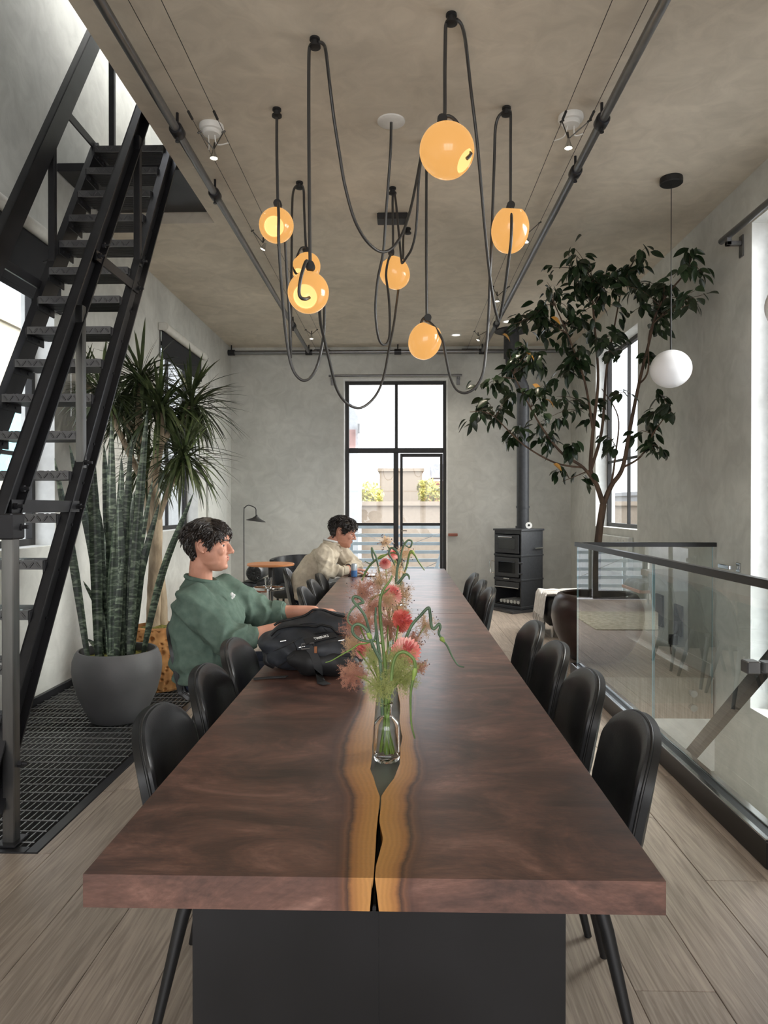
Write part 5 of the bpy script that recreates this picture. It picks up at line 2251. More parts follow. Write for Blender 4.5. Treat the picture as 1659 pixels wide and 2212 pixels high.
for i, (tx, ty) in enumerate(tips):
    a = prng.uniform(0, 2 * pi)
    r = prng.uniform(0.02, 0.12)
    depth = pc.y + prng.uniform(-0.16, 0.16)
    tip = at(tx, ty, depth)
    bx = pc.x + 0.75 * max(-0.15, min(0.15, (tip.x - pc.x) * 0.7)) + prng.uniform(-.03, .03)
    base = Vector((bx, pc.y + max(-.14, min(.14, (depth - pc.y))) + prng.uniform(-.02, .02), pc.z + 0.37))
    L_ = (tip - base).length
    w = prng.uniform(0.05, 0.072) if ty < 1200 else 0.042
    if (tx, ty) == (418, 1065):
        w = 0.05
    mid = (base + tip) / 2 + Vector((prng.uniform(-.02, .02) - (tip.x - base.x) * 0.12, prng.uniform(-.02, .02), 0.03))
    P = catmull([base, mid, tip], 7)
    n = len(P)
    q = MB()
    vs, fs = [], []
    ang = prng.uniform(-0.7, 0.7)
    for k, p in enumerate(P):
        t_ = k / (n - 1)
        ww = w * interp([0, .15, .4, .65, .85, .95, 1], [.55, .8, 1.05, .95, .55, .22, .02], t_)
        ww = max(ww, 0.002)
        aa = ang + 0.5 * t_
        d = Vector((math.cos(aa), math.sin(aa), 0))
        nn = Vector((-math.sin(aa), math.cos(aa), 0))
        for s, o_ in ((-.5, .25), (-.2, .06), (0, 0), (.2, .06), (.5, .25)):
            vs.append(p - base + d * (s * ww) - nn * (o_ * ww))
    for k in range(n - 1):
        for j in range(4):
            fs.append((k * 5 + j, k * 5 + j + 1, k * 5 + j + 6, k * 5 + j + 5))
    q.add(vs, fs)
    # give the blade its thickness
    me = q.mesh('blade', 'snake_leaf')
    me.polygons.foreach_set('use_smooth', [True] * len(me.polygons))
    o = link('blade', me, sp, Matrix.Translation(base - pc), False)

# ------------------------------------------------------------------ dracaena in the pitted pot
dc = Vector((at(345, 1450, 5.32).x, 5.32, 0.005))
dr = thing('potted_dracaena', 'spiky dracaena with pale trunks in a pitted ochre tufa pot', 'potted plant', dc)
q = MB()
def tufa(u, v):
    a = 2 * pi * u
    z = 0.47 * v
    r = interp([0, .04, .2, .5, .8, .95, 1], [.16, .18, .21, .228, .222, .21, .2], v)
    p = Vector((math.cos(a), math.sin(a), z))
    hole = 0
    for sc, th, dep in ((26, 0.33, 0.014), (11, 0.26, 0.022)):
        d = mnoise.voronoi(Vector((p.x * .2 * sc, p.y * .2 * sc, z * sc)))[0][0]
        msk = mnoise.noise(Vector((p.x * 2.3 * sc / 20, p.y * 2.3 * sc / 20, z * 9)))
        tt = th * (1 + 0.5 * msk)
        if d < tt:
            hole = max(hole, dep * min(1, (tt - d) / (tt * 0.4)))
    r -= hole if 0.03 < v < 0.97 else 0
    r += 0.006 * mnoise.noise(p * 7)
    return dc + Vector((r * p.x, r * p.y, z))
q.grid(260, 100, tufa, 0, True)
q.lathe([(0.2, 0.47), (0.17, 0.475), (0.165, 0.43)], 48, 0, Matrix.Translation(dc), False, False)
pot = put(q, 'pot', 'pot_tufa', dr, 50)
q = MB()
q.grid(24, 10, lambda u, v: dc + Vector((0.17 * v * math.cos(2 * pi * u), 0.17 * v * math.sin(2 * pi * u), 0.445 + 0.03 * (1 - v * v) + 0.012 * mnoise.noise(Vector((math.cos(6.28 * u) * v * 5, math.sin(6.28 * u) * v * 5, 3))))), 0, True)
put(q, 'moss', 'moss', pot, 60)
heads = [((222, 845), 5.15, .36), ((305, 815), 5.35, .40), ((345, 880), 5.25, .42), ((412, 870), 5.45, .42), ((395, 985), 5.1, .40), ((180, 820), 5.5, .34), ((318, 1000), 5.5, .36), ((270, 900), 5.6, .36)]
trunk_pts = [[(330, 1365, 5.30), (334, 1250, 5.30), (338, 1130, 5.3), (330, 1040, 5.28), (345, 960, 5.25), (345, 890, 5.25)],
             [(350, 1365, 5.36), (345, 1260, 5.36), (328, 1150, 5.36), (318, 1060, 5.40), (300, 940, 5.4), (305, 825, 5.35)],
             [(338, 1130, 5.3), (360, 1070, 5.22), (392, 1000, 5.1)],
             [(345, 960, 5.25), (380, 920, 5.36), (410, 880, 5.45)],
             [(318, 1060, 5.40), (270, 960, 5.3), (224, 855, 5.15)],
             [(300, 940, 5.4), (240, 880, 5.5), (184, 830, 5.5)], [(300, 940, 5.4), (285, 920, 5.5), (270, 905, 5.6)], [(318, 1060, 5.40), (318, 1010, 5.5)]]
for i, tp in enumerate(trunk_pts):
    P = catmull([at(*p) for p in tp], 6)
    r0, r1 = (0.055, 0.028) if i == 0 else (0.05, 0.022) if i == 1 else (0.026, 0.016)
    q = MB()
    q.tube(P, [(r0 + (r1 - r0) * k / (len(P) - 1)) * (1 + 0.12 * mnoise.noise(Vector((k * .7, i, 0)))) for k in range(len(P))], 12)
    put(q, 'trunk', 'pale_bark', dr, 60)
dl = [leaf_mesh(1.0, 0.062, 0.15, d_, 7, 'dracaena_leaf') for d_ in (0.15, 0.35, 0.6)]
items = []
prng = random.Random(9)
for (hx, hy), Y, R in heads:
    c = at(hx, hy, Y)
    for k in range(135):
        a = prng.uniform(0, 2 * pi)
        e = math.asin(prng.uniform(-0.55, 0.98))
        d = Vector((math.cos(a) * math.cos(e), math.sin(a) * math.cos(e), math.sin(e)))
        s = R * prng.uniform(0.75, 1.1)
        b0 = c + Vector((0, 0, prng.uniform(-0.08, 0.05)))
        # keep clear of the wall
        if b0.x + d.x * s < XL + 0.10:
            s = (b0.x - XL - 0.10) / max(0.05, -d.x)
            if s < 0.15:
                continue
        M = Matrix.Translation(b0) @ frame_x(d) @ Matrix.Scale(s, 4)
        dr_i = 0 if e > 0.9 else (1 if e > 0.2 else 2)
        items.append((M, dr_i, -Y + 0.001 * s))
add_leaves(dr, items, 300, dl)

# ------------------------------------------------------------------ indoor tree in the brown pot
tc_ = Vector((at(1290, 1300, 6.42).x, 6.42, 0.001))
tr = thing('potted_tree', 'tall leafy weeping fig tree in a big glossy brown pot behind the balustrade', 'potted tree', tc_)
q = MB()
q.lathe([(0.20, 0.0), (0.23, 0.01), (0.31, 0.12), (0.38, 0.26), (0.405, 0.38), (0.40, 0.47), (0.375, 0.545), (0.345, 0.59), (0.31, 0.60), (0.305, 0.585), (0.34, 0.53), (0.35, 0.48)], 64, 0, Matrix.Translation(tc_), True, False)
pot = put(q, 'pot', 'pot_brown', tr, 50)
q = MB()
q.grid(24, 10, lambda u, v: tc_ + Vector((0.345 * v * math.cos(2 * pi * u), 0.345 * v * math.sin(2 * pi * u), 0.515 + 0.02 * mnoise.noise(Vector((math.cos(6.28 * u) * v * 5, math.sin(6.28 * u) * v * 5, 3))))), 0, True)
put(q, 'moss', 'moss', pot, 60)
YT = 6.42
br = [([(1289, 1300, YT), (1289, 1230, YT), (1293, 1160, YT), (1303, 1090, YT)], 0.038, 0.03),
      ([(1303, 1090, YT), (1290, 1050, 6.38), (1276, 1015, 6.36), (1281, 930, 6.35), (1292, 820, 6.35), (1284, 700, 6.35), (1275, 600, 6.35)], 0.024, 0.006),
      ([(1303, 1090, YT), (1320, 1050, 6.4), (1345, 1010, 6.36), (1362, 920, 6.3), (1380, 830, 6.25), (1402, 740, 6.1), (1425, 660, 6.0), (1490, 580, 5.75)], 0.024, 0.006),
      ([(1290, 1050, 6.38), (1260, 1010, 6.3), (1215, 980, 6.2), (1175, 930, 6.15), (1140, 870, 6.1), (1105, 800, 6.1)], 0.016, 0.004),
      ([(1260, 1010, 6.3), (1200, 1000, 6.3), (1130, 960, 6.2), (1060, 895, 6.2), (1015, 890, 6.2)], 0.010, 0.003),
      ([(1345, 1010, 6.36), (1385, 985, 6.3), (1415, 930, 6.2), (1450, 885, 6.05)], 0.011, 0.003),
      ([(1276, 1015, 6.36), (1300, 930, 6.45), (1310, 800, 6.5), (1330, 690, 6.5), (1350, 580, 6.45)], 0.016, 0.004),
      ([(1281, 930, 6.35), (1262, 820, 6.3), (1225, 720, 6.25), (1190, 640, 6.25)], 0.012, 0.004),
      ([(1380, 830, 6.25), (1400, 800, 6.1), (1410, 700, 6.0), (1510, 650, 5.75)], 0.009, 0.003),
      ([(1225, 720, 6.25), (1160, 690, 6.2), (1110, 700, 6.2)], 0.007, 0.003),
      ([(1320, 1050, 6.4), (1330, 980, 6.3), (1335, 900, 6.3), (1300, 840, 6.3)], 0.010, 0.003),
      ([(1276, 1015, 6.36), (1240, 1030, 6.3), (1215, 1040, 6.25)], 0.006, 0.002)]
bpts = []
for i, (pp, r0, r1) in enumerate(br):
    P = catmull([at(*p) for p in pp], 6)
    q = MB()
    q.tube(P, [r0 + (r1 - r0) * k / (len(P) - 1) for k in range(len(P))], 10)
    put(q, 'trunk' if i == 0 else 'branch', 'bark', tr, 60)
    if i:
        bpts += P
clus = [(1270, 580, 45, 30), (1345, 575, 45, 30), (1415, 590, 50, 34), (1490, 565, 40, 24), (1512, 640, 26, 14), (1200, 645, 45, 34), (1280, 650, 60, 46), (1370, 640, 50, 34),
        (1145, 690, 40, 26), (1220, 715, 50, 40), (1300, 725, 45, 34), (1115, 770, 40, 26), (1165, 780, 45, 34), (1060, 815, 35, 18), (1240, 795, 45, 28), (1090, 870, 42, 30),
        (1028, 890, 22, 12), (1150, 870, 40, 28), (1205, 880, 42, 28), (1270, 880, 30, 14), (1115, 945, 36, 22), (1185, 955, 36, 22), (1240, 965, 30, 14), (1405, 690, 40, 22),
        (1395, 780, 26, 10), (1425, 870, 34, 20), (1462, 888, 20, 8), (1400, 935, 32, 20), (1345, 850, 20, 6), (1335, 955, 28, 14), (1252, 1035, 28, 10), (1205, 1010, 22, 8),
        (1425, 960, 22, 10), (1180, 720, 40, 24), (1090, 740, 30, 12), (1310, 600, 50, 30), (1230, 600, 40, 24), (1450, 640, 36, 18), (1350, 760, 30, 10), (1260, 760, 40, 22)]
fl = [leaf_mesh(1.0, w_, 0.18, d_, 5, 'ficus_leaf') for w_, d_ in ((0.46, 0.15), (0.42, 0.3), (0.5, 0.05))]
yl = leaf_mesh(0.1, 0.045, 0.3, 0.3, 5, 'yellow_leaf')
items, tw = [], MB()
prng = random.Random(21)
trng = random.Random(4)
for cx, cy, rp, n in clus:
    Yc = 6.3 + trng.uniform(-.22, .22)
    rx = ray(cx, cy)
    Yc = min(Yc, 2.25 * rx.y / rx.x) if rx.x > 0.3 else Yc
    c = at(cx, cy, Yc)
    R = rp / F_PX * Yc
    root_ = min(bpts, key=lambda b: (b - c).length + (0.3 if b.z > c.z else 0))
    nt_ = max(2, n // 6)
    ends = []
    for k in range(nt_):
        e = c + Vector((trng.uniform(-1, 1), trng.uniform(-1, 1), trng.uniform(-.9, .9))) * R
        e.x = min(e.x, XR - 0.06)
        m_ = (root_ + e) / 2 + Vector((0, 0, 0.04))
        tw.tube(catmull([root_, m_, e], 4), [0.0035 - 0.002 * i / 8 for i in range(9)], 5)
        ends.append((root_, m_, e))
    for k in range(int(n * 1.45)):
        a_, m_, e = trng.choice(ends)
        t_ = trng.uniform(0.35, 1.1)
        p = a_.lerp(m_, t_ * 2) if t_ < 0.5 else m_.lerp(e, (t_ - .5) * 2)
        p = p + Vector((trng.gauss(0, .3), trng.gauss(0, .3), trng.gauss(0, .3))) * R * 0.55
        out = (p - c)
        d = Vector((out.x + trng.uniform(-.5, .5) * R * 2, out.y + trng.uniform(-.5, .5) * R * 2, -R * trng.uniform(0.1, 1.5)))
        if d.length < 1e-3:
            d = Vector((0.2, 0, -1))
        s = trng.uniform(0.085, 0.135)
        dn = d.normalized()
        if p.x + dn.x * s > XR - 0.03:
            continue
        items.append((Matrix.Translation(p) @ frame_x(dn, roll=trng.uniform(-.9, .9)) @ Matrix.Scale(s, 4), trng.randrange(3), s - 0.05 * p.y))
put(tw, 'twigs', 'bark', tr, 60)['kind'] = 'stuff'
add_leaves(tr, items, 300, fl)
for px, py in ((1136, 762), (1150, 830), (1085, 722), (1178, 862), (1195, 1002), (1190, 685)):
    p = at(px, py, 6.05)
    link('leaf', yl, tr, Matrix.Translation(p - tc_) @ frame_x((0.6, -0.3, -0.4), roll=trng.uniform(-1, 1)), False)
# ------------------------------------------------------------------ people
HS = [(-0.006, .070, .030, .016), (.004, .086, .005, .031), (.018, .094, -.020, .043), (.034, .0955, -.040, .053), (.052, .0975, -.052, .060), (.07, .0965, -.062, .0655), (.088, .0970, -.072, .069),
      (.104, .0955, -.080, .0715), (.118, .0910, -.087, .073), (.130, .0955, -.091, .0745), (.142, .1010, -.094, .0755), (.165, .0985, -.096, .0765), (.187, .086, -.092, .073), (.207, .064, -.078, .062),
      (.222, .034, -.054, .045), (.231, .010, -.030, .024), (.234, -.006, -.012, .005)]
HZ = [h[0] for h in HS]


def head_surf(z, a, grow=0.0):
    """point on the head at height z above the chin, angle a (0 = face, pi = back)"""
    xf, xb, w = (interp(HZ, [h[i] for h in HS], z) for i in (1, 2, 3))
    xc, r = (xf + xb) / 2, (xf - xb) / 2
    ca, sa = math.cos(a), math.sin(a)
    f = lambda t, k: math.copysign(abs(t) ** k, t)
    return Vector((xc + (r + grow) * f(ca, .9), (w + grow) * f(sa, .86), z))


def head_shapes(mb, M):
    n = 28
    zs = list(np.linspace(HZ[0], HZ[-1], 40))
    vs = [M @ head_surf(z, 2 * pi * k / n) for z in zs for k in range(n)]
    fs = [(i * n + k, i * n + (k + 1) % n, (i + 1) * n + (k + 1) % n, (i + 1) * n + k) for i in range(len(zs) - 1) for k in range(n)]
    fs += [tuple(reversed(range(n))), tuple((len(zs) - 1) * n + k for k in range(n))]
    mb.add(vs, fs)
    T = lambda p: M @ Vector(p)
    R3 = M.to_3x3()
    mb.tube([T((.090, 0, .132)), T((.1015, 0, .118)), T((.112, 0, .100)), T((.1185, 0, .0885)), T((.116, 0, .080))], [.008, .0085, .0105, .0125, .008], 12)
    for s in (-1, 1):
        mb.ball(T((.1045, .011 * s, .0835)), (.0115, .008, .008), 12, 8, 0, R3)
        mb.ball(T((.066, .043 * s, .092)), (.026, .0165, .024), 14, 10, 0, R3)       # cheek
        mb.ball(T((.086, .030 * s, .139)), (.013, .022, .006), 14, 8, 0, R3)        # brow ridge
        mb.ball(T((.030, .0455 * s, .040)), (.042, .010, .018), 14, 8, 0, R3)        # jaw
        # ear: rim tube, plate and lobe
        E = lambda x, y, z: T((x, (.0735 + y) * s, z))
        mb.tube([E(.008, .002, .122), E(.004, .010, .138), E(-.012, .016, .141), E(-.023, .019, .128), E(-.022, .017, .108), E(-.010, .010, .090), E(.002, .004, .083)], [.004, .0048, .005, .005, .005, .006, .0062], 8)
        mb.ball(E(-.007, .005, .112), (.015, .006, .024), 12, 8, 0, R3)
    mb.ball(T((.0965, 0, .0605)), (.0080, .021, .0052), 14, 8, 0, R3)
    mb.ball(T((.0950, 0, .0490)), (.0085, .018, .0062), 14, 8, 0, R3)
    mb.ball(T((.084, 0, .016)), (.0165, .020, .015), 14, 8, 0, R3)


def hand_shapes(mb, wrist, fwd, back, side, curl=(0.35, 0.55, 0.4), spread=0.09, k=1.0):
    """palm, four fingers and a thumb; fwd = fingers' direction, back = back-of-hand normal, side = +1/-1 thumb side"""
    f = Vector(fwd).normalized()
    b = Vector(back)
    b = (b - f * b.dot(f)).normalized()
    s = f.cross(b) * side                    # towards the thumb
    w = Vector(wrist)
    P = lambda a, c, d: w + (f * a + s * c + b * d) * k
    R3 = Matrix((f, s, b)).transposed()
    mb.ball(P(.048, 0, 0), (.052 * k, .040 * k, .015 * k), 16, 10, 0, R3)
    mb.ball(P(.075, -.004, .001), (.024 * k, .040 * k, .013 * k), 16, 10, 0, R3)
    mb.ball(P(.030, .022, -.006), (.032 * k, .018 * k, .015 * k), 14, 8, 0, R3)
    for c, L_, r, bs in ((.030, .074, .0088, .084), (.0105, .082, .0092, .089), (-.0095, .076, .0088, .086), (-.0285, .060, .0078, .079)):
        p = P(bs, c, .003)
        ang, pts, rs = 0.0, [P(bs - .025, c * .8, .002), p], [r * k * 1.05, r * k * 1.08]
        for seg, frac in ((0, .45), (1, .31), (2, .24)):
            ang += curl[seg]
            d = (f * math.cos(ang) - b * math.sin(ang) + s * (c * spread * 12)).normalized()
            p = p + d * (L_ * frac * k)
            pts.append(p)
            rs.append(r * k * (1.0 - .11 * (seg + 1)))
        mb.tube(pts, rs, 9)
        mb.ball(pts[-1], rs[-1] * .98, 9, 7)
    th = [P(.018, .022, -.004), P(.048, .050, -.012), P(.072, .058, -.020), P(.094, .056, -.027)]
    mb.tube(th, [.013 * k, .0115 * k, .0098 * k, .0082 * k], 10)
    mb.ball(th[-1], .008 * k, 9, 7)


def limb(mb, pts, rs, seg=14):
    mb.tube(catmull(pts, 5), [interp(range(len(rs)), rs, i / 5) for i in range(5 * (len(rs) - 1) + 1)], seg)
    mb.ball(pts[0], rs[0], 12, 8)
    mb.ball(pts[-1], rs[-1], 12, 8)


def ell_loft(mb, secs, n=28):
    """secs: (centre, half depth x, half width y)"""
    vs = []
    for c, a, b in secs:
        c = Vector(c)
        for k in range(n):
            t = 2 * pi * k / n
            ca, sa = math.cos(t), math.sin(t)
            vs.append(c + Vector((math.copysign(abs(ca) ** .85, ca) * a, math.copysign(abs(sa) ** .8, sa) * b, 0)))
    m = len(secs)
    fs = [(i * n + k, i * n + (k + 1) % n, (i + 1) * n + (k + 1) % n, (i + 1) * n + k) for i in range(m - 1) for k in range(n)]
    fs += [tuple(reversed(range(n))), tuple((m - 1) * n + k for k in range(n))]
    mb.add(vs, fs)


def make_hair(person, M, seed, top_len, nape, fringe, curl, n=1000):
    r = random.Random(seed)
    R3 = M.to_3x3()
    q = MB()

    def hairline(a):
        a = abs((a + pi) % (2 * pi) - pi)
        # lower limit of hair by angle from the face: forehead, temple, sideburn, over the ear, nape
        return interp([0, .55, .85, 1.1, 1.3, 1.42, 1.62, 1.95, 2.2, 2.6, pi], [fringe, fringe - .003, .15, .135, .098, .100, .150, .145, .075, nape, nape - .006], a)
    NA, NZ = 56, 26
    def cap(u, v):
        a = 2 * pi * u
        lo = hairline(a)
        z = lo + (.2335 - lo) * v
        g = .004 + .010 * min(1, v * 3.5) + .004 * mnoise.noise(Vector((math.cos(a) * 4, math.sin(a) * 4, z * 40)) + Vector((seed, 0, 0)))
        p = head_surf(z, a, g)
        if v > .8:
            p.z += top_len * (v - .8) / .2 * .45
        return M @ p
    q.grid(NA, NZ, cap, 0, True)
    for i in range(n):
        a = r.uniform(-pi, pi)
        lo = hairline(a)
        v = r.random() ** .8
        z = lo + (.232 - lo) * v
        p = head_surf(z, a, .008)
        nrm = (p - Vector((-.005, 0, .13))).normalized()
        back = Vector((-1, 0, 0))
        front = math.cos(a) > .55
        if v > .55:
            fl = Vector((.9 if front else -.35, r.uniform(-.5, .5), -.25)) + nrm * .1
        else:
            fl = Vector((-.45 if not front else .3, 0, -1.0)) + nrm * .22
        fl = fl - nrm * fl.dot(nrm) * .75
        fl.normalize()
        L_ = (.020 + top_len * max(0, v - .2)) * r.uniform(.8, 1.5)
        sd = nrm.cross(fl)
        ph = r.uniform(0, 6)
        pts = []
        for k in range(5):
            t = k / 4
            bend = curl * math.sin(ph + t * 4.0)
            pts.append(M @ (p + fl * (L_ * t) + sd * (bend * L_ * t) + nrm * (.004 + .006 * math.sin(t * 3.0) + abs(curl) * .004 * t)))
        w = r.uniform(.003, .0052)
        q.tube(pts, [w, w * 1.1, w * .95, w * .65, w * .2], 5)
    return put(q, 'hair', 'hair', person, 70)


def folds(me, fn):
    displace(me, fn)


def person(cfg):
    root_loc = cfg['hip'] - Vector((0, 0, 0))
    Mh = Matrix.Translation(cfg['chin']) @ Matrix.Rotation(cfg['nod'], 4, 'Y') @ Matrix.Rotation(cfg.get('turn', 0), 4, 'Z') @ Matrix.Scale(cfg['hs'], 4)
    sk = MB()
    head_shapes(sk, Mh)
    nb, nt_ = cfg['neck'], Mh @ Vector((-.028, 0, .055))
    sk.tube(catmull([nb + Vector((0, 0, -.05)), nb, nt_, Mh @ Vector((-.02, 0, .10))], 5), [interp([0, 5, 10, 15], [.082, .060, .054, .050], i) for i in range(16)], 18)
    hip = cfg['hip']
    ell_loft(sk, [(hip, .10, .15), (hip.lerp(nb, .4), .095, .145), (hip.lerp(nb, .75), .10, .165), (hip.lerp(nb, .93), .07, .13), (nb, .05, .06)])
    for side in ('r', 'l'):
        sh, el, wr = cfg['sh_' + side], cfg['el_' + side], cfg['wr_' + side]
        limb(sk, [sh, sh.lerp(el, .5), el, el.lerp(wr, .35), wr], [.045, .043, .037, .039, .0255])
        h = cfg['hand_' + side]
        hand_shapes(sk, wr, h[0], h[1], h[2], h[3], k=cfg['hs'])
        hp, kn, an = cfg['hp_' + side], cfg['kn_' + side], cfg['an_' + side]
        limb(sk, [hp, hp.lerp(kn, .5), kn, kn.lerp(an, .4), an], [.075, .068, .05, .048, .034])
    me = remesh(sk, 0.0040, 5, .45)
    body = finish(me, 'person', 'skin', None, 80)
    tag(body, cfg['label'], 'person')
    # eyes and brows
    for s in (-1, 1):
        q = MB()
        q.ball(Mh @ Vector((.0750, .031 * s, .1185)), .0116 * cfg['hs'], 14, 10)
        e = put(q, 'eye', 'eye_white', body, 60)
        q = MB()
        q.ball(Mh @ Vector((.0820, .0325 * s, .1185)), .0066 * cfg['hs'], 12, 8)
        put(q, 'iris', 'iris', e, 60)
        q = MB()
        q.tube([Mh @ Vector((.0835, .020 * s, .1255)), Mh @ Vector((.0875, .030 * s, .1275)), Mh @ Vector((.080, .044 * s, .1235))], [.002, .0035, .002], 6)
        q.tube([Mh @ Vector((.084, .022 * s, .1125)), Mh @ Vector((.086, .031 * s, .1105)), Mh @ Vector((.079, .043 * s, .1135))], [.0015, .0025, .0015], 6)
        put(q, 'eyelid', 'skin', body, 60)
        q = MB()
        q.tube([Mh @ Vector((.1015, .010 * s, .1400)), Mh @ Vector((.0995, .024 * s, .1440)), Mh @ Vector((.0895, .043 * s, .1430)), Mh @ Vector((.078, .054 * s, .1375))], [.0035, .0045, .004, .0015], 7)
        put(q, 'eyebrow', 'hair', body, 60)
    q = MB()
    q.ball(Mh @ Vector((.1000, 0, .0612)), (.0055, .018, .0034), 14, 8, 0, Mh.to_3x3())
    q.ball(Mh @ Vector((.0990, 0, .0500)), (.0058, .015, .0042), 14, 8, 0, Mh.to_3x3())
    put(q, 'lips', 'lip', body, 60)
    make_hair(body, Mh, cfg['seed'], cfg['hair_len'], cfg['nape'], cfg['fringe'], cfg['curl'])
    # sweater: torso and sleeves fused
    sw = MB()
    ell_loft(sw, cfg['torso'])
    for side in ('r', 'l'):
        sh, el, wr = cfg['sh_' + side], cfg['el_' + side], cfg['wr_' + side]
        ce = el.lerp(wr, cfg['cuff'])
        limb(sw, [sh, sh.lerp(el, .45), el, el.lerp(ce, .55), ce], cfg['sleeve'])
    c = cfg['collar']
    sw.tube([nb + Vector((0, 0, -.07)), nb + c[0], nb + c[1]], [.105, .092, .078], 24)
    me = remesh(sw, 0.0085, 5, .5)
    arms = [(cfg['sh_' + s], cfg['el_' + s], cfg['wr_' + s]) for s in ('r', 'l')]

    def fold(p, nrm):
        h = .006 * mnoise.noise(p * 7 + Vector((cfg['seed'], 0, 0)))
        for sh, el, wr in arms:
            d = (p - el).length
            k = math.exp(-(d / .13) ** 2)
            ax = (wr - sh).normalized()
            t = (p - el).dot(ax)
            h += k * .013 * (1 - 2 * abs(math.sin(t * 42 + 2.5 * mnoise.noise(p * 9))))
            d2 = (p - sh).length
            h += math.exp(-(d2 / .15) ** 2) * .009 * (1 - 2 * abs(math.sin((p - sh).dot(Vector((.6, .3, .75))) * 38 + 3 * mnoise.noise(p * 6))))
        lo = p.z - cfg['hem']
        if lo < .22:
            h += (1 - lo / .22) * .012 * math.sin(p.z * 62 + 3 * mnoise.noise(p * 5))
        h += .006 * (1 - 2 * abs(math.sin((p.x * .5 + p.z * .8) * 26 + 4 * mnoise.noise(p * 4))))
        return h
    displace(me, fold)
    sweater = finish(me, 'sweater', cfg['knit'], body, 80)
    # ribbed collar, cuffs, hem
    q = MB()
    ring = []
    cc = nb + c[1]
    for k in range(33):
        a = 2 * pi * k / 32
        ring.append(cc + Vector((.076 * math.cos(a) + .0, .074 * math.sin(a), -.016 * math.cos(a) - .004)))
    q.tube(ring, .0115, 8, cap=False)
    put(q, 'collar_rib', cfg['knit'], sweater, 70)
    for side in ('r', 'l'):
        el, wr = cfg['el_' + side], cfg['wr_' + side]
        ce = el.lerp(wr, cfg['cuff'])
        ax = (wr - el).normalized()
        q = MB()
        rr = cfg['sleeve'][-1]
        q.tube([ce - ax * .02, ce, ce + ax * .03], [rr + .004, rr + .001, rr - .006], 20)
        put(q, 'cuff_rib', cfg['knit'], sweater, 70)
    # trousers and shoes
    tr_ = MB()
    ell_loft(tr_, [(hip + Vector((0, 0, -.04)), .12, .165), (hip + Vector((0, 0, .04)), .125, .17), (hip + Vector((0, 0, .10)), .12, .165)])
    for side in ('r', 'l'):
        hp, kn, an = cfg['hp_' + side], cfg['kn_' + side], cfg['an_' + side]
        limb(tr_, [hp, hp.lerp(kn, .5), kn, kn.lerp(an, .4), an + Vector((0, 0, .03))], [.092, .085, .07, .066, .06])
    me = remesh(tr_, 0.012, 4)
    displace(me, lambda p, n: .006 * mnoise.noise(p * 10))
    finish(me, 'trousers', 'denim', body, 80)
    for side in ('r', 'l'):
        an = cfg['an_' + side]
        q = MB()
        q.ball(an + Vector((.07, 0, -.035)), (.135, .047, .04), 18, 10)
        q.ball(an + Vector((-.01, 0, .0)), (.06, .045, .055), 16, 10)
        me = remesh(q, 0.008, 3)
        for v in me.vertices:
            v.co.z = max(v.co.z, cfg.get('ground', 0.002))
        finish(me, 'shoe', 'black_matte', body, 70)
    return body, sweater, Mh


V = Vector
cfg1 = dict(label='dark-haired man in a green sweatshirt sitting at the table reaching past a backpack', seed=3, hs=1.04,
            hip=V((-1.00, 3.55, .54)), neck=V((-1.005, 3.52, 1.005)), chin=V((-.965, 3.50, 1.062)), nod=.03, turn=0,
            sh_r=V((-.985, 3.33, .925)), el_r=V((-.80, 3.30, .735)), wr_r=V((-.555, 3.40, .800)),
            sh_l=V((-.955, 3.72, .925)), el_l=V((-.745, 3.80, .800)), wr_l=V((-.465, 3.78, .818)),
            hand_r=((1, .25, -.1), (0, 0, 1), 1, (.2, .35, .3)), hand_l=((1, -.1, -.05), (-.1, 0, 1), -1, (.45, .7, .45)),
            hp_r=V((-.98, 3.45, .525)), kn_r=V((-.53, 3.43, .54)), an_r=V((-.50, 3.44, .085)),
            hp_l=V((-.98, 3.65, .525)), kn_l=V((-.53, 3.68, .54)), an_l=V((-.46, 3.69, .085)),
            torso=[(V((-.99, 3.54, .52)), .150, .20), (V((-.985, 3.54, .60)), .165, .215), (V((-.975, 3.54, .72)), .172, .22), (V((-.97, 3.53, .83)), .172, .225), (V((-.975, 3.53, .90)), .155, .22),
                   (V((-.985, 3.525, .955)), .118, .175), (V((-.995, 3.52, .99)), .090, .11), (V((-1.0, 3.52, 1.012)), .074, .080)],
            sleeve=[.092, .096, .088, .080, .064], cuff=.30, collar=(V((0, 0, -.015)), V((.006, 0, .012))), hem=.52, knit='green_sweat',
            hair_len=.034, nape=.014, fringe=.180, curl=.22)
p1, s1, M1 = person(cfg1)
# small white embroidered mark on the chest
q = MB()
e0 = V((-.835, 3.455, .945))
for dx, dz, r in ((0, 0, .010), (.006, -.010, .009), (.001, -.018, .007), (.012, -.004, .006)):
    q.ball(e0 + V((dx + .008, -.012, dz)), (r * .8, .006, r), 10, 6)
put(q, 'embroidery', 'white_cloth', s1, 60)

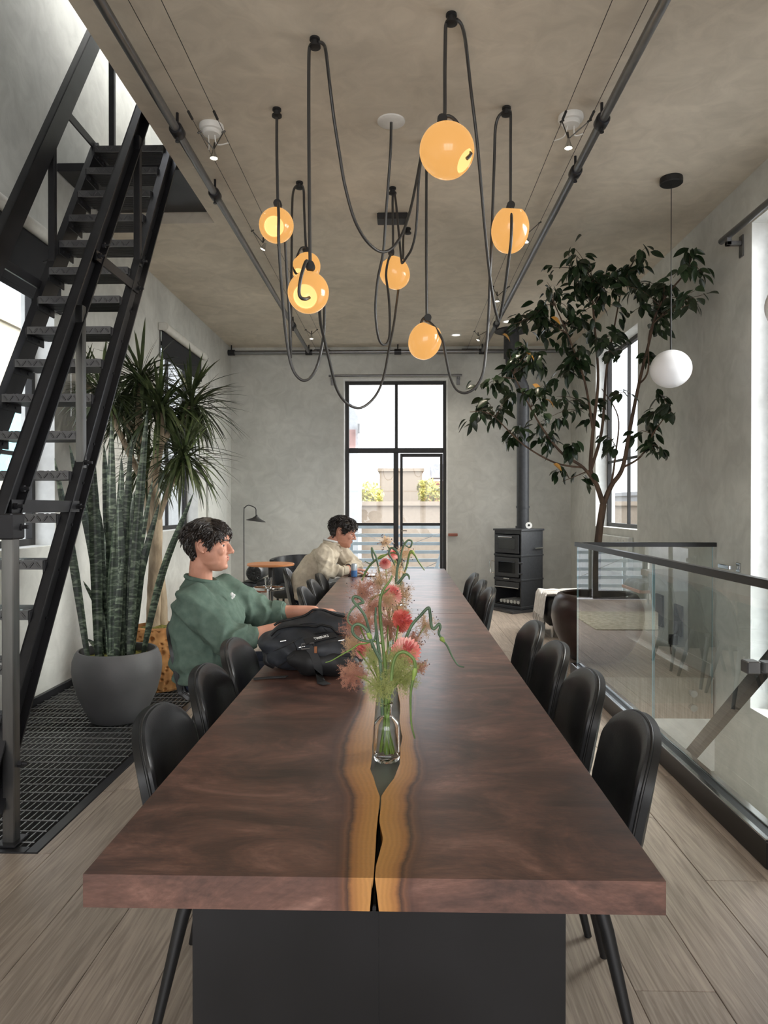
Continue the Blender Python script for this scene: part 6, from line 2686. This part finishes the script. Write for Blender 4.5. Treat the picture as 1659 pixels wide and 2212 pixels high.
cfg2 = dict(label='man with curly dark hair in a cream sweater leaning on the table with folded arms', seed=8, hs=1.13,
            hip=V((-.90, 6.62, .54)), neck=V((-.655, 6.60, 1.03)), chin=V((-.585, 6.60, 1.020)), nod=.30, turn=-.05,
            sh_r=V((-.70, 6.41, .945)), el_r=V((-.66, 6.33, .80)), wr_r=V((-.47, 6.42, .800)),
            sh_l=V((-.63, 6.80, .945)), el_l=V((-.45, 6.88, .815)), wr_l=V((-.50, 6.62, .805)),
            hand_r=((1, .45, .0), (0, 0, 1), 1, (.2, .35, .3)), hand_l=((-.2, -1, 0.05), (.2, .1, 1), -1, (.5, .8, .5)),
            hp_r=V((-.88, 6.52, .525)), kn_r=V((-.43, 6.50, .54)), an_r=V((-.42, 6.5, .085)),
            hp_l=V((-.88, 6.73, .525)), kn_l=V((-.43, 6.76, .54)), an_l=V((-.38, 6.76, .085)),
            torso=[(V((-.90, 6.62, .52)), .155, .20), (V((-.89, 6.62, .60)), .17, .21), (V((-.85, 6.62, .72)), .178, .222), (V((-.79, 6.61, .83)), .175, .226), (V((-.73, 6.605, .92)), .155, .22),
                   (V((-.695, 6.60, .98)), .115, .17), (V((-.668, 6.60, 1.02)), .086, .11), (V((-.655, 6.60, 1.045)), .072, .078)],
            sleeve=[.095, .088, .075, .062, .044], cuff=.80, collar=(V((0, 0, -.015)), V((.01, 0, .012))), hem=.52, knit='cream_knit',
            hair_len=.036, nape=.045, fringe=.172, curl=.6)
p2, s2, M2 = person(cfg2)
q = MB()
ring = [V((-.648, 6.60, 1.062)) + V((.070 * math.cos(2 * pi * k / 28), .068 * math.sin(2 * pi * k / 28), -.016 * math.cos(2 * pi * k / 28))) for k in range(29)]
q.tube(ring, .010, 8, cap=False)
put(q, 'undershirt_collar', 'white_cloth', s2, 70)
q = MB()
a_, b__ = cfg2['el_l'], cfg2['wr_l']
ax = (b__ - a_).normalized()
q.tube([b__ - ax * .03, b__ - ax * .008], .034, 18)
put(q, 'watch', 'black_matte', p2, 50)
# ------------------------------------------------------------------ backpack on the table
bp = thing('backpack', 'black nylon backpack lying on the table beside the man in green', 'backpack', (-.36, 2.68, TZ))
BY = 2.68
c = lambda px, py, dy=0.0: at(px, py, BY + dy)
q = MB()
q.ball((-.350, 2.740, TZ + .080), (.195, .17, .080), 24, 14, 0, Matrix.Rotation(-.08, 3, 'Y'))
q.ball((-.320, 2.780, TZ + .120), (.150, .13, .085), 24, 14, 0, Matrix.Rotation(-.10, 3, 'Y'))
q.ball((-.420, 2.740, TZ + .085), (.130, .14, .085), 24, 14)
q.ball((-.270, 2.660, TZ + .075), (.150, .13, .075), 24, 14)
q.cbox((-.505, 2.610, TZ + .002), (-.185, 2.880, TZ + .10), .04)
me = remesh(q, 0.007, 8, .5)
for v in me.vertices:
    v.co.z = max(v.co.z, TZ + .001)


def bfold(p, n):
    h = .009 * mnoise.noise(Vector((p.x * 9, p.y * 9, p.z * 16)))
    h += .007 * math.sin(p.z * 95 + p.x * 22 + 3 * mnoise.noise(p * 8)) * (1 if p.z > TZ + .02 else 0)
    return h


displace(me, bfold)
finish(me, 'bag', 'nylon', bp, 70)


def over(x, y, dz=0.004):
    """drape helper: height of the bag's front upper face"""
    best = TZ
    for v in me.vertices:
        if abs(v.co.x - x) < .012 and abs(v.co.y - y) < .012:
            best = max(best, v.co.z)
    return best + dz


# front pocket, lid seam, zips
q = MB()
q.ball((-.285, 2.575, TZ + .055), (.135, .055, .052), 22, 12, 0, Matrix.Rotation(.06, 3, 'Y'))
q.cbox((-.40, 2.540, TZ + .004), (-.165, 2.610, TZ + .085), .03)
m2 = remesh(q, 0.007, 6, .5)
for v in m2.vertices:
    v.co.z = max(v.co.z, TZ + .001)
displace(m2, lambda p, n: .006 * mnoise.noise(p * 14) + .004 * math.sin(p.x * 70 + 3 * mnoise.noise(p * 7)))
finish(m2, 'front_pocket', 'nylon_black', bp, 70)
for off_y, name in ((2.670, 'lid_zip'), (2.740, 'main_zip')):
    pts = []
    for i in range(16):
        x = -.49 + .31 * i / 15
        y = off_y + .05 * math.sin(i / 15 * pi) * (1 if name == 'main_zip' else .4) - .02
        pts.append((x, y, over(x, y, .001)))
    q = MB()
    q.tube(catmull(pts, 3), .005, 6)
    put(q, name, 'nylon_black', bp, 60)
# label strip with woven lettering, laid on the bag's surface
from mathutils.bvhtree import BVHTree
_vs, _fs = [], []
for m_ in (me, m2):
    o_ = len(_vs)
    _vs += [v.co.copy() for v in m_.vertices]
    _fs += [tuple(i + o_ for i in p.vertices) for p in m_.polygons]
BVH = BVHTree.FromPolygons(_vs, _fs)


def hit(px, py, lift=0.004):
    d = ray(px, py).normalized()
    loc, nrm, idx, dist = BVH.ray_cast(Vector((0, 0, H_CAM)), d)
    if loc is None:
        p = at(px, py, 2.7)
        return p, Vector((0, -1, 0))
    if nrm.dot(d) > 0:
        nrm = -nrm
    return loc + nrm * lift, nrm


def ribbon(pts, half, thick=0.0022):
    """flat webbing through (point, normal) pairs"""
    q = MB()
    vs = []
    n = len(pts)
    for i, (p, nn) in enumerate(pts):
        t = (pts[min(n - 1, i + 1)][0] - pts[max(0, i - 1)][0]).normalized()
        s_ = t.cross(nn).normalized() * half
        u = nn.normalized() * thick
        vs += [p - s_, p + s_, p + s_ + u, p - s_ + u]
    fs = []
    for i in range(n - 1):
        for k in range(4):
            j = (k + 1) % 4
            fs.append((i * 4 + k, i * 4 + j, i * 4 + 4 + j, i * 4 + 4 + k))
    fs += [(3, 2, 1, 0), tuple(len(vs) - 4 + k for k in range(4))]
    q.add(vs, fs)
    return q


(pl_, _), (pr_, _) = hit(668, 1389), hit(716, 1378)
pc_, nc_ = hit(692, 1383, 0.007)
dirx = (pr_ - pl_).normalized()
nrm = (nc_ - dirx * nc_.dot(dirx))
view = (Vector((0, 0, H_CAM)) - pc_).normalized()
nrm = (nrm.normalized() + view).normalized()
nrm = (nrm - dirx * nrm.dot(dirx)).normalized()
upv = nrm.cross(dirx).normalized()
ML = Matrix((dirx, upv, nrm)).transposed().to_4x4()
ML.translation = pc_ + nrm * 0.004
q = MB()
q.cbox((-.062, -.0125, -.006), (.062, .0125, 0.0), .001, 0, ML)
lab = put(q, 'label_strip', 'nylon_black', bp)
me_t = text_mesh('TIMBUK2', .0145, .0003, True)
me_t.materials.append(MATS['white_cloth'])
me_t.transform(ML @ Matrix.Translation((.004, 0, .0009)))
link('lettering', me_t, lab)
# compression strap with buckle, hanging down the front pocket to the table
SP = [hit(670, 1400), hit(676, 1412), hit(682, 1425), hit(687, 1440), hit(690, 1455)]
SP += [(at_z(694, 1474, TZ + .004), Vector((0, -.5, .8))), (at_z(706, 1479, TZ + .003), Vector((0, 0, 1)))]
stp = put(ribbon(SP, .015), 'strap', 'nylon_webbing', bp, 50)
b0, bn_ = hit(668, 1398, .009)
q = MB()
q.tube([b0 + Vector((-.022, 0, -.010)), b0 + Vector((.022, 0, -.006)), b0 + Vector((.022, .004, .012)), b0 + Vector((-.022, .004, .008)), b0 + Vector((-.022, 0, -.010))], .0032, 6)
put(q, 'buckle', 'pipe_steel', stp, 50)
b0, bn_ = hit(683, 1404, .006)
q = MB()
q.cbox((b0.x - .005, b0.y - .002, b0.z - .012), (b0.x + .005, b0.y + .001, b0.z + .012), .0005)
put(q, 'tan_tab', 'tan_leather', stp)
for px, py in ((737, 1387), (612, 1388), (655, 1399)):
    b0, bn_ = hit(px, py, .005)
    q = MB()
    q.tube([b0 + Vector((-.011, 0, 0)), b0 + Vector((.011, 0, .004))], .0035, 8)
    put(q, 'zip_pull', 'chrome', bp, 50)
SP = [(at_z(620, 1462, TZ + .010), Vector((0, 0, 1))), (at_z(600, 1463, TZ + .006), Vector((0, 0, 1))), (at_z(580, 1464, TZ + .004), Vector((0, 0, 1))), (at_z(548, 1467, TZ + .003), Vector((0, 0, 1)))]
put(ribbon(SP, .012), 'side_strap', 'nylon_webbing', bp, 50)
# seams following the panels
for pts in (((570, 1398), (600, 1372), (640, 1352), (680, 1346), (705, 1362)), ((576, 1412), (612, 1398), (650, 1378), (700, 1366), (735, 1368)), ((600, 1440), (630, 1420), (640, 1400), (632, 1385))):
    P = [hit(x, y, .001)[0] for x, y in pts]
    q = MB()
    q.tube(catmull(P, 5), .0022, 6)
    put(q, 'seam', 'nylon_black', bp, 60)
# shoulder strap loop at the back
q = MB()
q.tube(catmull([(-.48, 2.70, TZ + .10), (-.505, 2.66, TZ + .07), (-.51, 2.65, TZ + .035), (-.48, 2.66, TZ + .014)], 5), .012, 8, flat=.4)
put(q, 'shoulder_strap', 'nylon_black', bp, 60)

# ------------------------------------------------------------------ silver keyboard in front of the man
kb = thing('keyboard', 'slim silver keyboard on the table under the hand of the man in green', 'keyboard', (-.36, 3.62, TZ))
q = MB()
q.cbox((-.43, 3.42, TZ + .001), (-.29, 3.84, TZ + .014), .004)
put(q, 'case', 'silver', kb)
key = MB().cbox((-.011, -.011, 0), (.011, .011, .004), .002).mesh('key', 'white_plastic')
for i in range(5):
    for j in range(15):
        link('key', key, kb, Matrix.Translation((-.055 + i * .026, -.185 + j * .0262, .014)), False)

# ------------------------------------------------------------------ can and tablet near the man in cream
cb = at_z(765, 1247, TZ)
cn = thing('drink_can', 'blue and silver slim drink can on the table by the man in cream', 'can', cb)
q = MB()
q.lathe([(.020, .0005), (.026, .006), (.028, .012), (.028, .062)], 28, 0, Matrix.Translation(cb), True, False)
put(q, 'lower_sleeve', 'can_blue', cn, 50)
q = MB()
q.lathe([(.028, .062), (.028, .104), (.0255, .112), (.023, .118), (.023, .121), (.021, .1195), (.021, .116)], 28, 0, Matrix.Translation(cb), False, True)
put(q, 'upper_sleeve', 'can_grey', cn, 50)
q = MB()
q.cbox((cb.x - .012, cb.y - .008, cb.z + .1165), (cb.x + .012, cb.y + .008, cb.z + .1185), .001)
put(q, 'tab', 'chrome', cn)
tb_ = thing('tablet', 'flat black tablet lying beside the drink can', 'tablet', (cb.x + .06, cb.y + .12, TZ))
q = MB()
q.cbox((cb.x - .06, cb.y + .05, TZ + .001), (cb.x + .19, cb.y + .22, TZ + .009), .004)
put(q, 'case', 'black_matte', tb_)
q = MB()
q.cbox((cb.x - .05, cb.y + .06, TZ + .009), (cb.x + .18, cb.y + .21, TZ + .0098), .0003)
put(q, 'screen', 'stove_glass', tb_)

# ------------------------------------------------------------------ flowers in glass bottles down the middle of the table
VP = Vector((at_z(835, 1632, TZ).x, 1.79, TZ - .0235))


def vase(c, label, water=True):
    t = thing('glass_vase', label, 'vase', c)
    q = MB()
    out = [(.0008, .0006), (.028, .0006), (.0325, .005), (.0335, .012), (.0335, .085), (.031, .098), (.022, .108), (.0145, .113), (.013, .118), (.013, .138), (.0155, .142), (.0155, .146), (.0125, .147)]
    inn = [(.0110, .144), (.0110, .115), (.020, .1055), (.0288, .0965), (.0312, .085), (.0312, .016), (.027, .0125), (.0008, .0115)]
    q.lathe(out + inn, 40, 0, Matrix.Translation(c), True, True)
    put(q, 'bottle', 'vase_glass', t, 40)
    return t


vase(VP, 'clear glass bottle vase standing in the crack of the walnut table, green stems inside')
VP2 = Vector((-.02, 2.95, TZ - .023))
VP3 = Vector((.0, 4.45, TZ + .001))
VP2.x = (gapL(2.95) + gapR(2.95)) / 2
vase(VP2, 'clear glass bottle vase hidden among the flowers beside the backpack')
vase(VP3, 'clear glass bottle vase on the second table among the flowers')


def stem_to(mb, vp, p, r=.0028):
    """stem from the bottle's floor through its neck to p"""
    a = Vector((vp.x + RNG.uniform(-.02, .02), vp.y + RNG.uniform(-.018, .018), vp.z + .02))
    k = Vector((vp.x + RNG.uniform(-.006, .006), vp.y + RNG.uniform(-.006, .006), vp.z + .138))
    m = k.lerp(p, .5) + Vector((0, 0, .02))
    mb.tube(catmull([a, k, m, p], 5), r, 7)


def dahlia(vp, px, py, Y, rpx, face, label, pet='dahlia'):
    c0 = at(px, py, Y)
    R = rpx / F_PX * Y
    t = thing('dahlia', label, 'flower', c0)
    f = Vector(face).normalized()
    M = Matrix.Translation(c0) @ Vector((0, 0, 1)).rotation_difference(f).to_matrix().to_4x4()
    q = MB()
    r = random.Random(int(px * py))
    layers = 9
    for L_ in range(layers):
        e = -0.25 + 1.65 * L_ / (layers - 1)              # elevation
        n = int(22 * max(.25, math.cos(max(0, e))))
        for k in range(n):
            a = 2 * pi * (k + .5 * (L_ % 2)) / n + r.uniform(-.06, .06)
            d = Vector((math.cos(a) * math.cos(e), math.sin(a) * math.cos(e), math.sin(e)))
            ln = R * (.62 - .16 * L_ / layers) * r.uniform(.92, 1.06)
            base = d * (R * .38)
            side = Vector((-math.sin(a), math.cos(a), 0))
            up = d.cross(side)
            w = ln * .36
            vs = []
            for t_, ww, cu in ((0, .35, .0), (.35, .95, .12), (.7, 1.0, .10), (1.0, .12, -.02)):
                pp = base + d * (ln * t_) - up * (ln * cu)
                vs += [M @ (pp - side * (w * ww * .5) + up * (-.10 * w)), M @ pp, M @ (pp + side * (w * ww * .5) + up * (-.10 * w))]
            fs = []
            for i in range(3):
                for j in range(2):
                    b_ = i * 3 + j
                    fs.append((b_, b_ + 1, b_ + 4, b_ + 3))
            q.add(vs, fs, 1 if L_ >= layers - 2 else 0)
    o = put(q, 'petals', [pet, 'dahlia_core'], t, 70)
    o['kind'] = 'stuff'
    q = MB()
    q.ball(M @ Vector((0, 0, -R * .05)), R * .4, 14, 8)
    put(q, 'heart', 'dahlia_core', t, 60)
    q = MB()
    stem_to(q, vp, M @ Vector((0, 0, -R * .3)), .003)
    put(q, 'stem', 'stem_green', t, 60)


dahlia(VP, 877, 1407, 1.86, 34, (.2, -.75, .65), 'large pink dahlia with full round head above the bottle vase')
dahlia(VP, 786, 1404, 1.98, 21, (-.5, -.4, .5), 'pink dahlia half hidden behind green plumes, backpack side')
dahlia(VP, 868, 1341, 2.15, 27, (.75, -.45, .35), 'deep coral dahlia turned sideways above the large pink one', 'dahlia_coral')
dahlia(VP2, 846, 1286, 2.75, 25, (.35, -.7, .6), 'pink dahlia over the second bottle, behind the green scapes')
dahlia(VP2, 832, 1218, 3.05, 14, (-.2, -.7, .65), 'small pink dahlia with dark red heart, highest but one')
dahlia(VP3, 850, 1197, 4.2, 14, (.3, -.7, .6), 'small pale pink dahlia at the top of the bouquet')


def plume(vp, px, py, Y, rpx, mat, label, n=420, sq=(1, 1, 1), seeds=True):
    """smoke-bush plume: a cloud of branching hairs"""
    c0 = at(px, py, Y)
    R = rpx / F_PX * Y
    t = thing('smoke_bush_plume', label, 'flower', c0)
    r = random.Random(int(px * 3 + py))
    q = MB()
    hw = .00034 * max(1, Y / 2.2)
    R *= 1.12
    n = int(n * 1.0)

    def hair(a, b_, w):
        d = (b_ - a)
        s = d.cross(Vector((0, 1, 0)))
        s = s.normalized() * w if s.length > 1e-6 else Vector((w, 0, 0))
        u = d.cross(s).normalized() * w
        q.add([a - s, a + s, a + u * 1.2, b_], [(0, 1, 3), (1, 2, 3), (2, 0, 3)])
    for i in range(n // 9):
        d = Vector((r.gauss(0, 1), r.gauss(0, 1), r.gauss(0, 1))).normalized()
        d = Vector((d.x * sq[0], d.y * sq[1], d.z * sq[2]))
        ln = R * r.uniform(.55, .95)
        a = c0 + Vector((r.gauss(0, .12), r.gauss(0, .12), r.gauss(0, .12))) * R
        b_ = c0 + d * ln
        m = a.lerp(b_, .5) + Vector((r.gauss(0, .06), r.gauss(0, .06), r.gauss(0, .06))) * R
        hair(a, m, hw * 1.6)
        hair(m, b_, hw * 1.3)
        for k in range(14):
            s_ = a.lerp(m, r.random()) if r.random() < .3 else m.lerp(b_, r.random())
            e = s_ + Vector((r.gauss(0, 1), r.gauss(0, 1), r.gauss(0, 1))).normalized() * (R * r.uniform(.14, .30))
            hair(s_, e, hw)
            for z in range(2):
                f = s_.lerp(e, r.uniform(.3, .9))
                hair(f, f + Vector((r.gauss(0, 1), r.gauss(0, 1), r.gauss(0, 1))).normalized() * (R * r.uniform(.07, .14)), hw * .8)
    o = put(q, 'plume', mat, t)
    o['kind'] = 'stuff'
    q = MB()
    stem_to(q, vp, c0, .002)
    put(q, 'stem', 'stem_green', t, 60)
    if seeds:
        q = MB()
        for i in range(22):
            d = Vector((r.gauss(0, 1), r.gauss(0, 1), r.gauss(0, 1))).normalized()
            q.ball(c0 + d * (R * r.uniform(.6, 1.02)), .0016 * max(1, Y / 2), 6, 4)
        put(q, 'seeds', 'seed_dark', t)['kind'] = 'stuff'


plume(VP, 858, 1440, 1.80, 50, 'plume_green', 'wide pale green smoke plume spilling over the bottle neck', 1100, (1.15, .9, .95), False)
plume(VP, 822, 1482, 1.76, 42, 'plume_green', 'lower pale green smoke plume hanging in front of the bottle neck', 900, (1, .9, 1), False)
plume(VP, 870, 1470, 1.79, 36, 'plume_green', 'small pale green smoke plume leaning away from the backpack', 620, (1.1, .9, .9), False)
plume(VP, 806, 1425, 1.84, 34, 'plume_green', 'tall narrow pale green smoke plume between the dahlias', 620, (.8, .9, 1.3), False)
plume(VP, 763, 1458, 1.84, 36, 'plume_rust', 'dense rusty pink smoke plume drooping towards the backpack', 1100)
plume(VP, 908, 1440, 1.90, 20, 'plume_rust', 'small rusty pink smoke plume under the large dahlia', 460)
plume(VP, 776, 1350, 2.10, 46, 'plume_rust', 'broad rusty pink smoke plume beside the coral dahlia, backpack side', 1000)
plume(VP, 838, 1350, 2.30, 40, 'plume_rust', 'rusty pink smoke plume in the middle of the bouquet', 800)
plume(VP, 920, 1350, 2.20, 34, 'plume_tan', 'airy tan smoke spray with dark seeds reaching away from the backpack', 420)
plume(VP2, 786, 1278, 2.75, 40, 'plume_rust', 'rusty pink smoke plume over the second bottle, can side', 900)
plume(VP2, 868, 1282, 2.85, 30, 'plume_tan', 'tan smoke plume beside the pink dahlia over the second bottle', 620)
plume(VP2, 818, 1255, 2.95, 34, 'plume_tan', 'tan smoke plume behind the pink dahlia over the second bottle', 620)
plume(VP2, 870, 1325, 2.60, 28, 'plume_tan', 'tan smoke plume above the coral dahlia', 520)
plume(VP3, 833, 1172, 4.35, 18, 'plume_tan', 'highest tan smoke plume in front of the tall door', 420)
plume(VP3, 876, 1195, 4.3, 22, 'plume_tan', 'tan smoke plume beside the highest dahlia', 480)
plume(VP3, 852, 1235, 4.1, 28, 'plume_tan', 'wide tan smoke plume under the highest dahlia', 520)

plume(VP, 764, 1396, 2.00, 30, 'plume_tan', 'pale tan smoke plume between the backpack and the half-hidden dahlia', 600)
plume(VP2, 806, 1316, 2.40, 40, 'plume_rust', 'loose rusty pink smoke plume below the bent scape', 800)
plume(VP, 894, 1384, 2.06, 24, 'plume_rust', 'small rusty pink smoke plume behind the large dahlia', 500)
plume(VP2, 832, 1300, 2.55, 34, 'plume_tan', 'loose tan smoke plume in front of the second bottle', 600)


def scape(vp, pts, Y, label, mat='scape_green', r=.0042, bud=None, Ys=None):
    P = [at(x, y, (Ys[i] if Ys else Y)) for i, (x, y) in enumerate(pts)]
    t = thing('garlic_scape', label, 'flower stem', P[0])
    C_ = catmull(P, 7)
    n = len(C_)
    q = MB()
    q.tube(C_, [r * (1 - .6 * max(0, (i / n - .5) * 2)) for i in range(n)], 8)
    put(q, 'stem', mat, t, 60)
    if bud is not None:
        i = int(bud * (n - 1))
        q = MB()
        a, b_, c_ = C_[max(0, i - 3)], C_[i], C_[min(n - 1, i + 4)]
        q.tube([a, a.lerp(b_, .6), b_, c_], [r * .8, r * 1.7, r * 1.5, r * .4], 8)
        put(q, 'bud', 'scape_bud', t, 60)
    return t


scape(VP, [(832, 1545), (834, 1470), (828, 1400), (822, 1340), (821, 1300), (828, 1275), (842, 1255), (847, 1243)], 1.78, 'thick straight garlic scape rising from the bottle to a blunt cut end')
scape(VP, [(826, 1545), (822, 1440), (815, 1380), (811, 1340), (812, 1312)], 1.76, 'dark straight garlic scape with a blunt cut end', 'scape_dark')
scape(VP, [(824, 1430), (808, 1400), (800, 1378), (790, 1358), (774, 1348), (762, 1355), (764, 1370), (780, 1382), (800, 1385), (810, 1378), (812, 1345), (811, 1312)], 1.74, 'garlic scape curled in a wide loop beside the dark straight one', 'scape_dark', .0038, .22)
scape(VP, [(806, 1400), (797, 1360), (788, 1330), (775, 1312), (763, 1298), (765, 1289), (776, 1291), (785, 1301), (776, 1304), (764, 1312), (753, 1328), (752, 1342), (760, 1352)], 1.80, 'garlic scape twisted in a double curl nearest the backpack', 'scape_dark', .0036)
scape(VP, [(845, 1470), (849, 1435), (857, 1415), (870, 1408), (884, 1414), (895, 1427), (896, 1450), (888, 1490), (887, 1530), (889, 1565), (896, 1595)], 1.72, 'garlic scape arched over the large dahlia and hanging down to a fine tip', 'scape_green', .0040, .62)
scape(VP, [(877, 1378), (890, 1350), (908, 1330), (925, 1313), (929, 1325), (932, 1352), (938, 1358), (948, 1348), (951, 1355), (948, 1368), (956, 1382), (966, 1395), (978, 1420), (990, 1437), (1003, 1441)], 1.95, 'long wavy garlic scape reaching away from the backpack with a pale bud', 'scape_dark', .0042, .72)
scape(VP, [(824, 1390), (806, 1385), (790, 1390), (775, 1392), (760, 1402), (742, 1412), (716, 1427), (703, 1431)], 1.80, 'thin pale garlic scape lying out over the backpack', 'stem_green', .0022)
scape(VP2, [(798, 1360), (797, 1330), (797, 1312), (800, 1298), (812, 1288), (828, 1282), (842, 1270)], 2.5, 'short bent garlic scape with a pale bud among the tan plumes', 'scape_green', .0048, .25)
scape(VP2, [(855, 1262), (858, 1230), (862, 1205), (856, 1190), (845, 1184), (840, 1195), (848, 1210), (853, 1222)], 2.9, 'garlic scape curled like a hook in front of the highest dahlia', 'scape_dark', .0052)
scape(VP2, [(825, 1262), (818, 1230), (813, 1205), (806, 1190), (803, 1184), (804, 1200), (807, 1212), (800, 1218), (788, 1212)], 3.0, 'thin looping garlic scape on the can side of the bouquet', 'scape_dark', .0042)
scape(VP2, [(782, 1254), (790, 1235), (805, 1215), (825, 1202), (848, 1194), (858, 1198)], 3.1, 'straight slanting garlic scape crossing behind the small dahlia', 'scape_green', .0048, .6)
scape(VP3, [(870, 1245), (878, 1225), (888, 1190), (905, 1215), (917, 1232)], 4.2, 'long garlic scape leaning out towards the tall door', 'scape_green', .006, .55)
scape(VP3, [(862, 1240), (868, 1190), (880, 1168), (890, 1170), (886, 1182), (876, 1178), (870, 1165)], 4.2, 'small curled garlic scape near the top of the bouquet', 'scape_dark', .0055)
scape(VP2, [(858, 1262), (866, 1252), (876, 1241), (883, 1244), (884, 1252)], 2.8, 'dark hooked garlic scape above the tan plume over the second bottle', 'scape_dark', .0055)
# ------------------------------------------------------------------ balcony and rooftops outside
q = MB()
q.box((-3, YB + WT + .01, -.25), (3, 12.0, -.03))
tag(put(q, 'balcony_deck', 'bld_grey'), 'grey balcony deck outside the tall door', 'balcony')
br_ = thing('balcony_railing', 'blue-grey slatted steel balcony railing outside the tall door', 'railing', (0, 11.7, -.03))
for i in range(8):
    z = .06 + i * .137
    q = MB()
    q.cbox((-2.9, 11.68, z), (2.9, 11.70, z + .055), .003)
    put(q, 'slat', 'slat_blue', br_)
for x in (-2.85, -.82, .78, 2.85):
    q = MB()
    q.cbox((x - .025, 11.70, -.03), (x + .025, 11.75, 1.12), .003)
    put(q, 'post', 'slat_blue', br_)
for x0, x1 in ((-.82, .0), (.78, .0)):
    for z0, z1 in ((1.0, .7), (.55, .2)):
        q = MB()
        q.tube([(x0, 11.66, z0), (x1, 11.66, z1)], .005, 6)
        put(q, 'cable', 'chrome', br_)
q = MB()
q.bar((.45, 11.62, .02), (.78, 11.62, .95), .05, .05)
put(q, 'brace', 'slat_blue', br_)


def building(name, label, lo, hi, mat, wins=(), roof=None):
    t = thing(name, label, 'building', ((lo[0] + hi[0]) / 2, (lo[1] + hi[1]) / 2, lo[2]))
    q = MB()
    q.box(lo, hi)
    put(q, 'wall', mat, t)
    q = MB()
    q.box((lo[0] - .08, lo[1] - .08, hi[2]), (hi[0] + .08, hi[1] + .08, hi[2] + .12))
    put(q, 'coping', mat, t)
    for (a, b_, m) in wins:
        q = MB()
        q.box(a, b_)
        w = put(q, 'window', m, t)
    return t


G = -7.0
building('parapet_wall', 'long beige roof parapet wall beyond the balcony', (-9, 20, G), (9, 20.4, 1.42), 'bld_beige')
a, b_ = at(820, 1018, 30), at(912, 1085, 30)
building('rooftop_block', 'plain beige rooftop block above the parapet', (a.x, 30, G), (b_.x, 34, a.z), 'bld_beige')
a, b_ = at(914, 1045, 34), at(1010, 1085, 34)
building('brick_house', 'red brick rooftop house with grey upper box', (a.x, 34, G), (b_.x + 3, 39, a.z), 'bld_brick',
         [((at(932, 1015, 33.9).x, 33.95, at(932, 1032, 33.9).z), (at(1010, 1015, 33.9).x + 2, 36, at(932, 1002, 33.9).z), 'bld_white'),
          ((a.x, 33.93, at(932, 1060, 33.9).z), (b_.x + 3, 33.99, at(932, 1052, 33.9).z), 'bld_grey')])
a = at(776, 905, 18.5)
wh = thing('white_house', 'white rendered house with sloping roofline and mauve window seen through the tall door', 'building', (-3, 18.5, G))
q = MB()
xr = a.x
pts = [(xr, G), (xr, a.z), (at(748, 850, 18.5).x, at(748, 850, 18.5).z), (-7.8, at(748, 850, 18.5).z + 3.4), (-7.8, G)]
n = len(pts)
q.add([(x, 18.0, z) for x, z in pts] + [(x, 19.6, z) for x, z in pts],
      [tuple(range(n)), tuple(reversed(range(n, 2 * n)))] + [((i + 1) % n, i, n + i, n + (i + 1) % n) for i in range(n)])
put(q, 'wall', 'bld_white', wh)
a, b_ = at(752, 928, 17.98), at(768, 970, 17.98)
q = MB()
q.box((a.x, 17.96, b_.z), (b_.x, 18.0, a.z))
put(q, 'window', 'bld_mauve', wh)
q = MB()
e = at(777, 915, 17.9)
q.tube([(e.x, 17.9, e.z), (e.x, 17.9, e.z - .25)], .05, 8)
put(q, 'lamp', 'bld_grey', wh)
building('cream_block', 'cream apartment block with teal windows seen past the ladder stair', (-13, 2, G), (-8, 34, 5.1), 'bld_cream',
         [((-8.02, y, z), (-7.98, y + 1.1, z + 1.5), 'bld_window') for y in (8.5, 11.2, 13.7, 16.2, 19, 22, 25, 28) for z in (-4.2, -.9, 2.0)])
building('pale_block', 'pale low block with grey windows seen past the indoor tree', (7.5, 8, G), (13, 34, 1.75), 'bld_white',
         [((7.48, y, z), (7.52, y + 1.6, z + .8), 'bld_grey') for y in (10, 13, 16, 19, 22, 25, 28) for z in (-1.2, .6)])
for px, py, Y, R, lab in ((798, 1072, 26, .55, 'yellow-green roof shrub beside the plain rooftop block'), (935, 1070, 28, .62, 'yellow-green roof shrub in front of the brick house'), (922, 1052, 29, .4, 'small bright roof shrub against the brick house')):
    c0 = at(px, py, Y)
    t = thing('roof_shrub', lab, 'shrub', (c0.x, c0.y, 1.5))
    q = MB()
    r = random.Random(int(px))
    for i in range(420):
        d = Vector((r.gauss(0, 1), r.gauss(0, 1), r.gauss(0, .7))).normalized() * (R * r.random() ** .4)
        p = c0 + d
        u = Vector((r.gauss(0, 1), r.gauss(0, 1), r.gauss(0, 1))).normalized() * .09
        w_ = u.orthogonal().normalized() * .05
        q.add([p - u, p + w_, p + u, p - w_], [(0, 1, 2, 3)])
    put(q, 'foliage', 'bush_leaf', t)['kind'] = 'stuff'
    q = MB()
    q.tube([(c0.x, c0.y, c0.z), (c0.x, c0.y, G + .01)], .05, 8)
    put(q, 'stem', 'bark', t)
q = MB()
q.box((-80, -60, G - .2), (80, 120, G))
tag(put(q, 'street_ground', 'street'), 'grey street far below the windows', 'ground', kind='structure')
